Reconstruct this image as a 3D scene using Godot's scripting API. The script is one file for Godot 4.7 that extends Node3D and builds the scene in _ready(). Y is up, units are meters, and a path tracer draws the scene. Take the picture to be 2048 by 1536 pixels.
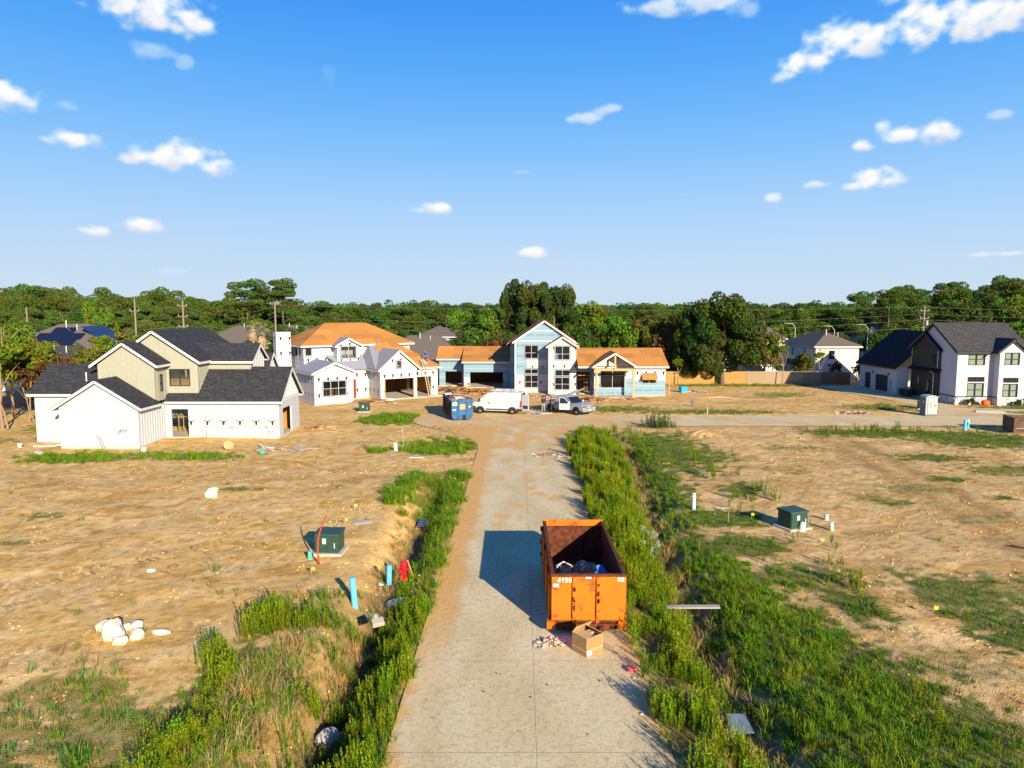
extends Node3D

# ---------------------------------------------------------------- mesh builder
class MB:
	var v := PackedVector3Array()
	var n := PackedVector3Array()
	var c := PackedColorArray()
	var t := PackedVector2Array()
	var col := Color(1, 1, 1)
	var xf := Transform3D()

	func tri(a: Vector3, b: Vector3, d: Vector3, uva := Vector2(), uvb := Vector2(), uvd := Vector2()) -> void:
		a = xf * a; b = xf * b; d = xf * d
		var nn := (b - a).cross(d - a).normalized()
		v.append(a); v.append(d); v.append(b)
		for i in 3:
			n.append(nn); c.append(col)
		t.append(uva); t.append(uvd); t.append(uvb)

	func quad(a: Vector3, b: Vector3, d: Vector3, e: Vector3, uv := []) -> void:  # counter-clockwise from outside
		if uv.is_empty():
			tri(a, b, d); tri(a, d, e)
		else:
			tri(a, b, d, uv[0], uv[1], uv[2]); tri(a, d, e, uv[0], uv[2], uv[3])

	func box(lo: Vector3, hi: Vector3) -> void:
		var p := [Vector3(lo.x, lo.y, hi.z), Vector3(hi.x, lo.y, hi.z), Vector3(hi.x, hi.y, hi.z), Vector3(lo.x, hi.y, hi.z), Vector3(lo.x, lo.y, lo.z), Vector3(hi.x, lo.y, lo.z), Vector3(hi.x, hi.y, lo.z), Vector3(lo.x, hi.y, lo.z)]
		for f in [[0, 1, 2, 3], [5, 4, 7, 6], [4, 0, 3, 7], [1, 5, 6, 2], [3, 2, 6, 7], [4, 5, 1, 0]]:
			var a: Vector3 = p[f[0]]; var b: Vector3 = p[f[1]]; var d: Vector3 = p[f[3]]
			var w := a.distance_to(b); var h := a.distance_to(d)
			quad(a, b, p[f[2]], d, [Vector2(0, h), Vector2(w, h), Vector2(w, 0), Vector2(0, 0)])

	func cbox(lo: Vector3, hi: Vector3, s: float) -> void:  # box with chamfered edges
		var k := Vector3(s, s, s)
		var a := lo + k; var b := hi - k
		var pick := func(x, y, z): return Vector3(b.x if x else a.x, b.y if y else a.y, b.z if z else a.z)
		var out := [Vector3(s, 0, 0), Vector3(0, s, 0), Vector3(0, 0, s)]
		for ax in 3:
			for sg in [0, 1]:
				var q := []
				for uv in [[0, 0], [1, 0], [1, 1], [0, 1]]:
					var m := [0, 0, 0]
					m[ax] = sg; m[(ax + 1) % 3] = uv[0]; m[(ax + 2) % 3] = uv[1]
					q.append(pick.call(m[0], m[1], m[2]) + out[ax] * (1 if sg else -1))
				if sg: quad(q[0], q[1], q[2], q[3])
				else: quad(q[3], q[2], q[1], q[0])
			for s1 in [0, 1]:
				for s2 in [0, 1]:
					var q2 := []
					for e in [0, 1]:
						var m2 := [0, 0, 0]
						m2[ax] = e; m2[(ax + 1) % 3] = s1; m2[(ax + 2) % 3] = s2
						var base: Vector3 = pick.call(m2[0], m2[1], m2[2])
						q2.append(base + out[(ax + 1) % 3] * (1 if s1 else -1))
						q2.append(base + out[(ax + 2) % 3] * (1 if s2 else -1))
					if s1 == s2: quad(q2[0], q2[1], q2[3], q2[2])
					else: quad(q2[1], q2[0], q2[2], q2[3])
		for i in 8:
			var x := i & 1; var y := (i >> 1) & 1; var z := (i >> 2) & 1
			var base2: Vector3 = pick.call(x, y, z)
			var pa: Vector3 = base2 + out[0] * (1 if x else -1)
			var pb: Vector3 = base2 + out[1] * (1 if y else -1)
			var pc: Vector3 = base2 + out[2] * (1 if z else -1)
			if (x + y + z) % 2 == 1: tri(pa, pb, pc)
			else: tri(pa, pc, pb)

	func beam(a: Vector3, b: Vector3, w: float, h: float, up := Vector3.UP) -> void:  # bar from a to b, w across, h along up
		var d := (b - a).normalized()
		var r := d.cross(up)
		if r.length() < 0.01: r = d.cross(Vector3.RIGHT)
		r = r.normalized()
		var u := r.cross(d).normalized()
		var p := []
		for e in [a, b]:
			p.append(e - r * w * 0.5 - u * h * 0.5); p.append(e + r * w * 0.5 - u * h * 0.5); p.append(e + r * w * 0.5 + u * h * 0.5); p.append(e - r * w * 0.5 + u * h * 0.5)
		quad(p[0], p[1], p[2], p[3]); quad(p[5], p[4], p[7], p[6])
		quad(p[1], p[5], p[6], p[2]); quad(p[4], p[0], p[3], p[7])
		quad(p[3], p[2], p[6], p[7]); quad(p[4], p[5], p[1], p[0])

	func tube(pts: Array, rad: Array, seg := 8, caps := true) -> void:
		var rings := []
		var prev := Vector3.RIGHT
		for i in pts.size():
			var d: Vector3 = (pts[mini(i + 1, pts.size() - 1)] - pts[maxi(i - 1, 0)]).normalized()
			var r := prev - d * prev.dot(d)
			if r.length() < 0.05: r = d.cross(Vector3.FORWARD) if absf(d.z) < 0.9 else d.cross(Vector3.UP)
			r = r.normalized(); prev = r
			var u := d.cross(r)
			var ring := []
			for k in seg:
				var an := TAU * k / seg
				ring.append(pts[i] + (r * cos(an) + u * sin(an)) * rad[mini(i, rad.size() - 1)])
			rings.append(ring)
		for i in pts.size() - 1:
			for k in seg:
				var k2 := (k + 1) % seg
				sm(rings[i][k], rings[i][k2], rings[i + 1][k2], rings[i + 1][k], pts[i], pts[i + 1])
		if caps:
			for k in seg:
				tri(pts[0], rings[0][(k + 1) % seg], rings[0][k])
				tri(pts[-1], rings[-1][k], rings[-1][(k + 1) % seg])

	func sm(a: Vector3, b: Vector3, d: Vector3, e: Vector3, c0: Vector3, c1: Vector3) -> void:  # quad with normals away from an axis
		var s := v.size()
		quad(a, b, d, e)
		var ax := (c1 - c0).normalized()
		for i in range(s, v.size()):
			var q := xf.affine_inverse() * v[i] - c0
			var r := q - ax * q.dot(ax)
			if r.length() > 1e-5: n[i] = (xf.basis * r).normalized()

	func lathe(prof: Array, at: Vector3, seg := 12) -> void:  # prof: [radius, y] from bottom up
		for i in prof.size() - 1:
			var r0: float = prof[i][0]; var r1: float = prof[i + 1][0]
			for k in seg:
				var a0 := TAU * k / seg; var a1 := TAU * (k + 1) / seg
				var q := [Vector3(cos(a0) * r0, prof[i][1], -sin(a0) * r0) + at, Vector3(cos(a1) * r0, prof[i][1], -sin(a1) * r0) + at, Vector3(cos(a1) * r1, prof[i + 1][1], -sin(a1) * r1) + at, Vector3(cos(a0) * r1, prof[i + 1][1], -sin(a0) * r1) + at]
				var s := v.size()
				if r0 < 1e-5: tri(q[0], q[2], q[3])
				elif r1 < 1e-5: tri(q[0], q[1], q[2])
				else: quad(q[0], q[1], q[2], q[3])
				var dy: float = prof[i + 1][1] - prof[i][1]
				for j in range(s, v.size()):
					var p := xf.affine_inverse() * v[j] - at
					var rad := Vector3(p.x, 0, p.z)
					if rad.length() > 1e-4:
						n[j] = (xf.basis * (rad.normalized() * absf(dy) + Vector3(0, (r0 - r1) * signf(dy if absf(dy) > 1e-6 else 1.0), 0))).normalized()

	func prism(poly: Array, dir: Vector3) -> void:  # planar polygon (counter-clockwise seen from outside) pushed back by dir
		var nrm := Vector3()
		for i in poly.size(): nrm += (poly[i] as Vector3).cross(poly[(i + 1) % poly.size()])
		nrm = nrm.normalized()
		var ex: Vector3 = (poly[1] - poly[0]).normalized(); var ey := nrm.cross(ex)
		var flat := PackedVector2Array()
		for q in poly: flat.append(Vector2((q - poly[0]).dot(ex), (q - poly[0]).dot(ey)))
		var idx := Geometry2D.triangulate_polygon(flat)
		for i in range(0, idx.size(), 3):
			var a := idx[i]; var b := idx[i + 1]; var d := idx[i + 2]
			if (flat[b] - flat[a]).cross(flat[d] - flat[a]) < 0:
				var sw := b; b = d; d = sw
			tri(poly[a], poly[b], poly[d], flat[a] * Vector2(1, -1), flat[b] * Vector2(1, -1), flat[d] * Vector2(1, -1))
			tri(poly[a] + dir, poly[d] + dir, poly[b] + dir)
		for i in poly.size():
			var p0: Vector3 = poly[i]; var p1: Vector3 = poly[(i + 1) % poly.size()]
			quad(p1, p0, p0 + dir, p1 + dir)

	func ball(at: Vector3, r: Vector3, rough := 0.0, sd := 0, seg := 10) -> void:
		var h := func(i, k): return 1.0 + rough * (sin(float(i * 7 + (k % seg) * 13 + sd) * 2.3) if i > 0 and i < seg / 2 else 0.0)
		for i in seg / 2:
			for k in seg:
				var q := []
				for e in [[i, k], [i, k + 1], [i + 1, k + 1], [i + 1, k]]:
					var th: float = -PI / 2 + PI * e[0] / (seg / 2); var ph: float = TAU * e[1] / seg
					q.append(at + r * h.call(e[0], e[1]) * Vector3(cos(th) * cos(ph), sin(th), -cos(th) * sin(ph)))
				if i == 0: tri(q[0], q[2], q[3])
				elif i == seg / 2 - 1: tri(q[0], q[1], q[2])
				else: quad(q[0], q[1], q[2], q[3])

	func mesh() -> ArrayMesh:
		var a := []
		a.resize(Mesh.ARRAY_MAX)
		a[Mesh.ARRAY_VERTEX] = v; a[Mesh.ARRAY_NORMAL] = n; a[Mesh.ARRAY_COLOR] = c; a[Mesh.ARRAY_TEX_UV] = t
		var m := ArrayMesh.new()
		m.add_surface_from_arrays(Mesh.PRIMITIVE_TRIANGLES, a)
		return m

# ---------------------------------------------------------------- scene helpers
var rng := RandomNumberGenerator.new()
var taken := {}
var M := {}
var nz := FastNoiseLite.new()
var nz2 := FastNoiseLite.new()

func numbered(called: String, parent: Node) -> String:
	var key := str(parent.get_instance_id()) + called
	taken[key] = taken.get(key, -1) + 1
	return called if taken[key] == 0 else "%s_%03d" % [called, taken[key]]

func tag(o: Node, label: String, category: String, group := "") -> Node:
	o.set_meta("label", label)
	o.set_meta("category", category)
	if group: o.set_meta("group", group)
	return o

func thing(called: String, label: String, category: String, at := Vector3.ZERO, turn := 0.0, group := "") -> Node3D:
	var o := Node3D.new()
	o.name = numbered(called, self)
	add_child(o, true)
	o.position = at
	o.rotation.y = turn
	tag(o, label, category, group)
	return o

func grp(called: String, parent: Node) -> Node3D:
	var o := Node3D.new()
	o.name = numbered(called, parent)
	parent.add_child(o, true)
	return o

func put(called: String, m: Mesh, mat: Material, parent: Node = self, x := Transform3D()) -> MeshInstance3D:
	var o := MeshInstance3D.new()
	o.name = numbered(called, parent)
	o.mesh = m
	o.material_override = mat
	o.transform = x
	parent.add_child(o, true)
	return o

func obj(called: String, b: MB, mat: Material, parent: Node = self) -> MeshInstance3D:
	return put(called, b.mesh(), mat, parent)

func struct(called: String, b: MB, mat: Material) -> MeshInstance3D:
	var o := put(called, b.mesh(), mat)
	o.set_meta("kind", "structure")
	return o

func dup(o: Node3D, at: Vector3, turn: float, label := "", sc := 1.0) -> Node3D:
	var r: Node3D = o.duplicate()
	r.name = numbered(str(o.name).rstrip("0123456789").rstrip("_"), self)
	add_child(r, true)
	r.position = at
	r.rotation.y = turn
	r.scale = Vector3.ONE * sc
	if label: r.set_meta("label", label)
	return r

func lin(r: float, g: float, b: float) -> Color:
	return Color(r, g, b).linear_to_srgb()

func mat(r: float, g: float, b: float, rough := 0.85, metal := 0.0) -> StandardMaterial3D:
	var m := StandardMaterial3D.new()
	m.albedo_color = lin(r, g, b)
	m.roughness = rough
	m.metallic = metal
	m.metallic_specular = 0.35
	return m

func noise_tex(size: int, freq: float, ramp: Array, oct := 4, sd := 1, type := FastNoiseLite.TYPE_SIMPLEX_SMOOTH, normal := 0.0) -> NoiseTexture2D:
	var f := FastNoiseLite.new()
	f.noise_type = type
	f.frequency = freq
	f.fractal_octaves = oct
	f.seed = sd
	var t := NoiseTexture2D.new()
	t.width = size; t.height = size
	t.seamless = true
	t.noise = f
	if normal > 0.0:
		t.as_normal_map = true
		t.bump_strength = normal
	else:
		var g := Gradient.new()
		g.offsets = PackedFloat32Array(ramp.map(func(e): return e[0]))
		g.colors = PackedColorArray(ramp.map(func(e): return e[1]))
		t.color_ramp = g
	return t

func grey(x: float) -> Color: return Color(x, x, x)

func world_tex(m: StandardMaterial3D, t: Texture2D, scale: float, nrm: Texture2D = null, ns := 1.0) -> StandardMaterial3D:
	m.uv1_triplanar = true
	m.uv1_world_triplanar = true
	m.uv1_scale = Vector3.ONE * scale
	if t: m.albedo_texture = t
	if nrm:
		m.normal_enabled = true
		m.normal_texture = nrm
		m.normal_scale = ns
	return m

func img_tex(im: Image) -> ImageTexture:
	return ImageTexture.create_from_image(im)

# small 5x7 letters for printed sheets and stickers
const GLYPH := {"L": [16, 16, 16, 16, 16, 16, 31], "a": [0, 0, 14, 1, 15, 17, 15], "n": [0, 0, 22, 25, 17, 17, 17], "d": [1, 1, 13, 19, 17, 17, 15], "e": [0, 0, 14, 17, 31, 16, 14], "r": [0, 0, 22, 25, 16, 16, 16], "'": [4, 4, 8, 0, 0, 0, 0], "s": [0, 0, 15, 16, 14, 1, 30], "B": [30, 17, 17, 30, 17, 17, 30], "u": [0, 0, 17, 17, 17, 19, 13], "i": [4, 0, 12, 4, 4, 4, 14], "l": [12, 4, 4, 4, 4, 4, 14], "g": [0, 0, 15, 17, 15, 1, 14], "M": [17, 27, 21, 21, 17, 17, 17], "t": [8, 8, 28, 8, 8, 9, 6], "y": [0, 0, 17, 17, 15, 1, 14], "8": [14, 17, 17, 14, 17, 17, 14], "1": [4, 12, 4, 4, 4, 4, 14], "0": [14, 17, 19, 21, 25, 17, 14], "7": [31, 1, 2, 4, 8, 8, 8], "2": [14, 17, 1, 6, 8, 16, 31], "4": [2, 6, 10, 18, 31, 2, 2], "9": [14, 17, 17, 15, 1, 17, 14]}

func write_on(im: Image, s: String, x: int, y: int, k: int, col: Color, slant := 0.0) -> void:
	for ch in s:
		if GLYPH.has(ch):
			for r in 7:
				for q in 5:
					if GLYPH[ch][r] >> (4 - q) & 1:
						im.fill_rect(Rect2i(x + q * k + int(slant * (6 - r) * k), y + r * k, k, k), col)
		x += 6 * k

func bull(im: Image, x: int, y: int, s: int, col: Color) -> void:  # horned head printed on the sheet
	for i in 2 * s:
		var u := absf(i - s) / float(s)
		var top := int(-s * 0.35 * u * u)
		im.fill_rect(Rect2i(x - s + i, y + top, 1, int(s * (0.36 - 0.28 * u)) + 1), col)
	for j in int(1.4 * s):
		var w := int(s * (0.42 - 0.2 * j / (1.4 * s)))
		im.fill_rect(Rect2i(x - w, y + j, 2 * w, 1), col)

# ---------------------------------------------------------------- sky
const EXPOSURE := 1.8
const CLOUDS := [[-26.2, 19.9, 4.2, 1.9], [-23.6, 19.4, 2.2, 1.3], [-26.0, 17.4, 2.1, 0.7, 0.45], [-24.0, 16.9, 0.7, 0.7, 0.4], [-34.6, 13.3, 2.1, 1.2], [-30.9, 11.2, 1.9, 0.7], [-25.2, 10.6, 2.6, 1.1], [-24.0, 11.1, 2.2, 1.0], [-22.4, 10.2, 1.8, 0.8], [-27.2, 10.6, 1.3, 0.9], [-27.1, 5.9, 1.8, 0.7], [-30.1, 5.4, 1.0, 0.5], [-6.5, 7.8, 1.7, 0.6, 0.8], [-5.7, 8.0, 0.8, 0.6], [5.6, 14.5, 1.5, 0.6, 0.7], [7.2, 15.1, 1.4, 0.5, 0.6], [1.8, 4.5, 1.3, 0.6], [13.4, 21.7, 5.0, 1.0, 0.8], [17.0, 21.0, 1.5, 0.8, 0.5], [21.4, 17.2, 2.4, 0.9], [23.8, 18.2, 3.0, 1.5], [25.8, 17.9, 3.0, 1.3], [20.0, 16.5, 1.2, 0.6, 0.8], [29.2, 18.6, 3.0, 2.0], [32.5, 18.3, 4.0, 2.0], [30.0, 20.6, 4.5, 1.6], [28.0, 11.9, 1.6, 0.8], [30.0, 11.8, 1.5, 1.0], [26.8, 12.3, 0.7, 0.7, 0.8], [25.7, 11.4, 0.9, 0.5], [26.3, 9.2, 1.7, 1.0], [27.4, 8.9, 1.2, 0.7], [25.0, 8.7, 0.9, 0.4], [22.6, 9.0, 1.1, 0.35, 0.7], [19.7, 8.2, 0.8, 0.45, 0.8], [33.5, 12.4, 0.9, 0.4, 0.5], [-25.3, 2.8, 1.3, 0.3, 0.35], [33.9, 3.7, 1.7, 0.2, 0.7], [0.6, 10.7, 0.9, 0.2, 0.3], [-14.0, 17.2, 0.6, 0.9, 0.12], [-31.3, 13.3, 0.9, 0.4, 0.3], [-34.0, 20.8, 4.0, 1.2, 0.25]]

func make_sky() -> PanoramaSkyMaterial:
	var w := 4096
	var h := 2048
	var im := Image.create(w, h, false, Image.FORMAT_RGB8)
	var stops := [[-90.0, Color(0.42, 0.38, 0.30)], [-1.0, Color(0.55, 0.56, 0.55)], [0.0, Color(0.80, 0.875, 0.935)], [2.0, Color(0.79, 0.88, 0.955)], [5.0, Color(0.745, 0.86, 0.975)], [9.0, Color(0.635, 0.815, 0.99)], [13.0, Color(0.50, 0.75, 0.99)], [18.0, Color(0.36, 0.67, 0.98)], [23.0, Color(0.26, 0.59, 0.955)], [40.0, Color(0.10, 0.40, 0.80)], [90.0, Color(0.05, 0.27, 0.62)]]
	for y in h:
		var el := 90.0 - (y + 0.5) * 180.0 / h
		var cc := Color()
		for i in stops.size() - 1:
			if el >= stops[i][0] and el <= stops[i + 1][0]:
				cc = stops[i][1].lerp(stops[i + 1][1], (el - stops[i][0]) / (stops[i + 1][0] - stops[i][0]))
		im.fill_rect(Rect2i(0, y, w, 1), cc)
	var k := w / 360.0
	var fz := FastNoiseLite.new()
	fz.noise_type = FastNoiseLite.TYPE_SIMPLEX_SMOOTH
	fz.frequency = 0.42
	fz.fractal_octaves = 4
	fz.fractal_gain = 0.5
	fz.seed = 11
	var dens := {}
	var low := {}
	for cl in CLOUDS:
		var op: float = cl[4] if cl.size() > 4 else 1.0
		for py in range(int((90 - cl[1] - cl[3] * 1.7) * k), int((90 - cl[1] + cl[3] * 1.7) * k) + 1):
			for px in range(int((180 + cl[0] - cl[2] * 1.6) * k), int((180 + cl[0] + cl[2] * 1.6) * k) + 1):
				var az := px / k - 180.0
				var el := 90.0 - py / k
				var dx: float = (az - cl[0]) / cl[2]
				var dy: float = (el - cl[1]) / cl[3]
				if dy < 0: dy *= 1.25
				var q := 1.0 - dx * dx - dy * dy + 0.9 * fz.get_noise_2d(az * 1.1, el * 1.6)
				if q > 0.0:
					var key := py * w + px
					var a := smoothstep(0.0, 1.05, q) * op
					if a > dens.get(key, 0.0): dens[key] = a
					low[key] = maxf(low.get(key, -9.0), clampf(0.55 + dy * 0.5 + 0.22 * fz.get_noise_2d(az * 1.5 + 50.0, el * 2.0), 0.0, 1.0))
	for key in dens:
		var px: int = key % w
		var py: int = key / w
		im.set_pixel(px, py, im.get_pixel(px, py).lerp(Color(0.84, 0.87, 0.93).lerp(Color(1.0, 1.0, 1.0), smoothstep(0.0, 0.75, low[key])), dens[key]))
	# the same kind of fair-weather sky all the way round
	var sector := im.get_region(Rect2i(int(142 * k), 0, int(76 * k), h / 2))
	sector.flip_x()
	for at in [30.0, 250.0]: im.blit_rect(sector, Rect2i(0, 0, sector.get_width(), h / 2), Vector2i(int(at * k), 0))
	var turned := Image.create(w, h, false, Image.FORMAT_RGB8)  # a panorama's left edge looks along -z
	turned.blit_rect(im, Rect2i(w / 2, 0, w / 2, h), Vector2i(0, 0))
	turned.blit_rect(im, Rect2i(0, 0, w / 2, h), Vector2i(w / 2, 0))
	var s := PanoramaSkyMaterial.new()
	s.panorama = img_tex(turned)
	s.energy_multiplier = 1.0 / EXPOSURE
	return s

func setup() -> void:
	var cam := Camera3D.new()
	cam.name = "camera"
	cam.fov = 56.8
	cam.near = 0.1
	cam.far = 6000.0
	cam.position = Vector3(0, 10.85, 0)
	cam.rotation_degrees.x = -5.95
	add_child(cam)
	cam.current = true
	var we := WorldEnvironment.new()
	we.name = "world_environment"
	var e := Environment.new()
	e.background_mode = Environment.BG_SKY
	e.sky = Sky.new()
	e.sky.sky_material = make_sky()
	e.tonemap_mode = Environment.TONE_MAPPER_LINEAR
	e.tonemap_exposure = EXPOSURE
	e.sdfgi_enabled = true
	e.ssao_enabled = true
	e.ssil_enabled = true
	we.environment = e
	add_child(we)
	var sun := DirectionalLight3D.new()
	sun.name = "sun"
	sun.light_energy = 1.6
	sun.light_color = Color(1.0, 0.94, 0.83)
	sun.light_angular_distance = 0.5
	sun.shadow_enabled = true
	sun.look_at_from_position(Vector3.ZERO, Vector3(-2.86, -2.26, -5.53))
	add_child(sun)

# ---------------------------------------------------------------- materials
func make_materials() -> void:
	var grain := noise_tex(512, 0.05, [[0.0, grey(0.55)], [0.3, grey(0.9)], [0.48, grey(0.985)], [1.0, grey(1.0)]], 5, 3)
	var speck := noise_tex(512, 0.02, [[0.0, grey(0.86)], [0.45, grey(0.98)], [1.0, grey(1.0)]], 6, 9)
	var bumpy := noise_tex(512, 0.04, [], 5, 5, FastNoiseLite.TYPE_SIMPLEX_SMOOTH, 4.0)
	var m := world_tex(mat(1, 1, 1, 0.95), grain, 0.6, bumpy, 1.3)
	m.vertex_color_use_as_albedo = true
	m.detail_enabled = true
	m.detail_blend_mode = BaseMaterial3D.BLEND_MODE_MUL
	m.detail_albedo = speck
	m.detail_uv_layer = BaseMaterial3D.DETAIL_UV_2
	m.uv2_triplanar = true
	m.uv2_world_triplanar = true
	m.uv2_scale = Vector3.ONE * 0.11
	m.metallic_specular = 0.15
	M.ground = m
	m = world_tex(mat(1, 1, 1, 0.9), speck, 0.35, bumpy, 0.12)
	m.vertex_color_use_as_albedo = true
	m.detail_enabled = true
	m.detail_blend_mode = BaseMaterial3D.BLEND_MODE_MUL
	m.detail_albedo = noise_tex(512, 0.03, [[0.0, grey(0.84)], [0.4, grey(0.95)], [1.0, grey(1.0)]], 4, 77)
	m.detail_uv_layer = BaseMaterial3D.DETAIL_UV_2
	m.uv2_triplanar = true
	m.uv2_world_triplanar = true
	m.uv2_scale = Vector3.ONE * 0.55
	m.metallic_specular = 0.2
	M.concrete = m
	m = mat(1, 1, 1, 0.7)
	m.vertex_color_use_as_albedo = true
	m.backlight_enabled = true
	m.backlight = lin(0.3, 0.3, 0.3)
	m.metallic_specular = 0.25
	M.leaf = m
	m = mat(1, 1, 1, 0.8)
	m.vertex_color_use_as_albedo = true
	M.vc = m
	M.bark = world_tex(mat(0.16, 0.12, 0.085, 0.95), grain, 0.8)
	M.bark_pale = world_tex(mat(0.32, 0.215, 0.13, 0.95), grain, 0.8)
	M.rock = world_tex(mat(0.72, 0.64, 0.50, 0.9), grain, 0.9, bumpy, 0.8)
	M.slab = world_tex(mat(0.5, 0.45, 0.37, 0.9), speck, 0.4)
	var shingle := shingle_tex()
	var old_roof := noise_tex(512, 0.06, [[0.0, grey(0.55)], [0.5, grey(0.82)], [1.0, grey(1.0)]], 4, 21)
	M.shingle = mat(0.052, 0.054, 0.06, 0.95)
	M.shingle.albedo_texture = shingle
	M.shingle.uv1_scale = Vector3(0.45, 0.45, 1)
	M.shingle_grey = mat(0.085, 0.08, 0.082, 0.95)
	M.shingle_grey.albedo_texture = shingle
	M.shingle_grey.uv1_scale = Vector3(0.45, 0.45, 1)
	M.shingle_brown = world_tex(mat(0.23, 0.185, 0.15, 0.95), old_roof, 0.4)
	M.shingle_black = mat(0.022, 0.022, 0.025, 0.95)
	M.shingle_black.albedo_texture = shingle
	M.shingle_black.uv1_scale = Vector3(0.45, 0.45, 1)
	var strands := noise_tex(256, 0.05, [[0.0, Color(0.82, 0.79, 0.75)], [0.5, Color(0.95, 0.94, 0.93)], [1.0, grey(1.0)]], 3, 31)
	for i in 4:
		M["osb%d" % i] = world_tex(mat(0.44 + 0.045 * i, 0.195 + 0.02 * i, 0.048 + 0.005 * i, 0.85), strands, 1.2)
	var felt := noise_tex(256, 0.02, [[0.0, grey(0.965)], [1.0, grey(1.0)]], 3, 41)
	M.felt = world_tex(mat(0.30, 0.30, 0.34, 0.8), felt, 0.4)
	M.siding_white = world_tex(mat(0.475, 0.495, 0.51, 0.7), felt, 0.35)
	M.siding_beige = world_tex(mat(0.36, 0.355, 0.275, 0.75), felt, 0.3)
	M.trim = mat(0.56, 0.56, 0.55, 0.6)
	M.stucco = world_tex(mat(0.50, 0.50, 0.51, 0.85), felt, 0.3)
	M.dark_siding = world_tex(mat(0.05, 0.045, 0.03, 0.7), felt, 0.5)
	M.black = mat(0.012, 0.012, 0.013, 0.6)
	M.lumber = world_tex(mat(0.50, 0.27, 0.09, 0.85), strands, 0.8)
	M.lumber_pale = world_tex(mat(0.58, 0.40, 0.2, 0.85), strands, 0.8)
	M.lumber_red = world_tex(mat(0.30, 0.10, 0.035, 0.85), strands, 0.8)
	M.fence = world_tex(mat(0.47, 0.28, 0.085, 0.85), strands, 0.5)
	M.fence_old = world_tex(mat(0.40, 0.29, 0.18, 0.9), strands, 0.5)
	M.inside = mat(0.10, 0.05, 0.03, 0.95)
	M.frame_dark = mat(0.03, 0.032, 0.036, 0.5)
	M.frame_white = mat(0.40, 0.41, 0.42, 0.5)
	M.tape = mat(0.16, 0.19, 0.22, 0.5)
	M.blind = mat(0.42, 0.50, 0.40, 0.7)
	var gl := mat(0.02, 0.025, 0.03, 0.05)
	gl.transparency = BaseMaterial3D.TRANSPARENCY_ALPHA
	gl.albedo_color.a = 0.3
	gl.metallic_specular = 0.5
	M.glass = gl
	M.dark_glass = mat(0.012, 0.014, 0.018, 0.08)
	M.dark_glass.metallic_specular = 0.6
	M.green_box = world_tex(mat(0.030, 0.075, 0.052, 0.45), grain, 1.5)
	M.white = mat(0.6, 0.6, 0.58, 0.55)
	M.pvc_blue = mat(0.13, 0.50, 0.72, 0.45)
	M.pvc_green = mat(0.10, 0.52, 0.33, 0.45)
	M.pvc_pale = mat(0.50, 0.66, 0.56, 0.45)
	M.red = mat(0.62, 0.012, 0.018, 0.4)
	M.red_pole = mat(0.55, 0.06, 0.03, 0.5)
	M.orange_wood = mat(0.75, 0.24, 0.05, 0.7)
	M.yellow = mat(0.85, 0.68, 0.03, 0.6)
	M.card = world_tex(mat(0.42, 0.25, 0.105, 0.9), strands, 0.7)
	M.card_in = mat(0.5, 0.33, 0.16, 0.9)
	M.bag = mat(0.008, 0.008, 0.01, 0.18)
	M.bag.metallic_specular = 0.6
	M.grey = mat(0.33, 0.34, 0.35, 0.7)
	M.steel = mat(0.35, 0.36, 0.38, 0.4, 0.6)
	M.pole_wood = world_tex(mat(0.27, 0.22, 0.17, 0.9), grain, 0.8)
	M.wire = mat(0.2, 0.19, 0.18, 0.6)
	M.tyre = mat(0.015, 0.015, 0.015, 0.85)
	M.rim = mat(0.42, 0.42, 0.42, 0.35, 0.5)
	M.van = mat(0.5, 0.5, 0.5, 0.3)
	M.van.clearcoat_enabled = true
	M.silver = mat(0.36, 0.365, 0.37, 0.35, 0.15)
	M.silver.clearcoat_enabled = true
	M.plastic = mat(0.035, 0.04, 0.045, 0.6)
	M.lamp_red = mat(0.4, 0.02, 0.02, 0.3)
	# rusty painted steel
	var r := noise_tex(512, 0.012, [[0.0, lin(0.16, 0.05, 0.02)], [0.2, lin(0.36, 0.10, 0.015)], [0.3, lin(0.58, 0.145, 0.007)], [1.0, lin(0.66, 0.17, 0.008)]], 6, 51)
	M.skip_paint = world_tex(mat(1, 1, 1, 0.55), r, 0.22)
	M.skip_paint.uv1_world_triplanar = false
	r = noise_tex(512, 0.02, [[0.0, lin(0.04, 0.013, 0.008)], [0.5, lin(0.105, 0.03, 0.013)], [1.0, lin(0.2, 0.055, 0.02)]], 5, 52)
	M.skip_rust = world_tex(mat(1, 1, 1, 0.85), r, 0.3)
	M.skip_rust.uv1_world_triplanar = false
	r = noise_tex(256, 0.02, [[0.0, lin(0.05, 0.05, 0.06)], [0.3, lin(0.025, 0.10, 0.23)], [1.0, lin(0.04, 0.16, 0.36)]], 5, 53)
	M.skip_blue = world_tex(mat(1, 1, 1, 0.55), r, 0.3)
	r = noise_tex(256, 0.02, [[0.0, lin(0.05, 0.03, 0.02)], [0.6, lin(0.13, 0.08, 0.05)], [1.0, lin(0.2, 0.11, 0.06)]], 5, 54)
	M.skip_brown = world_tex(mat(1, 1, 1, 0.8), r, 0.3)
	# printed weather sheets
	M.wrap = wrap_mat(Color(0.745, 0.735, 0.725), Color(0.10, 0.11, 0.13), 1.38, true)
	M.wrap_small = wrap_mat(Color(0.75, 0.75, 0.75), Color(0.07, 0.075, 0.09), 1.1, false)
	M.wrap_blue = blue_mat()

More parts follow.
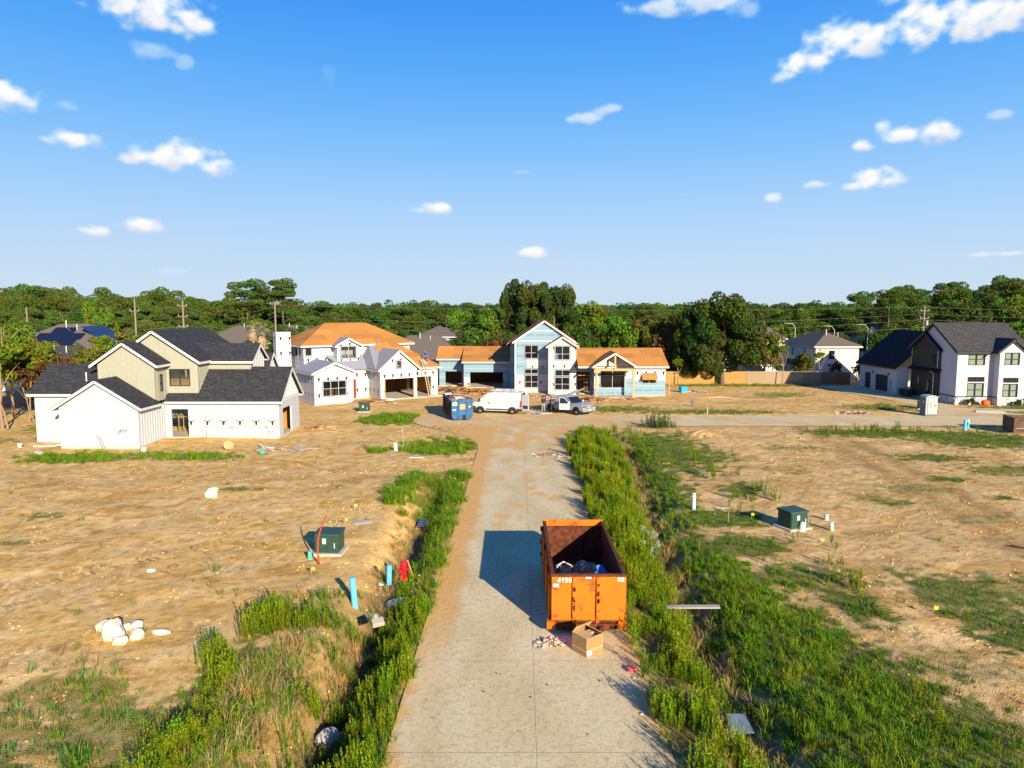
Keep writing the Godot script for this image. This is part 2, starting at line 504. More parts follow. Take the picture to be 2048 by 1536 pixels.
func shingle_tex() -> ImageTexture:
	var im := Image.create(256, 256, false, Image.FORMAT_RGB8)
	rng.seed = 40
	for r in 16:
		var x := 0
		while x < 256:
			var w := rng.randi_range(10, 34)
			im.fill_rect(Rect2i(x, r * 16, w, 16), grey(rng.randf_range(0.72, 1.0)))
			x += w
		im.fill_rect(Rect2i(0, r * 16 + 14, 256, 2), grey(0.5))
	return img_tex(im)

func wrap_mat(bg: Color, ink: Color, tile: float, words: bool) -> StandardMaterial3D:
	var im := Image.create(256, 432, false, Image.FORMAT_RGB8)
	im.fill(bg)
	if words:
		bull(im, 128, 158, 48, ink)
		write_on(im, "Lan", 16, 132, 5, ink.lerp(bg, 0.3), 0.35)
		write_on(im, "er's", 150, 132, 5, ink.lerp(bg, 0.3), 0.35)
		write_on(im, "Building Mart", 14, 240, 3, ink.lerp(bg, 0.1), 0.3)
		im.fill_rect(Rect2i(0, 400, 150, 3), ink.lerp(bg, 0.4))
		write_on(im, "n", 30, 300, 3, ink.lerp(bg, 0.4))
		im.fill_rect(Rect2i(60, 312, 50, 3), ink.lerp(bg, 0.75))
	else:
		bull(im, 128, 140, 72, ink)
		write_on(im, "Lan'er", 46, 262, 5, ink, 0.2)
		im.fill_rect(Rect2i(70, 310, 100, 6), ink.lerp(bg, 0.5))
		im.fill_rect(Rect2i(10, 400, 40, 5), ink.lerp(bg, 0.4))
		im.fill_rect(Rect2i(150, 340, 26, 8), ink.lerp(bg, 0.6))
	var m := mat(1, 1, 1, 0.6)
	m.albedo_texture = img_tex(im)
	m.uv1_scale = Vector3(1.0 / tile, 256.0 / 432.0 / tile, 1)
	return m

func blue_mat() -> StandardMaterial3D:
	var im := Image.create(256, 256, false, Image.FORMAT_RGB8)
	im.fill(Color(0.50, 0.61, 0.665))
	im.fill_rect(Rect2i(0, 0, 256, 10), Color(0.62, 0.70, 0.735))
	for i in 18: im.fill_rect(Rect2i(0, 14 + i * 14, 256, 2), Color(0.475, 0.59, 0.65))
	write_on(im, "Lansdy", 20, 90, 6, Color(0.27, 0.34, 0.40), 0.25)
	im.fill_rect(Rect2i(70, 140, 30, 6), Color(0.34, 0.48, 0.57))
	im.fill_rect(Rect2i(180, 144, 34, 6), Color(0.34, 0.48, 0.57))
	var m := mat(1, 1, 1, 0.6)
	m.albedo_texture = img_tex(im)
	m.uv1_scale = Vector3(1.0 / 1.35, 1.0 / 1.37, 1)
	return m

# ---------------------------------------------------------------- ground
const TURF := [[-31.95, -51.66, 4.44, 1.9, 1.0], [-24.43, -52.21, 4.48, 1.4, 0.9], [-11.96, -70.31, 3.2, 3.6, 1.0], [-6.0, -56.3, 3.0, 3.4, 1.0], [-10.48, -54.49, 0.97, 1.0, 0.8], [-16.26, -41.54, 1.35, 0.5, 0.6], [-24.52, -35.95, 1.04, 0.6, 0.6], [-22.83, -31.66, 0.69, 0.5, 0.5],
	[11.7, -53.5, 3.8, 7.8, 0.85], [8.6, -44.7, 2.2, 8.3, 0.95], [13.63, -41.54, 1.13, 1.9, 0.8], [10.3, -35.95, 2.6, 1.6, 1.0], [10.7, -31.66, 1.84, 1.6, 0.9], [11.23, -27.7, 2.6, 1.6, 0.6], [12.4, -25.0, 0.9, 1.9, 0.95], [16.8, -26.2, 2.3, 2.2, 0.7], [16.9, -23.2, 1.9, 2.3, 0.72], [31.86, -61.5, 6.0, 2.3, 0.9], [38.1, -58.5, 5.5, 4.2, 0.8], [27.5, -44.3, 1.43, 0.8, 0.9], [28.0, -39.85, 0.86, 0.5, 0.7], [30.4, -50.8, 2.91, 1.5, 0.7], [20.55, -39.85, 1.15, 0.8, 0.5], [21.15, -38.8, 1.12, 0.6, 0.6], [17.6, -24.0, 0.8, 0.8, 0.5],
	[11.35, -77.5, 4.5, 2.4, 0.8], [21.1, -75.2, 7.5, 1.7, 0.8], [34.4, -90.5, 3.8, 2.6, 0.55], [41.2, -78.7, 4.5, 2.6, 0.7], [33.2, -102.4, 12.0, 1.7, 0.9], [60.0, -78.9, 8.2, 1.6, 1.0], [60.0, -74.6, 8.0, 1.6, 1.0], [8.2, -21.0, 1.5, 9.0, 0.95], [9.6, -19.0, 1.6, 4.5, 0.9], [8.6, -30.0, 1.0, 4.0, 0.8], [13.0, -20.5, 2.8, 1.1, 0.4], [-10.5, -17.0, 3.2, 1.9, 0.55], [-8.2, -19.5, 1.2, 2.6, 0.8], [-12.5, -19.0, 2.0, 1.2, 0.5], [-8.3, -23.6, 0.8, 1.2, 0.9], [-40.0, -66.0, 6.0, 4.0, 0.6], [-45.0, -58.0, 4.0, 2.0, 0.5], [31.0, -88.0, 2.5, 1.2, 0.4], [9.4, -17.5, 3.2, 4.2, 1.0], [9.2, -22.5, 2.2, 3.6, 1.0], [8.9, -27.0, 1.4, 3.4, 0.9], [10.6, -20.0, 1.6, 1.6, 0.8], [11.5, -17.2, 1.8, 1.6, 0.9], [12.9, -15.6, 2.2, 1.0, 0.9], [19.0, -26.5, 3.0, 1.8, 0.5], [24.0, -42.0, 2.5, 1.2, 0.4], [18.0, -47.0, 2.0, 1.4, 0.35], [24.0, -36.0, 2.5, 1.0, 0.35], [33.0, -47.0, 3.5, 1.6, 0.6], [22.0, -55.0, 3.0, 1.2, 0.4], [20.0, -22.0, 1.6, 1.2, 0.5], [14.5, -52.0, 2.4, 4.0, 0.45], [-11.0, -14.6, 6.0, 1.7, 0.7], [-12.0, -17.0, 3.5, 1.2, 0.35], [12.0, -15.5, 6.0, 2.2, 0.9]]
const X0 := -52.0
const Z0 := -112.0
const CELL := 0.3
const NX := 400
const NZ := 340
var turf := PackedFloat32Array()

func xl(d: float) -> float: return -3.3 + 0.0113 * d
func xr(d: float) -> float: return 3.76 + 0.0106 * d

func paint_turf() -> void:
	turf.resize(NX * NZ)
	for e in TURF:
		for j in range(maxi(0, int((e[1] - e[3] * 1.5 - Z0) / CELL)), mini(NZ, int((e[1] + e[3] * 1.5 - Z0) / CELL) + 1)):
			for i in range(maxi(0, int((e[0] - e[2] * 1.5 - X0) / CELL)), mini(NX, int((e[0] + e[2] * 1.5 - X0) / CELL) + 1)):
				var x := X0 + i * CELL
				var z := Z0 + j * CELL
				var dx: float = (x - e[0]) / e[2]
				var dz: float = (z - e[1]) / e[3]
				var q: float = 1.15 - sqrt(dx * dx + dz * dz) + 0.75 * nz.get_noise_2d(x * 9.0, z * 9.0)
				turf[j * NX + i] = maxf(turf[j * NX + i], smoothstep(0.0, 0.45, q) * e[4])

func turf_at(x: float, z: float) -> float:
	var i := int((x - X0) / CELL)
	var j := int((z - Z0) / CELL)
	return turf[j * NX + i] if i >= 0 and j >= 0 and i < NX and j < NZ else 0.0

func bulb(x: float, z: float) -> float: return 9.6 - sqrt((x + 0.2) * (x + 0.2) + (z + 70.2) * (z + 70.2) * 1.6)

func road_sd(x: float, z: float) -> float:  # positive inside the paved area
	var d := -z
	var s := -9.0
	if d < 68.0: s = minf(x - xl(d), xr(d) - x)
	if d > 55.0 and d < 68.0: s = maxf(s, minf(x - xl(d) + pow((d - 55.0) / 11.0, 2.0) * 6.0, xr(d) + pow((d - 55.0) / 11.0, 2.0) * 5.0 - x))
	if x > 0.0: s = maxf(s, minf(d - 66.0, 72.6 - d))
	s = maxf(s, bulb(x, z))
	if d > 72.0 and d < 102.0 and x > 40.0:
		s = maxf(s, minf(x - drive_l(d), 50.6 + maxf(0.0, 77.0 - d) * 0.9 - x))
	return s

func drive_l(d: float) -> float: return 46.2 - 2.2 * smoothstep(80.0, 98.0, d) - 3.0 * pow(maxf(0.0, 77.5 - d) / 5.0, 2.0)

func ditch_r(d: float) -> float: return xr(d) + 2.35 + maxf(0.0, d - 24.0) * 0.075

func gh(x: float, z: float) -> float:
	var d := -z
	var h := 0.10 * nz.get_noise_2d(x * 1.2, z * 1.2) + 0.011 * nz.get_noise_2d(x * 6.0, z * 6.0)
	if d < 130.0: h += 0.013 * nz2.get_noise_2d(x * 14.0, z * 14.0) + 0.015 * maxf(0.0, nz2.get_noise_2d(x * 3.0 + 90.0, z * 7.0))
	if d < 62.0:
		if x < 0.0:
			var q := (x + 4.75 + 0.35 * nz.get_noise_2d(3.0, z * 4.0)) / 0.85
			h += 0.22 * smoothstep(-5.0, -6.5, x) * smoothstep(50.0, 40.0, d)
			h -= (0.8 * exp(-q * q)) * smoothstep(46.0, 40.0, d) * (1.0 - 0.95 * exp(-pow((d - 27.2) / 1.9, 2.0)))
			var q2 := Vector2((x + 6.2) / 2.2, (z + 56.5) / 2.2).length()
			h -= 0.5 * exp(-q2 * q2)
		else:
			var q3 := (x - ditch_r(d) - 0.3 * nz.get_noise_2d(7.0, z * 4.0)) / 1.0
			h += 0.15 * smoothstep(0.8, 2.8, q3)
			h -= 0.75 * exp(-q3 * q3) * smoothstep(62.0, 54.0, d)
	if d > 76.0: h *= 0.6
	if x > 14.0 and x < 18.0 and d > 57.0 and d < 64.0: h += 0.35 * exp(-pow((x - 16.2) / 1.3, 2.0) - pow((d - 60.3) / 1.4, 2.0)) * (1.0 + nz2.get_noise_2d(x * 30.0, z * 30.0))
	var s := road_sd(x, z)
	if s > -0.5: h = lerpf(minf(h, lerpf(h, 0.02, smoothstep(-0.5, -0.1, s))), -0.07, smoothstep(-0.12, 0.14, s))
	if d > 140.0: h = -0.05
	return h

func ground_color(x: float, z: float) -> Color:
	var d := -z
	var wx := x + 4.0 * nz.get_noise_2d(x * 2.0, z * 2.0)
	var wz := z + 2.5 * nz.get_noise_2d(x * 2.0 + 40.0, z * 2.0) + 0.12 * x
	var st := nz2.get_noise_2d(wx * 0.9, wz * 5.0)
	var b := nz.get_noise_2d(x * 2.6 + 11.0, z * 4.0)
	var f := nz2.get_noise_2d(x * 9.0, z * 20.0)
	var c := Color(0.80, 0.495, 0.155)
	if x > 0.0 and d < 66.0: c = Color(0.72, 0.455, 0.17)
	if d > 74.0: c = Color(0.75, 0.45, 0.14)
	c = c.lerp(Color(0.93, 0.66, 0.30), clampf(st * 1.2 + 0.15, 0.0, 0.8))
	c = c.lerp(Color(0.56, 0.30, 0.075), clampf(-st * 1.0 + b * 0.8 - 0.16, 0.0, 0.6))
	c = c.lerp(Color(0.70, 0.50, 0.23), clampf(b * -1.3 - 0.1, 0.0, 0.55))
	var s2 := nz2.get_noise_2d(wx * 1.6 + 70.0, wz * 15.0)
	c = c * (1.0 + 0.26 * s2)
	if d < 60.0: c = c * (1.0 - 0.34 * smoothstep(0.12, 0.45, nz2.get_noise_2d(x * 24.0, z * 30.0)))
	c = c.lerp(Color(0.40, 0.21, 0.055), clampf((f - 0.2) * 1.8, 0.0, 0.5))
	if x > 8.0 and d < 66.0 and d > 20.0:  # wheel track across the lot
		for off in [0.0, 2.1]:
			var tx: float = 23.0 + (d - 32.0) * 0.11 + off
			var q := (x - tx - 0.4 * nz.get_noise_2d(2.0, z * 5.0)) / 0.75
			c = c.lerp(Color(0.30, 0.17, 0.06), 0.75 * exp(-q * q) * clampf(0.75 + st * 2.0, 0.2, 1.0))
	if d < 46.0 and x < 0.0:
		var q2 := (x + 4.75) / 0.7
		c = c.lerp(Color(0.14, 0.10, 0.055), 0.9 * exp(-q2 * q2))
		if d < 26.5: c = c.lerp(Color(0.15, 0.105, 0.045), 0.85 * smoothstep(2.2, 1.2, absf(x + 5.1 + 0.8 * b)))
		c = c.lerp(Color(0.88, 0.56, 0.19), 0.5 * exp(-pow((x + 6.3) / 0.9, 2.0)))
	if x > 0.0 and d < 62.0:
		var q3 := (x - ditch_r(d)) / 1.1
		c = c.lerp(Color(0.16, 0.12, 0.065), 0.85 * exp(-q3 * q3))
	var t := turf_at(x, z)
	c = c.lerp(Color(0.12, 0.155, 0.03), 0.85 * smoothstep(0.15, 0.75, t))
	if d < 62.0:
		var ur := x - xr(d)
		var wr := 2.0 + maxf(0.0, d - 24.0) * 0.07
		c = c.lerp(Color(0.13, 0.135, 0.035), 0.88 * smoothstep(-0.05, 0.3, ur + 0.2 * f) * smoothstep(wr + 0.9, wr, ur + 0.3 * b))
		var ul := xl(d) - x
		if d < 46.5: c = c.lerp(Color(0.13, 0.135, 0.035), 0.85 * smoothstep(-0.05, 0.3, ul + 0.2 * f) * smoothstep(1.9, 1.2, ul + 0.3 * b))
	if d > 108.0: c = c.lerp(Color(0.16, 0.17, 0.07), smoothstep(108.0, 116.0, d))
	if d > 118.0: c = Color(0.10, 0.12, 0.05)
	return c

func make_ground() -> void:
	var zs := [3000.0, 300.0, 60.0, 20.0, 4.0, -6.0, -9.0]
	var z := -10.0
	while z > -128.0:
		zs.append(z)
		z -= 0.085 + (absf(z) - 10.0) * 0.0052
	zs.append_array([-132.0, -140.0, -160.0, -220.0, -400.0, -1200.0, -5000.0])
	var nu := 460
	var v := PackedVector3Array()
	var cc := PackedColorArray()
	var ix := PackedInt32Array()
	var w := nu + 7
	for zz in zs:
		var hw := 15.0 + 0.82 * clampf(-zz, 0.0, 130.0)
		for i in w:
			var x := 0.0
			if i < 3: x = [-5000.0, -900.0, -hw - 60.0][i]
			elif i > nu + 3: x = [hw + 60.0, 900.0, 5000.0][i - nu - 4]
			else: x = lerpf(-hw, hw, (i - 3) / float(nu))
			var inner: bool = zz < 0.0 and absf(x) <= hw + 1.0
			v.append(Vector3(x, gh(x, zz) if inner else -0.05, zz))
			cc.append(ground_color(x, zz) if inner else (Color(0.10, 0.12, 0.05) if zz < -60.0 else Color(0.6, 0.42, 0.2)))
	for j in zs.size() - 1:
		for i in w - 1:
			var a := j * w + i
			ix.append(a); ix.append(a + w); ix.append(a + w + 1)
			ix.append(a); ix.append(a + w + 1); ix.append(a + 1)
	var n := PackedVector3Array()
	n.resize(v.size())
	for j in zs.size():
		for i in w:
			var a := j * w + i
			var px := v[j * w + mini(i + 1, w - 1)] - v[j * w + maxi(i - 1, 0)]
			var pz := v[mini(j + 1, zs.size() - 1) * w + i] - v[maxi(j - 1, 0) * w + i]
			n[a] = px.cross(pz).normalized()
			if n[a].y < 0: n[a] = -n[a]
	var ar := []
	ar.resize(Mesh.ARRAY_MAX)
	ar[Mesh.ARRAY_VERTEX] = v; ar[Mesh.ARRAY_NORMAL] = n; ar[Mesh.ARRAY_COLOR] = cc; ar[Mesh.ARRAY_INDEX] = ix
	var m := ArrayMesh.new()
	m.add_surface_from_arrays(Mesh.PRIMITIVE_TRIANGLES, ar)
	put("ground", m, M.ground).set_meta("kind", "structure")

func road_color(x: float, z: float) -> Color:
	var d := -z
	var b := nz.get_noise_2d(x * 5.0, z * 3.0)
	var f := nz2.get_noise_2d(x * 4.0, z * 1.4)
	var c := Color(0.74, 0.60, 0.33).lerp(Color(0.84, 0.73, 0.46), clampf(f + 0.1, 0.0, 0.6))
	c = c.lerp(Color(0.64, 0.52, 0.28), clampf(-f * 1.2, 0.0, 0.5))
	var dirt := clampf(b * 2.2 - 0.25, 0.0, 0.85) * smoothstep(28.0, 40.0, d)
	if d < 66.0:
		var e := x - xl(d) - 0.35 * nz.get_noise_2d(1.0, z * 6.0)
		dirt = maxf(dirt, smoothstep(1.25, 0.85, e) * smoothstep(17.0, 27.0, d) * 0.9)
		dirt = maxf(dirt, smoothstep(0.7, 0.15, xr(d) - x + 0.4 * b) * 0.7)
		dirt = maxf(dirt, smoothstep(0.35, 0.05, e) * 0.8)
	if d > 50.0: dirt = maxf(dirt, clampf(0.55 + b * 1.5, 0.0, 0.9) * smoothstep(48.0, 58.0, d) * (0.2 if x > 12.0 else 0.9))
	c = c.lerp(Color(0.78, 0.44, 0.13), dirt)
	return c

func make_roads() -> void:
	var road := grp("road", self)
	road.set_meta("kind", "structure")
	var add := func(parent: Node, x0f: Callable, x1f: Callable, d0: float, d1: float, step: float, y: float) -> void:
		var b := MB.new()
		var nd := maxi(1, int((d1 - d0) / step))
		var nx := maxi(1, int((x1f.call(d0) - x0f.call(d0)) / step))
		for j in nd:
			for i in nx:
				var da := lerpf(d0, d1, j / float(nd)); var db := lerpf(d0, d1, (j + 1) / float(nd))
				var p := [Vector3(lerpf(x0f.call(da), x1f.call(da), i / float(nx)), y, -da), Vector3(lerpf(x0f.call(da), x1f.call(da), (i + 1) / float(nx)), y, -da), Vector3(lerpf(x0f.call(db), x1f.call(db), (i + 1) / float(nx)), y, -db), Vector3(lerpf(x0f.call(db), x1f.call(db), i / float(nx)), y, -db)]
				var s := b.v.size()
				b.quad(p[0], p[1], p[2], p[3])
				for k in range(s, b.v.size()): b.c[k] = road_color(b.v[k].x, b.v[k].z)
		for e in [[x0f, 0], [x1f, 1]]:  # edges of the slab
			b.col = Color(0.33, 0.25, 0.16)
			var q0 := Vector3(e[0].call(d0), y, -d0); var q1 := Vector3(e[0].call(d1), y, -d1)
			var dn := Vector3(0, -0.2, 0)
			if e[1] == 0: b.quad(q1 + dn, q0 + dn, q0, q1)
			else: b.quad(q0 + dn, q1 + dn, q1, q0)
		obj("slab", b, M.concrete, parent)
	var mid := func(d): return 0.42 + 0.0113 * d
	var starts := [-12.0, -2.2, 2.47, 7.14, 11.8, 16.47, 21.1, 25.8, 30.5, 35.2, 39.9, 44.5, 49.2, 53.9, 58.6, 62.3, 65.2]
	for i in starts.size() - 1:
		var g := 0.007
		add.call(road, func(d): return xl(d), func(d): return mid.call(d) - 0.004, starts[i] + g, starts[i + 1] - g * 0.4, 0.22 if starts[i] < 40.0 else 0.4, 0.0)
		add.call(road, func(d): return mid.call(d) + 0.004, func(d): return xr(d), starts[i] + g, starts[i + 1] - g * 0.4, 0.22 if starts[i] < 40.0 else 0.4, 0.0)
	# turning circle and side street, poured in bays
	var outline := PackedVector2Array()
	for i in 60:
		var a := TAU * i / 60.0
		outline.append(Vector2(-0.2 + 9.6 * cos(a), -70.2 + 9.6 / 1.265 * sin(a)))
	var street := PackedVector2Array([Vector2(0, -66), Vector2(78, -66), Vector2(78, -72.6), Vector2(0, -72.6)])
	var flare := PackedVector2Array()
	for i in 9: flare.append(Vector2(xl(55.0 + i * 1.4) - pow(i * 1.4 / 11.0, 2.0) * 6.0, -55.0 - i * 1.4))
	for i in 9: flare.append(Vector2(xr(66.2 - i * 1.4) + pow((11.2 - i * 1.4) / 11.0, 2.0) * 5.0, -66.2 + i * 1.4))
	var whole: PackedVector2Array = Geometry2D.merge_polygons(outline, street)[0]
	whole = Geometry2D.merge_polygons(whole, flare)[0]
	var mainp := PackedVector2Array([Vector2(xl(50), -50), Vector2(xr(50), -50), Vector2(xr(65.2), -65.2), Vector2(xl(65.2), -65.2)])
	for gx in range(-3, 17):
		for gy in 5:
			var cell := PackedVector2Array([Vector2(gx * 4.7 + 0.012, -55.0 - gy * 4.7), Vector2(gx * 4.7 + 4.7, -55.0 - gy * 4.7), Vector2(gx * 4.7 + 4.7, -59.69 - gy * 4.7), Vector2(gx * 4.7 + 0.012, -59.69 - gy * 4.7)])
			for pc in Geometry2D.intersect_polygons(cell, whole):
				for pd in Geometry2D.clip_polygons(pc, mainp):
					if Geometry2D.is_polygon_clockwise(pd) and Geometry2D.clip_polygons(pc, mainp).size() > 1: continue
					var b := MB.new()
					var parts := [pd]
					for cut in 2:  # cut into smaller patches so that stains can show
						var nxt := []
						for q in parts:
							for qa in 4:
								for qb in 4:
									if cut == 0:
										var o := cell[0] + Vector2(qa * 1.172, -qb * 1.172)
										nxt.append_array(Geometry2D.intersect_polygons(q, PackedVector2Array([o, o + Vector2(1.172, 0), o + Vector2(1.172, -1.172), o + Vector2(0, -1.172)])))
						if cut == 0: parts = nxt
					for q in parts:
						var ids := Geometry2D.triangulate_polygon(q)
						for i in range(0, ids.size(), 3):
							var p := []
							for k in 3: p.append(Vector3(q[ids[i + k]].x, 0.001, q[ids[i + k]].y))
							var s := b.v.size()
							if (p[1] - p[0]).cross(p[2] - p[0]).y > 0: b.tri(p[0], p[1], p[2])
							else: b.tri(p[0], p[2], p[1])
							for k in range(s, b.v.size()): b.c[k] = road_color(b.v[k].x, b.v[k].z)
					if b.v.size(): obj("slab", b, M.concrete, road)
	var drive := grp("driveway", self)
	drive.set_meta("kind", "structure")
	var ds := [72.65, 75.5, 79.5, 84.0, 89.0, 94.0, 98.0, 101.8]
	for i in ds.size() - 1:
		add.call(drive, func(d): return drive_l(d), func(d): return 50.6 + maxf(0.0, 77.0 - d) * 0.9 if d < 79.0 else (50.4 if d < 84.0 else 49.4), ds[i] + 0.02, ds[i + 1], 0.8, 0.005)
	var b := MB.new()
	for i in 12:
		b.col = Color(0.55, 0.53, 0.46)
		b.box(Vector3(50.6 + i * 1.5, -0.1, -77.3), Vector3(52.08 + i * 1.5, 0.03, -76.2))
	struct("front_path", b, M.concrete)

# ---------------------------------------------------------------- plants
func leaf_quad(b: MB, p: Vector3, nrm: Vector3, s: float, long := 1.0) -> void:
	var a := nrm.cross(Vector3(rng.randf() - 0.5, rng.randf() - 0.5, rng.randf() - 0.5)).normalized() * s
	var e := nrm.cross(a).normalized() * s * long
	var bend := nrm * s * 0.35
	b.tri(p - a, p + e * 0.6 + bend, p + a)
	b.tri(p - e * 0.7, p + a * 0.8 - bend, p - a * 0.5 + e * 0.8)

func crown_mesh(sd: int, kind: String, count: int, size: float, col: Color, vary := 0.3, accent := Color(), accent_share := 0.0) -> ArrayMesh:
	rng.seed = sd
	var b := MB.new()
	var lobes := []
	if kind == "pine":
		for i in 26:
			var y := rng.randf_range(-0.75, 0.95)
			var rr := 0.85 * sqrt(maxf(0.05, 1.0 - pow((y - 0.05) / 1.05, 2.0)))
			var an := rng.randf() * TAU
			var q := sqrt(rng.randf())
			lobes.append([Vector3(cos(an) * rr * q, y, sin(an) * rr * q), Vector3(0.34, 0.15, 0.34) * rng.randf_range(0.8, 1.3)])
	elif kind == "upright":
		for i in 46:
			var an := rng.randf() * TAU
			var q := sqrt(rng.randf()) * 0.80
			var y := rng.randf_range(-0.85, 0.86) * (1.0 - 0.35 * q * q)
			q *= 1.0 - 0.45 * maxf(0.0, y)
			lobes.append([Vector3(cos(an) * q, y, sin(an) * q), Vector3(0.23, 0.22, 0.23) * rng.randf_range(0.6, 1.2)])
	elif kind == "open":
		for i in 34:
			var d := Vector3(rng.randfn(), rng.randfn() * 0.8, rng.randfn()).normalized()
			lobes.append([d * rng.randf_range(0.2, 0.9), Vector3(0.2, 0.15, 0.2) * rng.randf_range(0.7, 1.3)])
	else:
		for i in 38:
			var d := Vector3(rng.randfn(), rng.randfn() * 0.9 + 0.3, rng.randfn()).normalized()
			lobes.append([d * rng.randf_range(0.3, 0.88), Vector3(0.30, 0.27, 0.30) * rng.randf_range(0.45, 1.15)])
	for l in lobes: l.append(Color(rng.randf_range(1.0 - vary, 1.0 + vary), rng.randf_range(1.0 - vary * 0.8, 1.0 + vary * 0.8), 1.0))
	for i in count:
		var l: Array = lobes[rng.randi() % lobes.size()]
		var d := Vector3(rng.randfn(), rng.randfn(), rng.randfn()).normalized()
		var p: Vector3 = l[0] + d * (l[1] as Vector3) * (1.0 - 0.35 * rng.randf() * rng.randf())
		var k := rng.randf_range(0.75, 1.25)
		b.col = Color(col.r * l[2].r * k, col.g * l[2].g * k, col.b * k)
		if accent_share > 0.0 and rng.randf() < accent_share * (1.6 if l[2].r > 1.0 else 0.4): b.col = accent * Color(k, k, k)
		var nrm := (d + Vector3(rng.randfn(), rng.randfn(), rng.randfn()) * 0.55).normalized()
		leaf_quad(b, p, nrm, size * rng.randf_range(0.6, 1.3), 0.55 if kind == "pine" else 1.0)
	return b.mesh()

func trunk_mesh(sd: int, limbs: int, r: float, spread: float, lean := 0.0) -> ArrayMesh:  # unit height
	rng.seed = sd
	var b := MB.new()
	var top := Vector3(lean, 1.0, rng.randf_range(-0.03, 0.03))
	var path := []
	for i in 6: path.append(top * (i / 5.0) + Vector3(rng.randf_range(-1, 1), 0, rng.randf_range(-1, 1)) * 0.018 * minf(i, 1))
	b.tube(path, [r * 1.35, r, r * 0.85, r * 0.7, r * 0.5, r * 0.25], 7)
	for i in limbs:
		var f := rng.randf_range(0.4, 0.9)
		var s: Vector3 = path[int(f * 5)]
		var an := rng.randf() * TAU
		var e := s + Vector3(cos(an) * spread, rng.randf_range(0.08, 0.28), sin(an) * spread)
		b.tube([s, s.lerp(e, 0.5) + Vector3(0, 0.03, 0), e], [r * 0.45, r * 0.3, r * 0.08], 5)
	return b.mesh()

var crowns := {}
var trunks := {}

const MARKS := [[-0.64, "at the far left edge"], [-0.585, "above the scrub trees"], [-0.53, "above the solar roof house"], [-0.49, "left of the tallest beige gable"], [-0.45, "above the tallest beige gable"], [-0.40, "right of the beige gables"], [-0.355, "above the fan palms"], [-0.31, "beside the chimney pole"], [-0.26, "above the orange roof's left end"], [-0.2, "above the orange roof ridge"], [-0.14, "above the orange roof's right end"], [-0.08, "above the brown hip roof"], [-0.03, "above the blue garage roof"], [0.1, "behind the tall blue gable"], [0.16, "above the porch"], [0.24, "above the porch roof's right end"], [0.33, "behind the large fence oak"], [0.39, "right of the large fence oak"], [0.45, "above the cream house"], [0.51, "right of the cream house"], [0.56, "above the black garage roof"], [0.62, "beside the right utility pole"], [0.68, "above the white gable house"], [9.0, "at the far right edge"]]
var said := {}

func own_label(text: String, ax: float) -> String:
	for m in MARKS:
		if ax < m[0]:
			text += " " + m[1]
			break
	said[text] = said.get(text, 0) + 1
	return [text, "next right " + text, "further right " + text, "rightmost " + text][mini(said[text] - 1, 3)]

func tree(called: String, label: String, group: String, x: float, z: float, h: float, rad: float, low: float, kind: String, turn := 0.0) -> Node3D:
	var t := thing(called, label, "tree", Vector3(x, -0.1, z), 0.0, group)
	var ch := h - low
	put("trunk", trunks[kind][int(absf(x * 3.0)) % trunks[kind].size()], M.bark, t, Transform3D(Basis.from_scale(Vector3(h, low + ch * 0.7, h)), Vector3.ZERO))
	var set_: Array = crowns[kind]
	var m: Mesh = set_[int(absf(x * 7.3 + z * 3.1)) % set_.size()]
	put("crown", m, M.leaf, t, Transform3D(Basis(Vector3.UP, turn) * Basis.from_scale(Vector3(rad, ch * 0.52, rad)), Vector3(0, low + ch * 0.5, 0)))
	return t

func make_crowns() -> void:
	var cs := {"pine": [], "broad": [], "dark": [], "olive": [], "red": [], "open": [], "upright": []}
	for i in 4: cs.pine.append(crown_mesh(100 + i, "pine", 4600, 0.07, Color(0.081, 0.125, 0.019), 0.28))
	for i in 3: cs.broad.append(crown_mesh(200 + i, "broad", 4600, 0.058, Color(0.110, 0.182, 0.016), 0.3))
	for i in 3: cs.dark.append(crown_mesh(300 + i, "broad", 4600, 0.058, Color(0.053, 0.096, 0.015), 0.35))
	for i in 3: cs.olive.append(crown_mesh(400 + i, "broad", 4600, 0.056, Color(0.106, 0.125, 0.018), 0.35, Color(0.191, 0.081, 0.021), 0.10))
	cs.red.append(crown_mesh(500, "open", 3000, 0.07, Color(0.143, 0.062, 0.023), 0.3, Color(0.086, 0.115, 0.015), 0.18))
	cs.red.append(crown_mesh(501, "broad", 2600, 0.07, Color(0.153, 0.067, 0.026), 0.3, Color(0.096, 0.125, 0.021), 0.2))
	for i in 3: cs.open.append(crown_mesh(600 + i, "open", 4000, 0.052, Color(0.143, 0.201, 0.016), 0.3, Color(0.153, 0.072, 0.021), 0.06))
	cs.upright.append(crown_mesh(700, "upright", 18000, 0.037, Color(0.055, 0.091, 0.015), 0.35))
	cs.upright.append(crown_mesh(701, "upright", 18000, 0.037, Color(0.048, 0.084, 0.015), 0.35, Color(0.106, 0.086, 0.021), 0.08))
	crowns = cs
	trunks = {"pine": [trunk_mesh(1, 5, 0.014, 0.12), trunk_mesh(2, 6, 0.013, 0.12)]}
	for k in ["broad", "dark", "olive", "red", "open", "upright"]: trunks[k] = [trunk_mesh(3, 6, 0.022, 0.2), trunk_mesh(4, 7, 0.02, 0.22)]

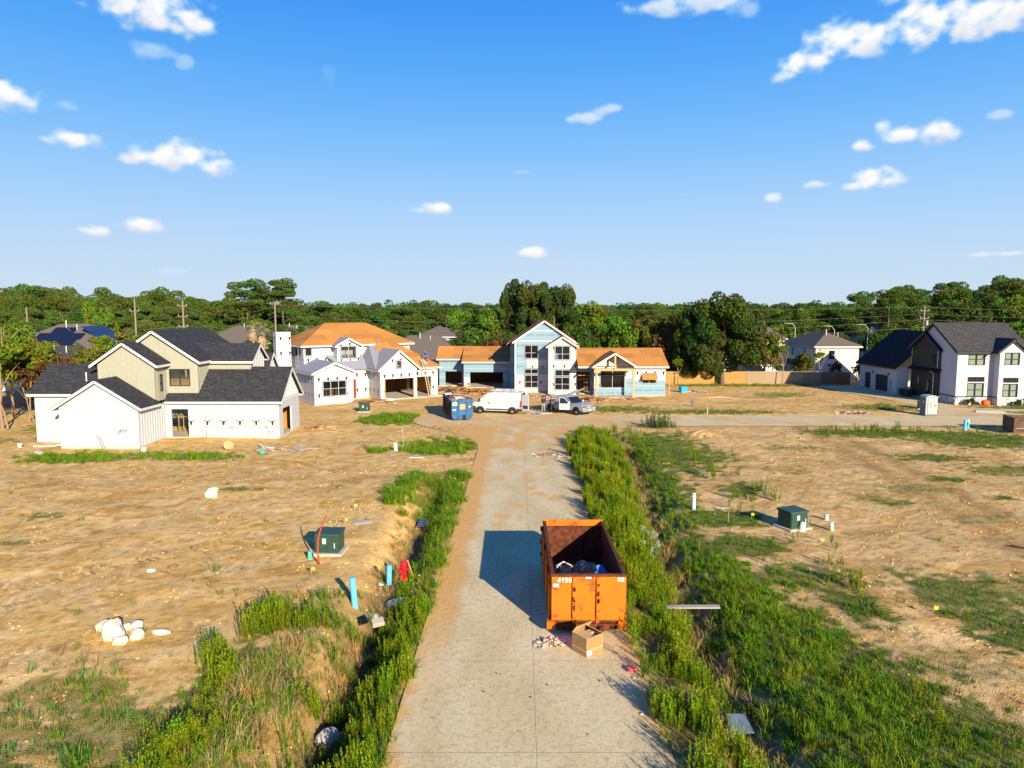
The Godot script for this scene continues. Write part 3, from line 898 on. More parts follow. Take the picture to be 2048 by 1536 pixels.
func make_trees() -> void:
	make_crowns()
	# trees close behind the houses
	tree("oak_tree", "tallest dark upright oak rising behind the blue wrapped house", "", 1.4, -118.0, 16.4, 4.6, 2.0, "upright")
	tree("oak_tree", "dark oak joined to the tallest oak, on its right behind the gable", "", 6.8, -119.0, 15.9, 5.0, 2.0, "upright", 1.0)
	tree("oak_tree", "large dark oak with trunk showing before the wooden fence", "", 30.8, -103.6, 13.8, 5.9, 1.5, "upright", 2.0)
	tree("oak_tree", "lower dark oak spreading left of the fence oak", "", 27.0, -106.0, 11.6, 3.9, 0.8, "upright", 3.0)
	tree("broad_tree", "bright green round tree right of the tall gable ridge", "", 13.6, -122.0, 12.3, 4.6, 1.5, "broad")
	tree("broad_tree", "mid green tree left of the tallest oak", "", -4.5, -121.0, 11.4, 4.0, 1.5, "broad", 2.0)
	tree("red_vine_tree", "tree smothered in rust red vines left of the blue gable", "", -2.4, -108.0, 8.4, 3.3, 0.5, "red")
	tree("red_vine_tree", "rust red vine growth showing over the right slope of the blue gable", "", 8.2, -111.0, 8.8, 2.4, 0.5, "red", 1.0)
	tree("red_vine_tree", "low rust red creeper mass before the fence oak's left side", "", 25.6, -107.0, 6.6, 2.0, 0.2, "red", 0.7)
	tree("red_vine_tree", "red brown creeper covered tree left of the large fence oak", "", 23.4, -109.0, 8.6, 2.6, 0.3, "red", 2.5)
	for q in [[17.0, -113.0, 10.6, 4.2, "broad", "olive green tree behind the porch roof, nearest the gable"], [21.5, -114.0, 10.9, 4.4, "olive", "olive brown tree with bare twigs above the porch roof"], [26.0, -113.0, 10.8, 3.8, "olive", "olive brown tree touching the left side of the fence oak"], [11.0, -112.5, 9.0, 3.4, "dark", "dark low tree in the gap right of the blue gable"], [-0.8, -113.0, 7.4, 3.4, "dark", "dark low tree in the shade left of the blue gable"], [-7.5, -118.0, 8.0, 3.2, "dark", "dark bush tree beside the brown house roof"], [-9.0, -135.0, 11.6, 4.6, "broad", "green domed tree behind the brown house roof"], [37.8, -106.0, 8.6, 3.2, "olive", "olive tree with thin brown stem behind the pale fence"], [35.4, -112.0, 9.4, 3.4, "dark", "dark tree between the fence oak and the pale house"]]:
		tree("garden_tree", q[5], "", q[0], q[1], q[2], q[3], 0.9, q[4], q[0])
	# scrub at the left edge: bare leaning stems with ragged crowns
	for q in [[-46.8, -64.5, 9.6, 2.6, 5.2, "open", 0.06, "yellow green ragged tree at the left edge of the lot"], [-44.2, -67.5, 8.6, 2.3, 4.6, "open", -0.12, "ragged green tree leaning left beside the white side wall"], [-42.9, -66.5, 7.0, 1.9, 3.6, "red", 0.05, "red brown vine covered tree by the white side wall"], [-47.4, -69.0, 6.6, 2.2, 3.0, "red", 0.1, "rust brown scrub tree behind the leaning trunks"], [-41.5, -74.0, 9.0, 2.8, 4.8, "open", 0.03, "yellow green tree rising above the low side roof"], [-51.0, -72.0, 9.8, 3.0, 4.0, "broad", 0.0, "dense green tree at the far left edge behind the scrub"], [-48.9, -66.0, 8.6, 2.4, 3.2, "open", 0.04, "ragged yellow green tree cut by the left edge of the view"], [-45.6, -70.5, 7.2, 2.4, 1.6, "red", -0.05, "dense rust red thicket tree behind the leaning stems"], [-43.2, -71.5, 7.6, 2.2, 2.0, "olive", 0.05, "olive thicket tree between the rust scrub and the side roof"], [-49.5, -75.0, 5.0, 2.6, 0.3, "dark", 0.0, "low dark thicket before the old grey fence"], [-44.8, -76.0, 4.2, 2.4, 0.2, "red", 0.0, "low red brown thicket before the old grey fence"]]:
		var t := thing("scrub_tree", q[7], "tree", Vector3(q[0], 0, q[1]), 0.0, "scrub trees at the left edge")
		put("trunk", trunk_mesh(int(900 + q[0]), 9, 0.012, 0.2, q[6]), M.bark_pale, t, Transform3D(Basis.from_scale(Vector3(q[2], q[2] * 0.95, q[2])), Vector3.ZERO))
		if q[5] != "broad": put("trunk", trunk_mesh(int(950 + q[0]), 5, 0.008, 0.15, -q[6] * 1.5 - 0.08), M.bark_pale, t, Transform3D(Basis.from_scale(Vector3(q[2], q[2] * 0.8, q[2])), Vector3(0.7, 0, 0.3)))
		put("crown", crowns[q[5]][int(-q[0]) % crowns[q[5]].size()], M.leaf, t, Transform3D(Basis(Vector3.UP, q[0]) * Basis.from_scale(Vector3(q[3], (q[2] - q[4]) * 0.55, q[3])), Vector3(q[6] * q[2] * 0.7, q[4] + (q[2] - q[4]) * 0.5, 0)))
	# mid distance: garden trees between the roofs
	rng.seed = 77
	var spots := []
	for i in 60:
		var d := rng.randf_range(128.0, 165.0)
		var x := rng.randf_range(-0.72, 0.72) * d
		var h := rng.randf_range(6.5, 9.3)
		if absf(x) < 2.0 and d < 130.0: continue
		if x > -16.0 and x < -6.0 and d < 150.0: continue
		if x > 50.0 and x < 64.0 and d < 140.0: continue
		spots.append([x, d, h])
	spots.sort_custom(func(a, c): return a[0] / a[1] < c[0] / c[1])
	for s in spots:
		var k: String = ["broad", "broad", "olive", "dark", "pine"][rng.randi() % 5]
		var side := "left of the orange roof" if s[0] < -45.0 else ("behind the orange roof" if s[0] < -10.0 else ("behind the blue wrapped house" if s[0] < 35.0 else "behind the pale house on the right"))
		tree("garden_tree", own_label("%s garden tree" % {"broad": "light green round", "olive": "olive brown", "dark": "dark green", "pine": "layered dark green"}[k], s[0] / s[1]), "back garden trees " + side, s[0], -s[1], s[2], rng.randf_range(3.0, 5.0), 0.8, k, rng.randf() * 6.0)
	# the woods on the skyline, nearest trees one by one
	var crest := func(ax: float, d: float) -> float:  # height of the wood along the skyline
		var base := 12.4
		if ax < -0.36: base = lerpf(13.4, 16.0, clampf((-0.36 - ax) / 0.2, 0.0, 1.0))
		if ax > 0.48: base = lerpf(14.0, 18.0, clampf((ax - 0.48) / 0.16, 0.0, 1.0))
		return base + (d - 180.0) * (base - 10.85) / 180.0
	for row in [[168.0, 34, 0.84], [192.0, 40, 0.93], [222.0, 46, 1.0], [255.0, 44, 1.03]]:
		for i in row[1]:
			var ax: float = -0.80 + 1.6 * (i + rng.randf_range(-0.4, 0.4)) / row[1]
			var d: float = row[0] + rng.randf_range(-9, 9)
			var h: float = crest.call(ax, d) * row[2] * rng.randf_range(0.86, 1.07)
			var wood := "left" if ax < -0.33 else ("right" if ax > 0.45 else "middle")
			var k: String = "pine" if rng.randf() < (0.8 if wood != "middle" else 0.4) else ("dark" if rng.randf() < 0.6 else "broad")
			tree("pine_tree" if k == "pine" else "forest_tree", own_label("%s tree, %s row of woods," % [{"pine": "layered pine", "dark": "dark leafy", "broad": "lighter leafy"}[k], {168.0: "nearest", 192.0: "second", 222.0: "third", 255.0: "rearmost"}[row[0]]], ax), "trees of the %s woods" % wood, ax * d, -d, h, rng.randf_range(4.0, 6.0) * (d / 200.0), h * (0.25 if k == "pine" else 0.08), k, rng.randf() * 6.0)
	for q in [[-60.5, -163.0, 17.6, 5.0, "solitary flat topped pine above the skyline left of the pole"], [-64.5, -185.0, 16.2, 4.5, "flat topped pine beside the solitary pine on the skyline"], [-53.0, -165.0, 17.9, 4.2, "tall flat topped pine directly behind the utility pole"], [84.5, -160.0, 15.4, 3.2, "pine with bare stem at the left end of the right wood"]]:
		tree("pine_tree", q[4], "", q[0], q[1], q[2], q[3], q[2] * 0.62, "pine", q[0])
	# far wood that reads as one mass
	var mm := MultiMesh.new()
	mm.transform_format = MultiMesh.TRANSFORM_3D
	mm.mesh = crowns.dark[0]
	mm.instance_count = 620
	for i in 620:
		var d := 285.0 + 500.0 * pow(rng.randf(), 1.6)
		var x := rng.randf_range(-0.95, 0.95) * d
		var h := 12.0 + d * 0.004 + rng.randf_range(-1.2, 1.2)
		mm.set_instance_transform(i, Transform3D(Basis(Vector3.UP, rng.randf() * 6.0) * Basis.from_scale(Vector3(7.5, h * 0.52, 7.5)), Vector3(x, h * 0.5, -d)))
	var far := MultiMeshInstance3D.new()
	far.name = "distant_woods"
	far.multimesh = mm
	far.material_override = M.leaf
	add_child(far)
	tag(far, "distant dark green woods along the whole horizon", "woods")
	far.set_meta("kind", "stuff")

func palm(x: float, z: float, h: float, label: String, dead: float) -> void:
	rng.seed = int(x * 10)
	var t := thing("palm_tree", label, "palm tree", Vector3(x, 0, z), 0.0, "fan palms among the gardens")
	var b := MB.new()
	b.tube([Vector3(0, -0.1, 0), Vector3(0.1, h * 0.5, 0), Vector3(0, h - 0.6, 0)], [0.3, 0.24, 0.22], 8)
	obj("trunk", b, M.bark_pale, t)
	b = MB.new()
	for i in 90:
		var an := rng.randf() * TAU
		b.col = Color(0.46, 0.32, 0.18) * Color.from_hsv(0, 0, rng.randf_range(0.7, 1.1))
		var s := Vector3(cos(an) * 0.25, h - 0.9 - rng.randf() * 1.2, sin(an) * 0.25)
		b.beam(s, s + Vector3(cos(an) * rng.randf_range(0.2, 0.6), -rng.randf_range(0.6, 1.2), sin(an) * rng.randf_range(0.2, 0.6)), 0.1, 0.02)
	obj("dead_skirt", b, M.vc, t)
	for i in 20:
		var f := MB.new()
		var an := TAU * i / 20.0 + rng.randf()
		var el := rng.randf_range(-0.5, 1.2)
		var dir := Vector3(cos(an) * cos(el), sin(el), sin(an) * cos(el))
		var c0 := Vector3(0, h - 0.5, 0)
		var hub := c0 + dir * 0.9
		f.col = Color(0.16, 0.24, 0.05) if rng.randf() > dead else Color(0.45, 0.33, 0.12)
		f.beam(c0, hub, 0.05, 0.03)
		var side := dir.cross(Vector3.UP).normalized()
		for k in 9:
			var a2 := (k - 4) * 0.28
			var tip := hub + (dir * cos(a2) + side * sin(a2)) * rng.randf_range(0.75, 1.0) + Vector3(0, -0.25, 0)
			var w := side.rotated(dir, 0.3) * 0.06
			f.tri(hub - w, hub + w, tip)
		obj("frond", f, M.leaf, t)

# ---------------------------------------------------------------- ground cover
func weed_mesh(sd: int, leaves: int, bright: Color, bloom := Color(), blooms := 0) -> ArrayMesh:  # upright leafy weed, 1 m tall
	rng.seed = sd
	var b := MB.new()
	for s in 3:
		var base := Vector3(rng.randf_range(-0.14, 0.14), 0, rng.randf_range(-0.14, 0.14))
		var top := base + Vector3(rng.randf_range(-0.12, 0.12), rng.randf_range(0.5, 1.05), rng.randf_range(-0.12, 0.12))
		b.col = bright * Color(0.7, 0.6, 0.6)
		b.tri(base - Vector3(0.008, 0, 0), base + Vector3(0.008, 0, 0), top)
		b.tri(base - Vector3(0, 0, 0.008), base + Vector3(0, 0, 0.008), top)
		for i in leaves:
			var f := rng.randf_range(0.12, 1.0)
			var p := base.lerp(top, f)
			var an := rng.randf() * TAU
			var len := 0.17 * (1.15 - 0.7 * f)
			var d := Vector3(cos(an), 1.3, sin(an)).normalized() * len
			var w := Vector3(-sin(an), 0.15, cos(an)) * 0.014
			var k := rng.randf_range(0.65, 1.15) * (0.75 + 0.4 * f)
			b.col = Color(bright.r * k, bright.g * k, bright.b * k)
			b.tri(p - w * 0.3, p + d * 0.5 + w, p + d)
			b.tri(p + w * 0.3, p + d, p + d * 0.5 - w)
		for i in blooms:
			b.col = bloom * Color.from_hsv(0, 0, rng.randf_range(0.8, 1.1))
			var p := base.lerp(top, rng.randf_range(0.7, 1.02)) + Vector3(rng.randf_range(-0.12, 0.12), 0, rng.randf_range(-0.12, 0.12))
			leaf_quad(b, p, Vector3(0, 0.6, 0.7), 0.03)
	return b.mesh()

func tuft_mesh(sd: int, blades: int, h: float, spread: float, w: float, col: Color, tip := Color()) -> ArrayMesh:
	rng.seed = sd
	var b := MB.new()
	for i in blades:
		var an := rng.randf() * TAU
		var r := sqrt(rng.randf()) * spread * 0.5
		var p := Vector3(cos(an) * r, 0, sin(an) * r)
		var a2 := an + rng.randf_range(-0.9, 0.9)
		var out := Vector3(cos(a2), 0, sin(a2))
		var hh := h * rng.randf_range(0.5, 1.1)
		var m := p + out * hh * 0.18 + Vector3(0, hh * 0.62, 0)
		var e := p + out * hh * rng.randf_range(0.4, 0.85) + Vector3(0, hh * rng.randf_range(0.75, 1.0), 0)
		var s := Vector3(-sin(a2), 0, cos(a2)) * w
		var k := rng.randf_range(0.7, 1.2)
		b.col = Color(col.r * k, col.g * k, col.b * k)
		b.quad(p - s, p + s, m + s * 0.8, m - s * 0.8)
		if tip.a > 0.5 and tip != Color(): b.col = tip * Color(k, k, k)
		b.tri(m - s * 0.8, m + s * 0.8, e)
	return b.mesh()

func field(called: String, label: String, category: String, meshes: Array, rect: Rect2, per_m2: float, want: Callable, h0: float, h1: float, sd: int, tilt := 0.15) -> void:
	rng.seed = sd
	var xs := []
	for i in meshes.size(): xs.append([])
	var n := int(rect.size.x * rect.size.y * per_m2)
	for i in n:
		var x := rect.position.x + rng.randf() * rect.size.x
		var z := rect.position.y + rng.randf() * rect.size.y
		var a := rng.randf()
		var b := rng.randf()
		var p: float = want.call(x, z)
		if p <= a: continue
		var s := lerpf(h0, h1, b) * (1.0 + 0.55 * nz.get_noise_2d(x * 5.0 + 30.0, z * 5.0)) * (0.45 + 0.55 * clampf(p * 1.2, 0.0, 1.0))
		var t := Transform3D(Basis(Vector3.UP, a * 60.0) * Basis(Vector3.RIGHT, (b - 0.5) * tilt) * Basis.from_scale(Vector3(s * (0.8 + a * 0.5), s, s * (0.8 + a * 0.5))), Vector3(x, gh(x, z) - 0.01, z))
		xs[i % meshes.size()].append([t, 0.75 + 0.5 * fmod(a * 91.7, 1.0), clampf(nz.get_noise_2d(x * 8.0, z * 8.0) * 0.5, -0.25, 0.25)])
	for k in meshes.size():
		if xs[k].is_empty(): continue
		var mm := MultiMesh.new()
		mm.transform_format = MultiMesh.TRANSFORM_3D
		mm.use_colors = true
		mm.mesh = meshes[k]
		mm.instance_count = xs[k].size()
		for i in xs[k].size():
			mm.set_instance_transform(i, xs[k][i][0])
			var v: float = xs[k][i][1]
			mm.set_instance_color(i, Color(v * (1.0 + xs[k][i][2]), v, v * 0.9))
		var o := MultiMeshInstance3D.new()
		o.name = numbered(called, self)
		o.multimesh = mm
		o.material_override = M.leaf
		add_child(o, true)
		tag(o, label, category)
		o.set_meta("kind", "stuff")

func make_plants() -> void:
	var bright := Color(0.265, 0.345, 0.014)
	var mid := Color(0.12, 0.225, 0.012)
	var weeds := [weed_mesh(1, 34, bright), weed_mesh(2, 34, bright * Color(0.85, 0.95, 0.9)), weed_mesh(3, 30, mid)]
	var yellow := [weed_mesh(4, 18, Color(0.16, 0.20, 0.02), Color(0.55, 0.46, 0.03), 22)]
	var white := [weed_mesh(5, 16, mid, Color(0.7, 0.7, 0.62), 26)]
	var green := [tuft_mesh(6, 22, 0.42, 0.35, 0.009, mid), tuft_mesh(7, 22, 0.38, 0.35, 0.009, Color(0.19, 0.28, 0.014))]
	var dry := [tuft_mesh(8, 26, 0.75, 0.3, 0.006, Color(0.42, 0.31, 0.10), Color(0.56, 0.43, 0.18)), tuft_mesh(9, 22, 0.6, 0.35, 0.006, Color(0.34, 0.27, 0.09), Color(0.48, 0.28, 0.11))]
	var low := [tuft_mesh(10, 16, 0.15, 0.34, 0.008, Color(0.065, 0.18, 0.014)), tuft_mesh(11, 16, 0.13, 0.34, 0.008, Color(0.095, 0.20, 0.016)), tuft_mesh(12, 14, 0.12, 0.36, 0.008, Color(0.21, 0.19, 0.06))]
	var clump := func(x, z, f): return nz.get_noise_2d(x * f, z * f)
	# strip along the right side of the road
	var strip_r := func(x, z):
		var d: float = -z
		var u: float = x - xr(d)
		var wd: float = 2.05 + maxf(0.0, d - 24.0) * 0.07
		if u < -0.1 + 0.25 * clump.call(x, z, 9.0) or u > wd + 0.5 * clump.call(x, z, 6.0) or d > 62.5: return 0.0
		if road_sd(x, z) > 0.15: return 0.0
		return 0.5 + 2.2 * clump.call(x, z, 5.0)
	field("roadside_weeds", "bright green upright weeds lining the right road edge", "weeds", weeds, Rect2(3.6, -63.0, 7.0, 50.0), 56.0, strip_r, 0.45, 1.0, 21)
	field("verge_dry_stalks", "dry brown stalks mixed into the weeds right of the road", "dry grass", dry, Rect2(3.6, -63.0, 7.0, 50.0), 12.0, func(x, z): return strip_r.call(x, z) * clampf(0.25 + 1.8 * clump.call(x + 50.0, z, 5.0), 0.0, 1.0), 0.6, 1.0, 49, 0.4)
	var yel := func(x, z): return 0.55 * smoothstep(1.0, 0.35, Vector2((x - 5.9) / 1.5, (z + 45.0) / 5.5).length()) * (1.0 if road_sd(x, z) < 0.0 else 0.0)
	field("yellow_flowers", "yellow flowering weeds beside the road past the orange skip", "weeds", yellow, Rect2(3.5, -53.0, 5.0, 16.0), 26.0, yel, 0.6, 0.95, 22)
	var wf := func(x, z): return 0.75 * smoothstep(1.0, 0.2, Vector2((x - 6.6 - (z + 34.0) * -0.05) / 0.7, (z + 33.0) / 6.5).length()) * (1.0 if clump.call(x, z, 14.0) > 0.1 else 0.0)
	field("white_flowers", "small white flowers along the right ditch", "weeds", white, Rect2(5.2, -41.0, 3.2, 15.0), 14.0, wf, 0.55, 0.9, 23)
	# right ditch
	var ditch_want := func(x, z):
		var d: float = -z
		var q: float = absf(x - ditch_r(d)) / 1.6
		return (0.85 - q) * (0.8 + clump.call(x, z, 5.0) * 1.3) if d < 60.0 else 0.0
	field("dry_ditch_grass", "dry tan grass standing in the right ditch", "dry grass", dry, Rect2(4.5, -60.0, 8.0, 46.5), 15.0, ditch_want, 0.6, 1.1, 24, 0.5)
	field("ditch_grass", "green grass clumps on the banks of the right ditch", "grass", green, Rect2(4.5, -62.0, 9.0, 48.5), 20.0, func(x, z):
		var d: float = -z
		var q: float = x - ditch_r(d) - 0.9
		return (0.7 - absf(q) * 0.32) * (0.7 + 1.4 * clump.call(x, z, 4.0)) if road_sd(x, z) < -0.1 else 0.0, 0.6, 1.3, 25)
	field("right_bank_weeds", "leafy green weeds at the lower right of the lot", "weeds", weeds, Rect2(6.0, -27.0, 10.0, 13.5), 14.0, func(x, z): return clampf(turf_at(x, z) * 0.75 - 0.25 + clump.call(x, z, 5.0) * 1.1, 0.0, 1.0), 0.3, 0.6, 26)
	field("bank_grass", "knee high green grass covering the lower right bank", "grass", green, Rect2(5.5, -30.0, 10.0, 17.0), 34.0, func(x, z): return clampf(turf_at(x, z) * 1.1 - 0.15 + clump.call(x, z, 6.0) * 0.8, 0.0, 1.0) * smoothstep(13.5, 9.5, x), 0.4, 0.85, 46)
	field("bank_grass", "rough green grass at the lower left corner", "grass", green, Rect2(-16.0, -21.0, 10.0, 8.5), 12.0, func(x, z): return clampf(turf_at(x, z) * 0.9 - 0.2 + clump.call(x, z, 6.0), 0.0, 1.0), 0.4, 0.85, 47)
	field("right_bank_weeds", "green weeds along the far right ditch bank", "weeds", weeds, Rect2(7.0, -64.0, 8.0, 38.0), 8.0, func(x, z):
		var q: float = x - ditch_r(-z) - 1.0
		return (0.6 - absf(q) * 0.5) * (0.4 + 2.0 * clump.call(x, z, 4.0)) if road_sd(x, z) < -0.1 else 0.0, 0.5, 1.0, 27)
	# left verge and ditch
	var strip_l := func(x, z):
		var d: float = -z
		var u: float = xl(d) - x
		var wd: float = 1.9 if d < 24.0 else (1.2 if d < 36.0 else 1.5)
		if d > 46.5 or d < 12.0 or u < -0.05 + 0.2 * clump.call(x, z, 9.0) or u > wd + 0.5 * clump.call(x, z, 6.0): return 0.0
		return 0.5 + 1.2 * clump.call(x, z, 5.0)
	field("verge_weeds", "bright upright weeds on the left verge beside the road", "weeds", weeds, Rect2(-6.0, -27.0, 3.5, 14.0), 46.0, strip_l, 0.45, 0.85, 28)
	field("verge_grass", "green grass on the left verge past the fire hydrant", "grass", green, Rect2(-6.0, -47.0, 3.5, 34.0), 34.0, strip_l, 0.7, 1.3, 29)
	field("left_ditch_grass", "mixed green grass over the left ditch near the dirt crossing", "grass", green, Rect2(-8.5, -47.0, 5.5, 11.0), 34.0, func(x, z): return (0.95 if Vector2((x + 5.4) / 2.0, (z + 41.6) / 4.6).length() < 1.0 + 0.4 * clump.call(x, z, 5.0) else 0.0) * (0.6 + clump.call(x, z, 7.0)), 0.7, 1.5, 30)
	field("left_ditch_scrub", "brown and green dry growth in the left ditch", "dry grass", dry, Rect2(-8.0, -46.0, 5.0, 32.0), 46.0, func(x, z):
		var q: float = absf(x + 5.1) / (2.3 if z > -24.0 else 1.5)
		return (0.7 - q) * (0.55 + 1.6 * clump.call(x, z, 5.0)), 0.5, 1.0, 31, 0.6)
	field("left_ditch_weeds", "mixed weeds growing in the near left ditch", "weeds", [weeds[2], green[0], weeds[1]], Rect2(-7.5, -26.0, 4.0, 12.5), 40.0, func(x, z): return clampf(0.3 + 1.6 * clump.call(x, z, 6.0), 0.0, 0.9), 0.3, 0.8, 48)
	field("left_bank_dry_grass", "pale dry grass on the left bank at the bottom of the view", "dry grass", [dry[0], green[1], dry[1], green[0]], Rect2(-9.5, -22.0, 5.0, 8.0), 34.0, func(x, z): return 0.8 * smoothstep(1.1, 0.5, Vector2((x + 6.9) / 1.5, (z + 18.5) / 4.2).length()), 0.6, 1.1, 32, 0.7)
	var patches := [[-8.3, -23.6, 0.85, 1.7], [-7.0, -23.2, 0.45, 1.2], [-9.1, -20.6, 0.55, 0.8], [-8.0, -16.2, 0.9, 2.2], [-8.2, -19.2, 0.6, 0.8], [-9.6, -21.6, 0.35, 0.5]]
	field("left_bank_weeds", "bushy bright green weeds on the left bank", "weeds", weeds, Rect2(-12.0, -27.0, 7.0, 14.0), 42.0, func(x, z):
		for q in patches:
			var u: float = 1.15 - Vector2((x - q[0]) / q[2], (z - q[1]) / q[3]).length() + 0.6 * clump.call(x, z, 8.0)
			if u > 0.0: return minf(0.9, u * 1.5)
		return 0.0, 0.45, 0.85, 33)
	field("bank_tufts", "sparse grass tufts on the sandy left bank", "grass", [green[0], dry[1], low[0]], Rect2(-16.0, -28.0, 11.0, 15.0), 5.0, func(x, z): return clampf(0.3 + clump.call(x, z, 4.0) * 1.2 - maxf(0.0, -z - 20.0) * 0.06, 0.0, 1.0), 0.5, 1.1, 34)
	# low turf in the lots
	field("lot_turf", "low dark green turf patches spreading over the right lot", "grass", low, Rect2(5.0, -70.0, 45.0, 56.0), 34.0, func(x, z): return turf_at(x, z) * 1.1 * (0.75 + 0.9 * clump.call(x, z, 12.0)) if road_sd(x, z) < -0.1 else 0.0, 0.7, 1.25, 35)
	field("lot_turf", "low green turf patches on the left lot and bank", "grass", low, Rect2(-46.0, -76.0, 43.0, 62.5), 16.0, func(x, z): return turf_at(x, z) * (1.5 if z > -24.0 else 1.2) * (0.75 + 0.9 * clump.call(x, z, 12.0)) if road_sd(x, z) < -0.1 else 0.0, 0.8, 1.5, 36)
	field("island_grass", "rough green grass on the dirt island and verge left of the road", "grass", green, Rect2(-17.0, -76.0, 15.0, 24.0), 16.0, func(x, z): return turf_at(x, z) * (0.85 + clump.call(x, z, 6.0)) if road_sd(x, z) < -0.1 else 0.0, 0.7, 1.3, 37)
	field("far_grass", "rough grass beyond the side street", "grass", [green[0], green[1], dry[1]], Rect2(6.0, -105.0, 62.0, 31.0), 9.0, func(x, z): return turf_at(x, z) * (0.85 + clump.call(x, z, 6.0)) if road_sd(x, z) < -0.1 else 0.0, 0.5, 0.95, 38)
	field("house_front_grass", "green grass below the white front gable on the left", "grass", green, Rect2(-38.0, -56.0, 20.0, 7.0), 14.0, func(x, z): return turf_at(x, z) * (0.8 + clump.call(x, z, 6.0)), 0.6, 1.25, 39)
	field("street_edge_grass", "tall grass along the near edge of the side street", "grass", [green[0], weeds[2], green[1]], Rect2(24.0, -66.0, 26.0, 8.0), 10.0, func(x, z): return turf_at(x, z) * (0.8 + clump.call(x, z, 6.0)) * smoothstep(-58.0, -63.0, z), 0.6, 1.2, 40)
	field("scattered_tufts", "scattered small weeds over the bare lots", "grass", [low[0], low[2], green[0]], Rect2(-45.0, -64.0, 90.0, 46.0), 0.9, func(x, z): return clampf(clump.call(x, z, 2.5) * 1.6 + (0.12 if x > 8.0 else -0.05), 0.0, 1.0) if road_sd(x, z) < -0.2 else 0.0, 0.35, 0.9, 41)
	var bush := [weed_mesh(60, 44, Color(0.13, 0.19, 0.03))]
	field("tall_weed_clump", "tall bushy weed clump at the road junction corner", "weeds", bush, Rect2(11.0, -67.5, 5.5, 4.5), 7.0, func(x, z): return 0.9 if Vector2((x - 13.6) / 1.6, (z + 64.6) / 1.0).length() < 1.0 and road_sd(x, z) < 0.1 else 0.0, 0.5, 1.7, 42)
	# clods and pebbles
	var clods := []
	for i in 3:
		var b := MB.new()
		b.col = [Color(0.70, 0.42, 0.12), Color(0.86, 0.58, 0.22), Color(0.48, 0.26, 0.07)][i]
		b.ball(Vector3(0, 0.3, 0), Vector3(1, 0.7, 0.8), 0.3, i * 5, 6)
		clods.append(b.mesh())
	field("dirt_clods", "loose clods and pebbles scattered over the bare soil", "soil", clods, Rect2(-30.0, -50.0, 27.0, 36.0), 13.0, func(x, z): return clampf(0.25 + 0.9 * clump.call(x, z, 3.0) + (0.3 if x > -9.0 else 0.0), 0.0, 1.0), 0.012, 0.065, 43)
	field("dirt_clods", "loose clods and pebbles over the right lot", "soil", clods, Rect2(7.0, -64.0, 32.0, 48.0), 11.0, func(x, z): return clampf(0.3 + 0.9 * clump.call(x, z, 3.0) + (1.5 if Vector2(x - 16.2, z + 60.3).length() < 2.2 else 0.0), 0.0, 1.0) if road_sd(x, z) < -0.1 else 0.0, 0.014, 0.07, 44)
	# lug marks of a digger
	var b := MB.new()
	rng.seed = 5
	var paths := [[Vector2(13.2, -27.8), Vector2(14.6, -23.5), Vector2(14.8, -19.5), Vector2(14.4, -17.0), 0.55], [Vector2(14.4, -28.0), Vector2(15.7, -24.0), Vector2(16.0, -20.0), Vector2(15.6, -17.0), 0.5], [Vector2(-19.5, -24.0), Vector2(-16.5, -25.6), Vector2(-13.5, -27.6), Vector2(-11.5, -30.5), 0.6], [Vector2(-20.5, -25.6), Vector2(-17.0, -27.4), Vector2(-14.0, -29.6), Vector2(-12.5, -32.5), 0.6], [Vector2(-17.0, -21.0), Vector2(-15.5, -21.5), Vector2(-14.0, -22.0), Vector2(-13.0, -22.6), 0.6]]
	for pa in paths:
		var n := 70
		for i in n:
			var f := i / float(n)
			var p: Vector2 = (pa[0] as Vector2).cubic_interpolate(pa[3], pa[0] * 2.0 - pa[1], pa[3] * 2.0 - pa[2], f)
			var p2: Vector2 = (pa[0] as Vector2).cubic_interpolate(pa[3], pa[0] * 2.0 - pa[1], pa[3] * 2.0 - pa[2], f + 0.01)
			var dr := (p2 - p).normalized()
			var sd := Vector2(-dr.y, dr.x)
			if rng.randf() < 0.2 or nz.get_noise_2d(p.x * 7.0, p.y * 7.0) > 0.28: continue
			for sgn in [-1.0, 1.0]:
				var e: Vector2 = p + sd * sgn * pa[4] * rng.randf_range(0.6, 1.1) + dr * rng.randf_range(0.05, 0.2) + Vector2(rng.randf_range(-0.04, 0.04), rng.randf_range(-0.04, 0.04))
				var s0: Vector2 = p + sd * sgn * 0.06
				var k := rng.randf_range(0.85, 1.1)
				b.col = ground_color(e.x, e.y) * Color(k, k, k)
				b.beam(Vector3(s0.x, gh(s0.x, s0.y) - 0.016, s0.y), Vector3(e.x, gh(e.x, e.y) - rng.randf_range(0.006, 0.016), e.y), 0.13, 0.04)
	var o := obj("wheel_marks", b, M.ground)
	tag(o, "ridged digger wheel marks pressed into the soil of both lots", "tyre marks")
	o.set_meta("kind", "stuff")

# ---------------------------------------------------------------- building parts
var HO := Vector3.ZERO   # where the house being built stands; shapes are given in site metres

func nb() -> MB:
	var b := MB.new()
	b.xf = Transform3D(Basis(), -HO)
	return b

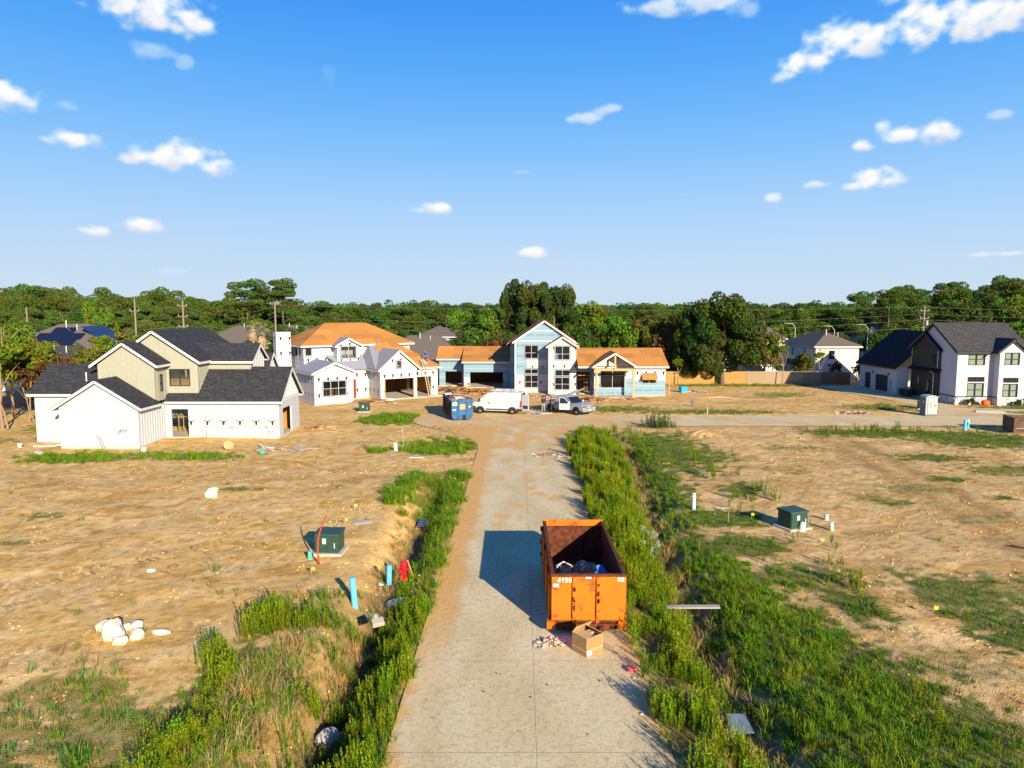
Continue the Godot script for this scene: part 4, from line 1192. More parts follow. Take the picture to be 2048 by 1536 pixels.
func wall(house: Node, called: String, p0: Vector2, p1: Vector2, y0: float, y1: float, m: Material, open := [], peak := [], th := 0.16) -> Dictionary:
	var u3 := Vector3(p1.x - p0.x, 0, p1.y - p0.y)
	var len := u3.length()
	u3 = u3.normalized()
	var n3 := u3.cross(Vector3.UP)
	var o := Vector3(p0.x, 0, p0.y)
	var us := [0.0, len]; var vs := [y0, y1]
	for e in open:
		us.append_array([e[0], e[1]]); vs.append_array([e[2], e[3]])
	us.sort(); vs.sort()
	var hole := func(u: float, v: float) -> bool:
		if u < 0 or u > len: return false
		if v < y0 or v > y1: return true
		for e in open:
			if u > e[0] and u < e[1] and v > e[2] and v < e[3]: return true
		return false
	var P := func(u: float, v: float, w: float) -> Vector3: return o + u3 * u + Vector3(0, v, 0) - n3 * w
	var b := nb()
	for i in us.size() - 1:
		for j in vs.size() - 1:
			var ua: float = us[i]; var ub: float = us[i + 1]; var va: float = vs[j]; var vb: float = vs[j + 1]
			if ub - ua < 1e-4 or vb - va < 1e-4: continue
			var um := (ua + ub) / 2; var vm := (va + vb) / 2
			if hole.call(um, vm): continue
			b.quad(P.call(ua, va, 0), P.call(ub, va, 0), P.call(ub, vb, 0), P.call(ua, vb, 0), [Vector2(ua, -va), Vector2(ub, -va), Vector2(ub, -vb), Vector2(ua, -vb)])
			b.quad(P.call(ub, va, th), P.call(ua, va, th), P.call(ua, vb, th), P.call(ub, vb, th))
			if hole.call(ua - 0.002, vm): b.quad(P.call(ua, va, th), P.call(ua, va, 0), P.call(ua, vb, 0), P.call(ua, vb, th))
			if hole.call(ub + 0.002, vm): b.quad(P.call(ub, va, 0), P.call(ub, va, th), P.call(ub, vb, th), P.call(ub, vb, 0))
			if hole.call(um, va - 0.002): b.quad(P.call(ua, va, th), P.call(ub, va, th), P.call(ub, va, 0), P.call(ua, va, 0))
			if hole.call(um, vb + 0.002) and vb < y1 - 1e-4: b.quad(P.call(ua, vb, 0), P.call(ub, vb, 0), P.call(ub, vb, th), P.call(ua, vb, th))
	if peak.size():  # triangle above: [along, height]
		var a: Vector3 = P.call(0, y1, 0); var c: Vector3 = P.call(len, y1, 0); var d: Vector3 = P.call(peak[0], peak[1], 0)
		b.tri(a, c, d, Vector2(0, -y1), Vector2(len, -y1), Vector2(peak[0], -peak[1]))
		var w := n3 * th
		b.tri(c - w, a - w, d - w)
	var mi := obj(called, b, m, house)
	return {"node": mi, "P": P, "n": n3, "u": u3, "len": len}

var unit_box: BoxMesh

func battens(fr: Dictionary, y0: float, y1: float, m: Material, step := 0.4, peak := [], skip := []) -> void:
	if unit_box == null: unit_box = BoxMesh.new()
	var k := 1
	while k * step < fr.len - 0.05:
		var u := k * step
		var top := y1
		if peak.size():
			top = y1 + (peak[1] - y1) * (u / peak[0] if u < peak[0] else (fr.len - u) / (fr.len - peak[0]))
		var bad := false
		for s in skip:
			if u > s[0] - 0.05 and u < s[1] + 0.05: bad = true
		if not bad and top - y0 > 0.2:
			var bs := Basis(fr.u, Vector3.UP, fr.n)
			var c: Vector3 = fr.P.call(u, (y0 + top) / 2, -0.016) - HO
			put("batten", unit_box, m, fr.node, Transform3D(bs * Basis.from_scale(Vector3(0.055, top - y0, 0.03)), c))
		k += 1

func window(house: Node, fr: Dictionary, u0: float, u1: float, v0: float, v1: float, cols: int, rows: Array, fm: Material, glass: Material, tape: Material = null, blind: Material = null) -> void:
	var P: Callable = fr.P
	var n3: Vector3 = fr.n
	var b := nb()
	var bar := func(b: MB, ua: float, ub: float, va: float, vb: float, w0: float, w1: float) -> void:
		var x := [P.call(ua, va, w0), P.call(ub, va, w0), P.call(ub, vb, w0), P.call(ua, vb, w0), P.call(ua, va, w1), P.call(ub, va, w1), P.call(ub, vb, w1), P.call(ua, vb, w1)]
		for f in [[0, 1, 2, 3], [5, 4, 7, 6], [4, 0, 3, 7], [1, 5, 6, 2], [3, 2, 6, 7], [4, 5, 1, 0]]: b.quad(x[f[0]], x[f[1]], x[f[2]], x[f[3]])
	var t := 0.05
	bar.call(b, u0 - 0.01, u0 + t, v0, v1, -0.03, 0.09); bar.call(b, u1 - t, u1 + 0.01, v0, v1, -0.03, 0.09)
	bar.call(b, u0 + t, u1 - t, v1 - t, v1 + 0.01, -0.028, 0.09); bar.call(b, u0 + t, u1 - t, v0 - 0.01, v0 + t, -0.028, 0.09)
	for i in range(1, cols):
		var u := lerpf(u0, u1, i / float(cols))
		bar.call(b, u - 0.03, u + 0.03, v0 + t, v1 - t, -0.022, 0.085)
	var vv := [v0]
	for r in rows:
		vv.append(lerpf(v0, v1, r))
		bar.call(b, u0 + t, u1 - t, vv[-1] - 0.025, vv[-1] + 0.025, -0.016, 0.08)
	vv.append(v1)
	var w := obj("window", b, fm, house)
	for i in cols:
		for j in vv.size() - 1:
			var g := nb()
			var ua := lerpf(u0, u1, i / float(cols)); var ub := lerpf(u0, u1, (i + 1) / float(cols))
			g.quad(P.call(ua + 0.04, vv[j] + 0.03, 0.03), P.call(ub - 0.04, vv[j] + 0.03, 0.03), P.call(ub - 0.04, vv[j + 1] - 0.03, 0.03), P.call(ua + 0.04, vv[j + 1] - 0.03, 0.03))
			obj("pane", g, glass, w)
	if tape:
		b = nb()
		for q in [[u0 - 0.1, u1 + 0.10, v1 + 0.012, v1 + 0.1], [u0 - 0.1, u1 + 0.1, v0 - 0.1, v0 - 0.012], [u0 - 0.1, u0 - 0.012, v0 - 0.012, v1 + 0.012], [u1 + 0.012, u1 + 0.1, v0 - 0.012, v1 + 0.012]]:
			bar.call(b, q[0], q[1], q[2], q[3], -0.006, 0.002)
		obj("flashing_tape", b, tape, w)
	if blind:
		b = nb()
		b.quad(P.call(u0 + 0.02, v0, 0.13), P.call(u1 - 0.02, v0, 0.13), P.call(u1 - 0.02, v1, 0.13), P.call(u0 + 0.02, v1, 0.13))
		obj("blind", b, blind, w)

func roof_slope(roof: Node, pts: Array, m: Material, th := 0.14) -> void:
	var nrm := Vector3()
	for i in pts.size(): nrm += (pts[i] as Vector3).cross(pts[(i + 1) % pts.size()])
	nrm = nrm.normalized()
	if nrm.y < 0:
		pts = pts.duplicate(); pts.reverse(); nrm = -nrm
	var first := 0
	for i in pts.size():
		if absf((pts[(i + 1) % pts.size()] - pts[i]).y) < absf((pts[(first + 1) % pts.size()] - pts[first]).y) - 0.01: first = i
	pts = pts.slice(first) + pts.slice(0, first)
	var b := nb()
	b.prism(pts, -nrm * th)
	obj("roof_slope", b, m, roof)

func sheathed(roof: Node, pts: Array, sd: int) -> void:  # separate oriented-strand sheets nailed on a slope
	var nrm := Vector3()
	for i in pts.size(): nrm += (pts[i] as Vector3).cross(pts[(i + 1) % pts.size()])
	nrm = nrm.normalized()
	if nrm.y < 0:
		pts = pts.duplicate(); pts.reverse(); nrm = -nrm
	roof_slope(roof, pts.map(func(p): return p - nrm * 0.03), M.lumber, 0.10)
	var ex := Vector3(nrm.z, 0, -nrm.x)
	ex = ex.normalized() if ex.length() > 0.01 else Vector3.RIGHT
	var ey := nrm.cross(ex)
	if ey.y < 0:
		ex = -ex; ey = -ey
	var flat := PackedVector2Array()
	var lo := Vector2(1e9, 1e9); var hi := -lo
	for p in pts:
		var q := Vector2((p - pts[0]).dot(ex), (p - pts[0]).dot(ey))
		flat.append(q); lo = lo.min(q); hi = hi.max(q)
	rng.seed = sd
	var r := 0
	var y := lo.y
	while y < hi.y:
		var x := lo.x - (1.22 if r % 2 else 0.0)
		while x < hi.x:
			var cell := PackedVector2Array([Vector2(x + 0.008, y + 0.008), Vector2(x + 2.43, y + 0.008), Vector2(x + 2.43, y + 1.212), Vector2(x + 0.008, y + 1.212)])
			for pc in Geometry2D.intersect_polygons(cell, flat):
				if pc.size() < 3: continue
				var poly := []
				for q in pc: poly.append(pts[0] + ex * q.x + ey * q.y)
				var nn := Vector3()
				for i in poly.size(): nn += (poly[i] as Vector3 - poly[0]).cross(poly[(i + 1) % poly.size()] - poly[0])
				if nn.dot(nrm) < 0: poly.reverse()
				var b := nb()
				b.prism(poly, -nrm * 0.028)
				obj("roof_panel", b, M["osb%d" % (rng.randi() % 4)], roof)
			x += 2.44
		y += 1.22
		r += 1

func slope(roof: Node, pts: Array, m, sd := 0) -> void:
	if m is Material: roof_slope(roof, pts, m)
	else: sheathed(roof, pts, sd)

# ridge along "x" or "z" from a0 to a1, eaves at c0 and c1
func gable_roof(house: Node, axis: String, a0: float, a1: float, c0: float, c1: float, ye: float, yr: float, m0, m1, trim: Material, sd := 1, rakes := [true, true]) -> Node3D:
	var roof := grp("roof", house)
	var cm := (c0 + c1) / 2
	var V := func(a: float, c: float, y: float) -> Vector3: return Vector3(c, y, a) if axis == "z" else Vector3(a, y, c)
	slope(roof, [V.call(a0, c0, ye), V.call(a1, c0, ye), V.call(a1, cm, yr), V.call(a0, cm, yr)], m0, sd)
	slope(roof, [V.call(a0, c1, ye), V.call(a1, c1, ye), V.call(a1, cm, yr), V.call(a0, cm, yr)], m1, sd + 50)
	var b := nb()
	var d := Vector3(0, -0.17, 0)
	for c in [c0, c1]: b.beam(V.call(a0, c, ye) + d, V.call(a1, c, ye) + d, 0.05, 0.2)
	for k in 2:
		if rakes[k]:
			var a: float = [a0, a1][k]
			for c in [c0, c1]: b.beam(V.call(a, c, ye) + d, V.call(a, cm, yr) + d, 0.05, 0.2)
	obj("fascia", b, trim, roof)
	return roof

func hip_roof(house: Node, x0: float, x1: float, z0: float, z1: float, ye: float, yr: float, rx0: float, rx1: float, rz0: float, rz1: float, m, trim: Material, sd := 1) -> Node3D:
	var roof := grp("roof", house)
	var A := Vector3(x0, ye, z1); var B := Vector3(x1, ye, z1); var C := Vector3(x1, ye, z0); var D := Vector3(x0, ye, z0)
	var R := Vector3(rx0, yr, rz0); var S := Vector3(rx1, yr, rz1)
	if absf(rx1 - rx0) > 0.01:
		slope(roof, [A, B, S, R], m, sd); slope(roof, [C, D, R, S], m, sd + 1); slope(roof, [D, A, R], m, sd + 2); slope(roof, [B, C, S], m, sd + 3)
	else:
		slope(roof, [A, B, R], m, sd); slope(roof, [B, C, S, R], m, sd + 1); slope(roof, [C, D, S], m, sd + 2); slope(roof, [D, A, R, S], m, sd + 3)
	var b := nb()
	var d := Vector3(0, -0.17, 0)
	b.beam(A + d, B + d, 0.05, 0.2); b.beam(B + d, C + d, 0.05, 0.2); b.beam(C + d, D + d, 0.05, 0.2); b.beam(D + d, A + d, 0.05, 0.2)
	obj("fascia", b, trim, roof)
	return roof

func base_slab(house: Node, rects: Array) -> void:
	var b := nb()
	for r in rects: b.box(Vector3(r[0], -0.3, r[2]), Vector3(r[1], 0.11, r[3]))
	obj("foundation", b, M.slab, house)

func stud_wall(house: Node, p0: Vector2, p1: Vector2, y0: float, y1: float, m: Material, back: Material = null, step := 0.41) -> void:
	var u := Vector3(p1.x - p0.x, 0, p1.y - p0.y)
	var len := u.length(); u = u.normalized()
	var o := Vector3(p0.x, 0, p0.y)
	var n3 := u.cross(Vector3.UP)
	var b := nb()
	b.beam(o + Vector3(0, y0 + 0.02, 0), o + u * len + Vector3(0, y0 + 0.02, 0), 0.1, 0.04)
	b.beam(o + Vector3(0, y1 - 0.04, 0), o + u * len + Vector3(0, y1 - 0.04, 0), 0.1, 0.08)
	b.beam(o + Vector3(0, (y0 + y1) / 2, 0), o + u * len + Vector3(0, (y0 + y1) / 2, 0), 0.09, 0.04)
	var k := 0.0
	while k <= len:
		b.beam(o + u * k + Vector3(0, y0 + 0.04, 0), o + u * k + Vector3(0, y1 - 0.08, 0), 0.045, 0.1, n3)
		k += step
	obj("studs", b, m, house).set_meta("kind", "stuff")
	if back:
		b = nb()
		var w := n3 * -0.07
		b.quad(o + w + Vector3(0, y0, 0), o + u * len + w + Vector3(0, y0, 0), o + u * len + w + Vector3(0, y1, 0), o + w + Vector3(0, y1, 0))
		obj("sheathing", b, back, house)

func sprayed(house: Node, s: String, fr: Dictionary, u: float, v: float, h: float) -> void:
	var t := TextMesh.new()
	t.text = s
	var f := SystemFont.new()
	f.font_names = PackedStringArray(["Droid Sans"])
	t.font = f
	t.font_size = 64
	t.pixel_size = h / 48.0
	t.depth = 0.006
	put("painted_number", t, M.frame_dark, house, Transform3D(Basis(fr.u, Vector3.UP, fr.n), fr.P.call(u, v, -0.006) - HO))

# ---------------------------------------------------------------- the houses
func left_house() -> void:
	HO = Vector3(-29, 0, -62)
	var h := thing("unfinished_house", "white and beige house shell with dark roofs and a wrapped garage wall", "house", HO)
	base_slab(h, [[-35.5, -29.35, -63, -55.15], [-29.35, -19.8, -65.3, -59.65], [-38.9, -35.5, -63, -57.5]])
	var w := wall(h, "wall", Vector2(-35.5, -55.1), Vector2(-29.3, -55.1), 0.1, 3.3, M.siding_white, [], [3.1, 5.32])
	w = wall(h, "wall", Vector2(-29.3, -55.1), Vector2(-29.3, -59.6), 0.1, 3.35, M.siding_white)
	battens(w, 0.15, 3.2, M.trim)
	wall(h, "wall", Vector2(-35.5, -57.9), Vector2(-35.5, -55.1), 0.1, 3.35, M.siding_white)
	gable_roof(h, "z", -58.0, -54.75, -35.9, -28.9, 3.27, 5.47, M.shingle, M.shingle, M.trim, 1, [false, true])
	# upper beige gables
	w = wall(h, "wall", Vector2(-33.9, -57.9), Vector2(-29.3, -57.9), 3.0, 6.45, M.siding_beige, [], [2.3, 8.1])
	battens(w, 3.3, 6.45, M.siding_beige, 0.4, [2.3, 8.1])
	w = wall(h, "wall", Vector2(-29.3, -57.9), Vector2(-29.3, -60.0), 3.0, 6.45, M.siding_beige, [[0.9, 1.35, 4.1, 5.5]])
	battens(w, 3.3, 6.4, M.siding_beige, 0.4, [], [[0.8, 1.45]])
	window(h, w, 0.9, 1.35, 4.1, 5.5, 1, [0.5], M.frame_dark, M.glass)
	wall(h, "wall", Vector2(-33.9, -66.0), Vector2(-33.9, -57.9), 3.0, 6.45, M.siding_beige)
	gable_roof(h, "z", -66.0, -57.5, -34.35, -28.88, 6.42, 8.28, M.shingle, M.shingle, M.trim, 1, [false, true])
	w = wall(h, "wall", Vector2(-33.8, -60.0), Vector2(-26.65, -60.0), 3.0, 6.6, M.siding_beige, [[4.74, 6.47, 4.43, 5.87]], [3.57, 9.05])
	battens(w, 3.3, 6.6, M.siding_beige, 0.4, [3.57, 9.05], [[4.7, 6.5]])
	window(h, w, 4.74, 6.47, 4.43, 5.87, 2, [0.5], M.frame_dark, M.glass)
	w = wall(h, "wall", Vector2(-26.65, -60.0), Vector2(-26.65, -70.0), 3.0, 6.6, M.siding_beige)
	battens(w, 3.3, 6.5, M.siding_beige)
	gable_roof(h, "z", -70.3, -59.6, -34.15, -26.3, 6.56, 9.2, M.shingle, M.shingle, M.trim, 1, [true, true])
	w = wall(h, "wall", Vector2(-26.65, -62.2), Vector2(-22.95, -62.2), 3.2, 6.5, M.siding_beige)
	battens(w, 4.8, 6.4, M.siding_beige)
	w = wall(h, "wall", Vector2(-22.95, -62.2), Vector2(-22.95, -65.6), 3.2, 6.5, M.siding_white, [], [1.7, 7.75])
	battens(w, 4.6, 6.5, M.trim, 0.4, [1.7, 7.75])
	gable_roof(h, "x", -30.2, -22.6, -61.85, -65.95, 6.47, 7.9, M.shingle, M.shingle, M.trim, 1, [false, true])
	w = wall(h, "wall", Vector2(-22.8, -65.75), Vector2(-22.8, -68.3), 0.1, 5.45, M.siding_white, [], [1.3, 6.8])
	battens(w, 4.0, 5.45, M.trim, 0.4, [1.3, 6.8])
	gable_roof(h, "x", -30.0, -22.5, -65.5, -68.6, 5.4, 6.95, M.shingle, M.shingle, M.trim, 1, [false, true])
	# garage
	w = wall(h, "wall", Vector2(-29.3, -59.6), Vector2(-19.75, -59.6), 0.1, 3.25, M.wrap, [[0.42, 1.86, 0.1, 2.5]])
	sprayed(h, "8", w, 4.75, 1.25, 0.32); sprayed(h, "10", w, 5.45, 0.85, 0.26); sprayed(h, "72", w, 8.4, 0.9, 0.24); sprayed(h, "17", w, 8.75, 0.45, 0.36)
	var b := nb()
	b.box(Vector3(-29.3, 2.55, -59.6), Vector3(-19.75, 3.12, -59.585))
	b.box(Vector3(-29.28, 0.12, -59.6), Vector3(-28.9, 2.55, -59.587))
	obj("frieze", b, M.siding_white, h)
	b = nb()
	b.tube([Vector3(-25.75, 0.0, -59.2), Vector3(-25.95, 2.35, -59.52)], [0.035], 6)
	obj("leaning_pipe", b, M.grey, h)
	w = wall(h, "wall", Vector2(-19.75, -59.6), Vector2(-19.75, -65.3), 0.1, 3.25, M.siding_white, [[1.05, 3.5, 0.1, 2.42]])
	var w2 := wall(h, "wall", Vector2(-19.75, -59.6), Vector2(-19.75, -65.3), 3.25, 3.26, M.siding_white, [], [2.85, 5.75])
	battens(w2, 3.3, 3.3, M.trim, 0.3, [2.85, 5.75])
	b = nb()
	b.box(Vector3(-19.75, 3.0, -65.3), Vector3(-19.7, 3.24, -59.6))
	obj("band_board", b, M.trim, h)
	wall(h, "wall", Vector2(-19.75, -65.3), Vector2(-26.6, -65.3), 0.1, 3.25, M.osb1)
	var roof := gable_roof(h, "x", -26.64, -19.38, -59.3, -65.6, 3.24, 5.9, M.shingle, M.shingle, M.trim, 1, [false, true])
	roof_slope(roof, [Vector3(-29.3, 3.24, -59.3), Vector3(-26.66, 3.24, -59.3), Vector3(-26.66, 3.83, -59.99), Vector3(-29.3, 3.83, -59.99)], M.shingle)
	b = nb()
	b.beam(Vector3(-29.25, 3.07, -59.3), Vector3(-26.66, 3.07, -59.3), 0.05, 0.2)
	obj("fascia", b, M.trim, roof)
	stud_wall(h, Vector2(-29.2, -61.6), Vector2(-25.0, -61.6), 0.1, 3.0, M.lumber)
	stud_wall(h, Vector2(-29.2, -64.6), Vector2(-20.0, -64.6), 0.1, 3.0, M.lumber, M.osb2)
	# low side wing
	wall(h, "wall", Vector2(-38.9, -57.4), Vector2(-35.66, -57.4), 0.1, 4.15, M.siding_white)
	wall(h, "wall", Vector2(-38.9, -63.0), Vector2(-38.9, -57.4), 0.1, 4.15, M.siding_white, [], [2.8, 6.15])
	gable_roof(h, "x", -39.3, -33.92, -57.05, -63.35, 4.15, 6.3, M.shingle, M.shingle, M.trim, 1, [true, false])
	b = nb()
	b.tube([Vector3(-35.1, 5.0, -58.3), Vector3(-35.1, 5.75, -58.3)], [0.06], 6)
	obj("vent_pipe", b, M.white, roof)
	b = nb()  # cables sticking out of the front gable
	for q in [[-32.6, 0.25, 1.0], [-32.4, 0.2, 0.9]]:
		b.tube([Vector3(q[0], q[2], -55.1), Vector3(q[0] + 0.05, q[2] + 0.1, -54.95), Vector3(q[0] + 0.3, 0.5, -54.9), Vector3(q[0] + 0.55, 0.02, -54.8)], [0.018], 5)
	for i in 6: b.tube([Vector3(-30.7 + i * 0.07, 1.5 - 0.05 * (i % 3), -55.1), Vector3(-30.75 + i * 0.11, 1.45 + 0.1 * (i % 2), -54.98), Vector3(-30.85 + i * 0.14, 1.15 + 0.12 * (i % 3), -54.96)], [0.014], 5)
	obj("cable_stub", b, M.black, h)

func wrapped_house() -> void:
	HO = Vector3.ZERO
	var h := thing("unfinished_house", "white wrapped house shell with orange board hip roof and grey felt slopes", "house", Vector3(-22.5, 0, -80.37), deg_to_rad(35.0))
	base_slab(h, [[-0.1, 4.8, -8.0, 0.1], [4.8, 8.0, -8.0, -3.0], [8.0, 16.4, -8.5, 0.4], [0.9, 15.1, -14.5, -8.0]])
	var ws: Material = M.wrap_small
	var w := wall(h, "wall", Vector2(0, 0), Vector2(4.7, 0), 0.1, 3.72, ws, [[1.0, 3.8, 0.95, 2.7]], [2.35, 4.78])
	window(h, w, 1.0, 3.8, 0.95, 2.7, 3, [0.5], M.frame_white, M.glass, M.tape)
	wall(h, "wall", Vector2(0, -8.0), Vector2(0, 0), 0.1, 3.75, ws)
	wall(h, "wall", Vector2(4.7, 0), Vector2(4.7, -3.2), 0.1, 3.75, ws)
	w = wall(h, "wall", Vector2(4.86, -3.2), Vector2(8.0, -3.2), 0.1, 3.75, ws, [[0.5, 1.5, 0.1, 2.4]])
	var b := nb()
	b.box(Vector3(5.38, 0.12, -3.32), Vector3(6.34, 2.38, -3.27))
	obj("door", b, mat(0.22, 0.035, 0.02, 0.6), h)
	wall(h, "wall", Vector2(8.0, -3.2), Vector2(8.0, 0.3), 0.1, 3.75, ws)
	w = wall(h, "wall", Vector2(8.0, 0.3), Vector2(12.9, 0.3), 0.1, 3.75, ws, [[0.55, 4.5, 0.1, 2.55]], [2.45, 5.95])
	window(h, {"P": func(u, v, d): return Vector3(8.0 + u, v, 0.33 - d), "n": Vector3(0, 0, 1), "u": Vector3.RIGHT}, 2.15, 2.8, 3.8, 4.75, 1, [], M.frame_white, M.dark_glass, M.tape)
	b = nb()
	b.box(Vector3(8.5, 0.12, 0.14), Vector3(8.6, 2.6, 0.34)); b.box(Vector3(12.4, 0.12, 0.14), Vector3(12.5, 2.6, 0.34))
	b.box(Vector3(13.15, 0.12, -0.75), Vector3(13.25, 2.5, -0.56)); b.box(Vector3(15.3, 0.12, -0.75), Vector3(15.4, 2.5, -0.56))
	obj("garage_jamb", b, M.lumber_pale, h)
	w = wall(h, "wall", Vector2(12.9, -0.6), Vector2(16.3, -0.6), 0.1, 3.75, ws, [[0.3, 2.5, 0.1, 2.5]])
	wall(h, "wall", Vector2(16.3, -0.6), Vector2(16.3, -8.5), 0.1, 3.75, ws)
	wall(h, "wall", Vector2(16.3, -8.5), Vector2(15.1, -8.5), 0.1, 3.75, ws)
	stud_wall(h, Vector2(8.2, -6.6), Vector2(16.2, -6.6), 0.1, 3.3, M.lumber_red, M.inside)
	stud_wall(h, Vector2(16.1, -0.8), Vector2(16.1, -6.6), 0.1, 3.3, M.lumber, M.osb2)
	stud_wall(h, Vector2(0.2, -3.5), Vector2(4.6, -3.5), 0.1, 3.3, M.lumber)
	# upper storey
	w = wall(h, "wall", Vector2(0.9, -6.0), Vector2(15.1, -6.0), 3.2, 6.6, ws, [[0.2, 1.0, 5.3, 6.3]])
	window(h, w, 0.2, 1.0, 5.3, 6.3, 1, [], M.frame_white, M.dark_glass, M.tape)
	w = wall(h, "wall", Vector2(0.9, -14.5), Vector2(0.9, -6.0), 0.1, 6.6, ws, [[4.1, 4.8, 5.2, 6.3], [5.5, 6.2, 5.2, 6.3], [6.9, 7.6, 5.2, 6.3]])
	for i in 3: window(h, w, 4.1 + i * 1.4, 4.8 + i * 1.4, 5.2, 6.3, 1, [], M.frame_dark, M.glass)
	wall(h, "wall", Vector2(15.1, -6.0), Vector2(15.1, -14.5), 0.1, 6.6, ws)
	wall(h, "wall", Vector2(15.1, -14.5), Vector2(0.9, -14.5), 0.1, 6.6, ws)
	window(h, {"P": func(u, v, d): return Vector3(15.1 + d * -1.0 + 0.03, v, -6.0 - u), "n": Vector3(1, 0, 0), "u": Vector3(0, 0, -1)}, 0.5, 1.7, 4.9, 6.2, 2, [], M.frame_dark, M.dark_glass)
	# bay in the upper storey
	w = wall(h, "wall", Vector2(4.6, -4.6), Vector2(7.5, -4.6), 3.4, 6.55, ws, [[0.45, 2.45, 4.9, 6.4]], [1.45, 7.35])
	window(h, w, 0.45, 2.45, 4.9, 6.4, 2, [], M.frame_white, M.glass, M.tape)
	wall(h, "wall", Vector2(4.6, -6.0), Vector2(4.6, -4.6), 3.4, 6.6, ws)
	wall(h, "wall", Vector2(7.5, -4.6), Vector2(7.5, -6.0), 3.4, 6.6, ws)
	gable_roof(h, "z", -8.2, -4.2, 4.25, 7.85, 6.55, 7.5, M.felt, "osb", M.trim, 5, [false, true])
	hip_roof(h, 0.45, 15.6, -15.0, -5.5, 6.62, 9.2, 5.2, 10.8, -10.2, -10.2, "osb", M.trim, 10)
	# lower roofs
	gable_roof(h, "z", -6.0, 0.4, -0.4, 5.1, 3.72, 4.92, M.felt, M.felt, M.trim, 1, [false, true])
	var low := grp("roof", h)
	roof_slope(low, [Vector3(5.0, 3.75, -2.8), Vector3(7.8, 3.75, -2.8), Vector3(8.4, 5.3, -6.0), Vector3(3.6, 5.3, -6.0)], M.felt)
	gable_roof(h, "z", -4.9, 0.7, 7.62, 13.28, 3.74, 6.1, M.felt, "osb", M.trim, 20, [false, true])
	var hp := grp("roof", h)
	slope(hp, [Vector3(13.2, 3.76, -0.2), Vector3(16.7, 3.76, -0.2), Vector3(12.3, 7.1, -6.2), Vector3(11.0, 7.1, -6.2), Vector3(9.4, 6.0, -4.2)], "osb", 30)
	slope(hp, [Vector3(16.7, 3.76, -0.2), Vector3(16.7, 3.76, -8.8), Vector3(12.3, 7.1, -6.2)], "osb", 33)
	roof_slope(hp, [Vector3(7.62, 3.76, -0.2), Vector3(7.62, 3.76, -6.0), Vector3(9.6, 6.9, -7.0), Vector3(11.0, 7.1, -6.2)], M.felt)
	b = nb()
	b.beam(Vector3(13.2, 3.6, -0.2), Vector3(16.7, 3.6, -0.2), 0.05, 0.2); b.beam(Vector3(16.7, 3.6, -0.2), Vector3(16.7, 3.6, -8.8), 0.05, 0.2)
	obj("fascia", b, M.trim, hp)
	b = nb()  # loose felt strips and cap nails on the grey slopes
	rng.seed = 8
	for i in 60:
		var u := rng.randf_range(8.1, 10.0); var z := rng.randf_range(-4.3, 0.3)
		var y := 3.74 + (u - 7.62) / 2.83 * 2.36
		b.box(Vector3(u, y - 0.02, z), Vector3(u + 0.1, y + 0.06, z + 0.1))
	obj("cap_nails", b, mat(0.45, 0.12, 0.06, 0.6), hp).set_meta("kind", "stuff")
	b = nb()
	for q in [[14.2, -0.9], [14.55, -1.0], [14.9, -1.1]]:
		b.xf = Transform3D(Basis(Vector3.RIGHT, 0.5), Vector3(q[0], 4.32, q[1]))
		b.box(Vector3(-0.14, 0, -0.5), Vector3(0.14, 0.1, 0.5))
	obj("shingle_bundle", b, M.grey, hp)
	b = nb()
	b.box(Vector3(-1.35, 0.0, -10.5), Vector3(0.45, 8.15, -9.3))
	obj("chimney", b, ws, h)

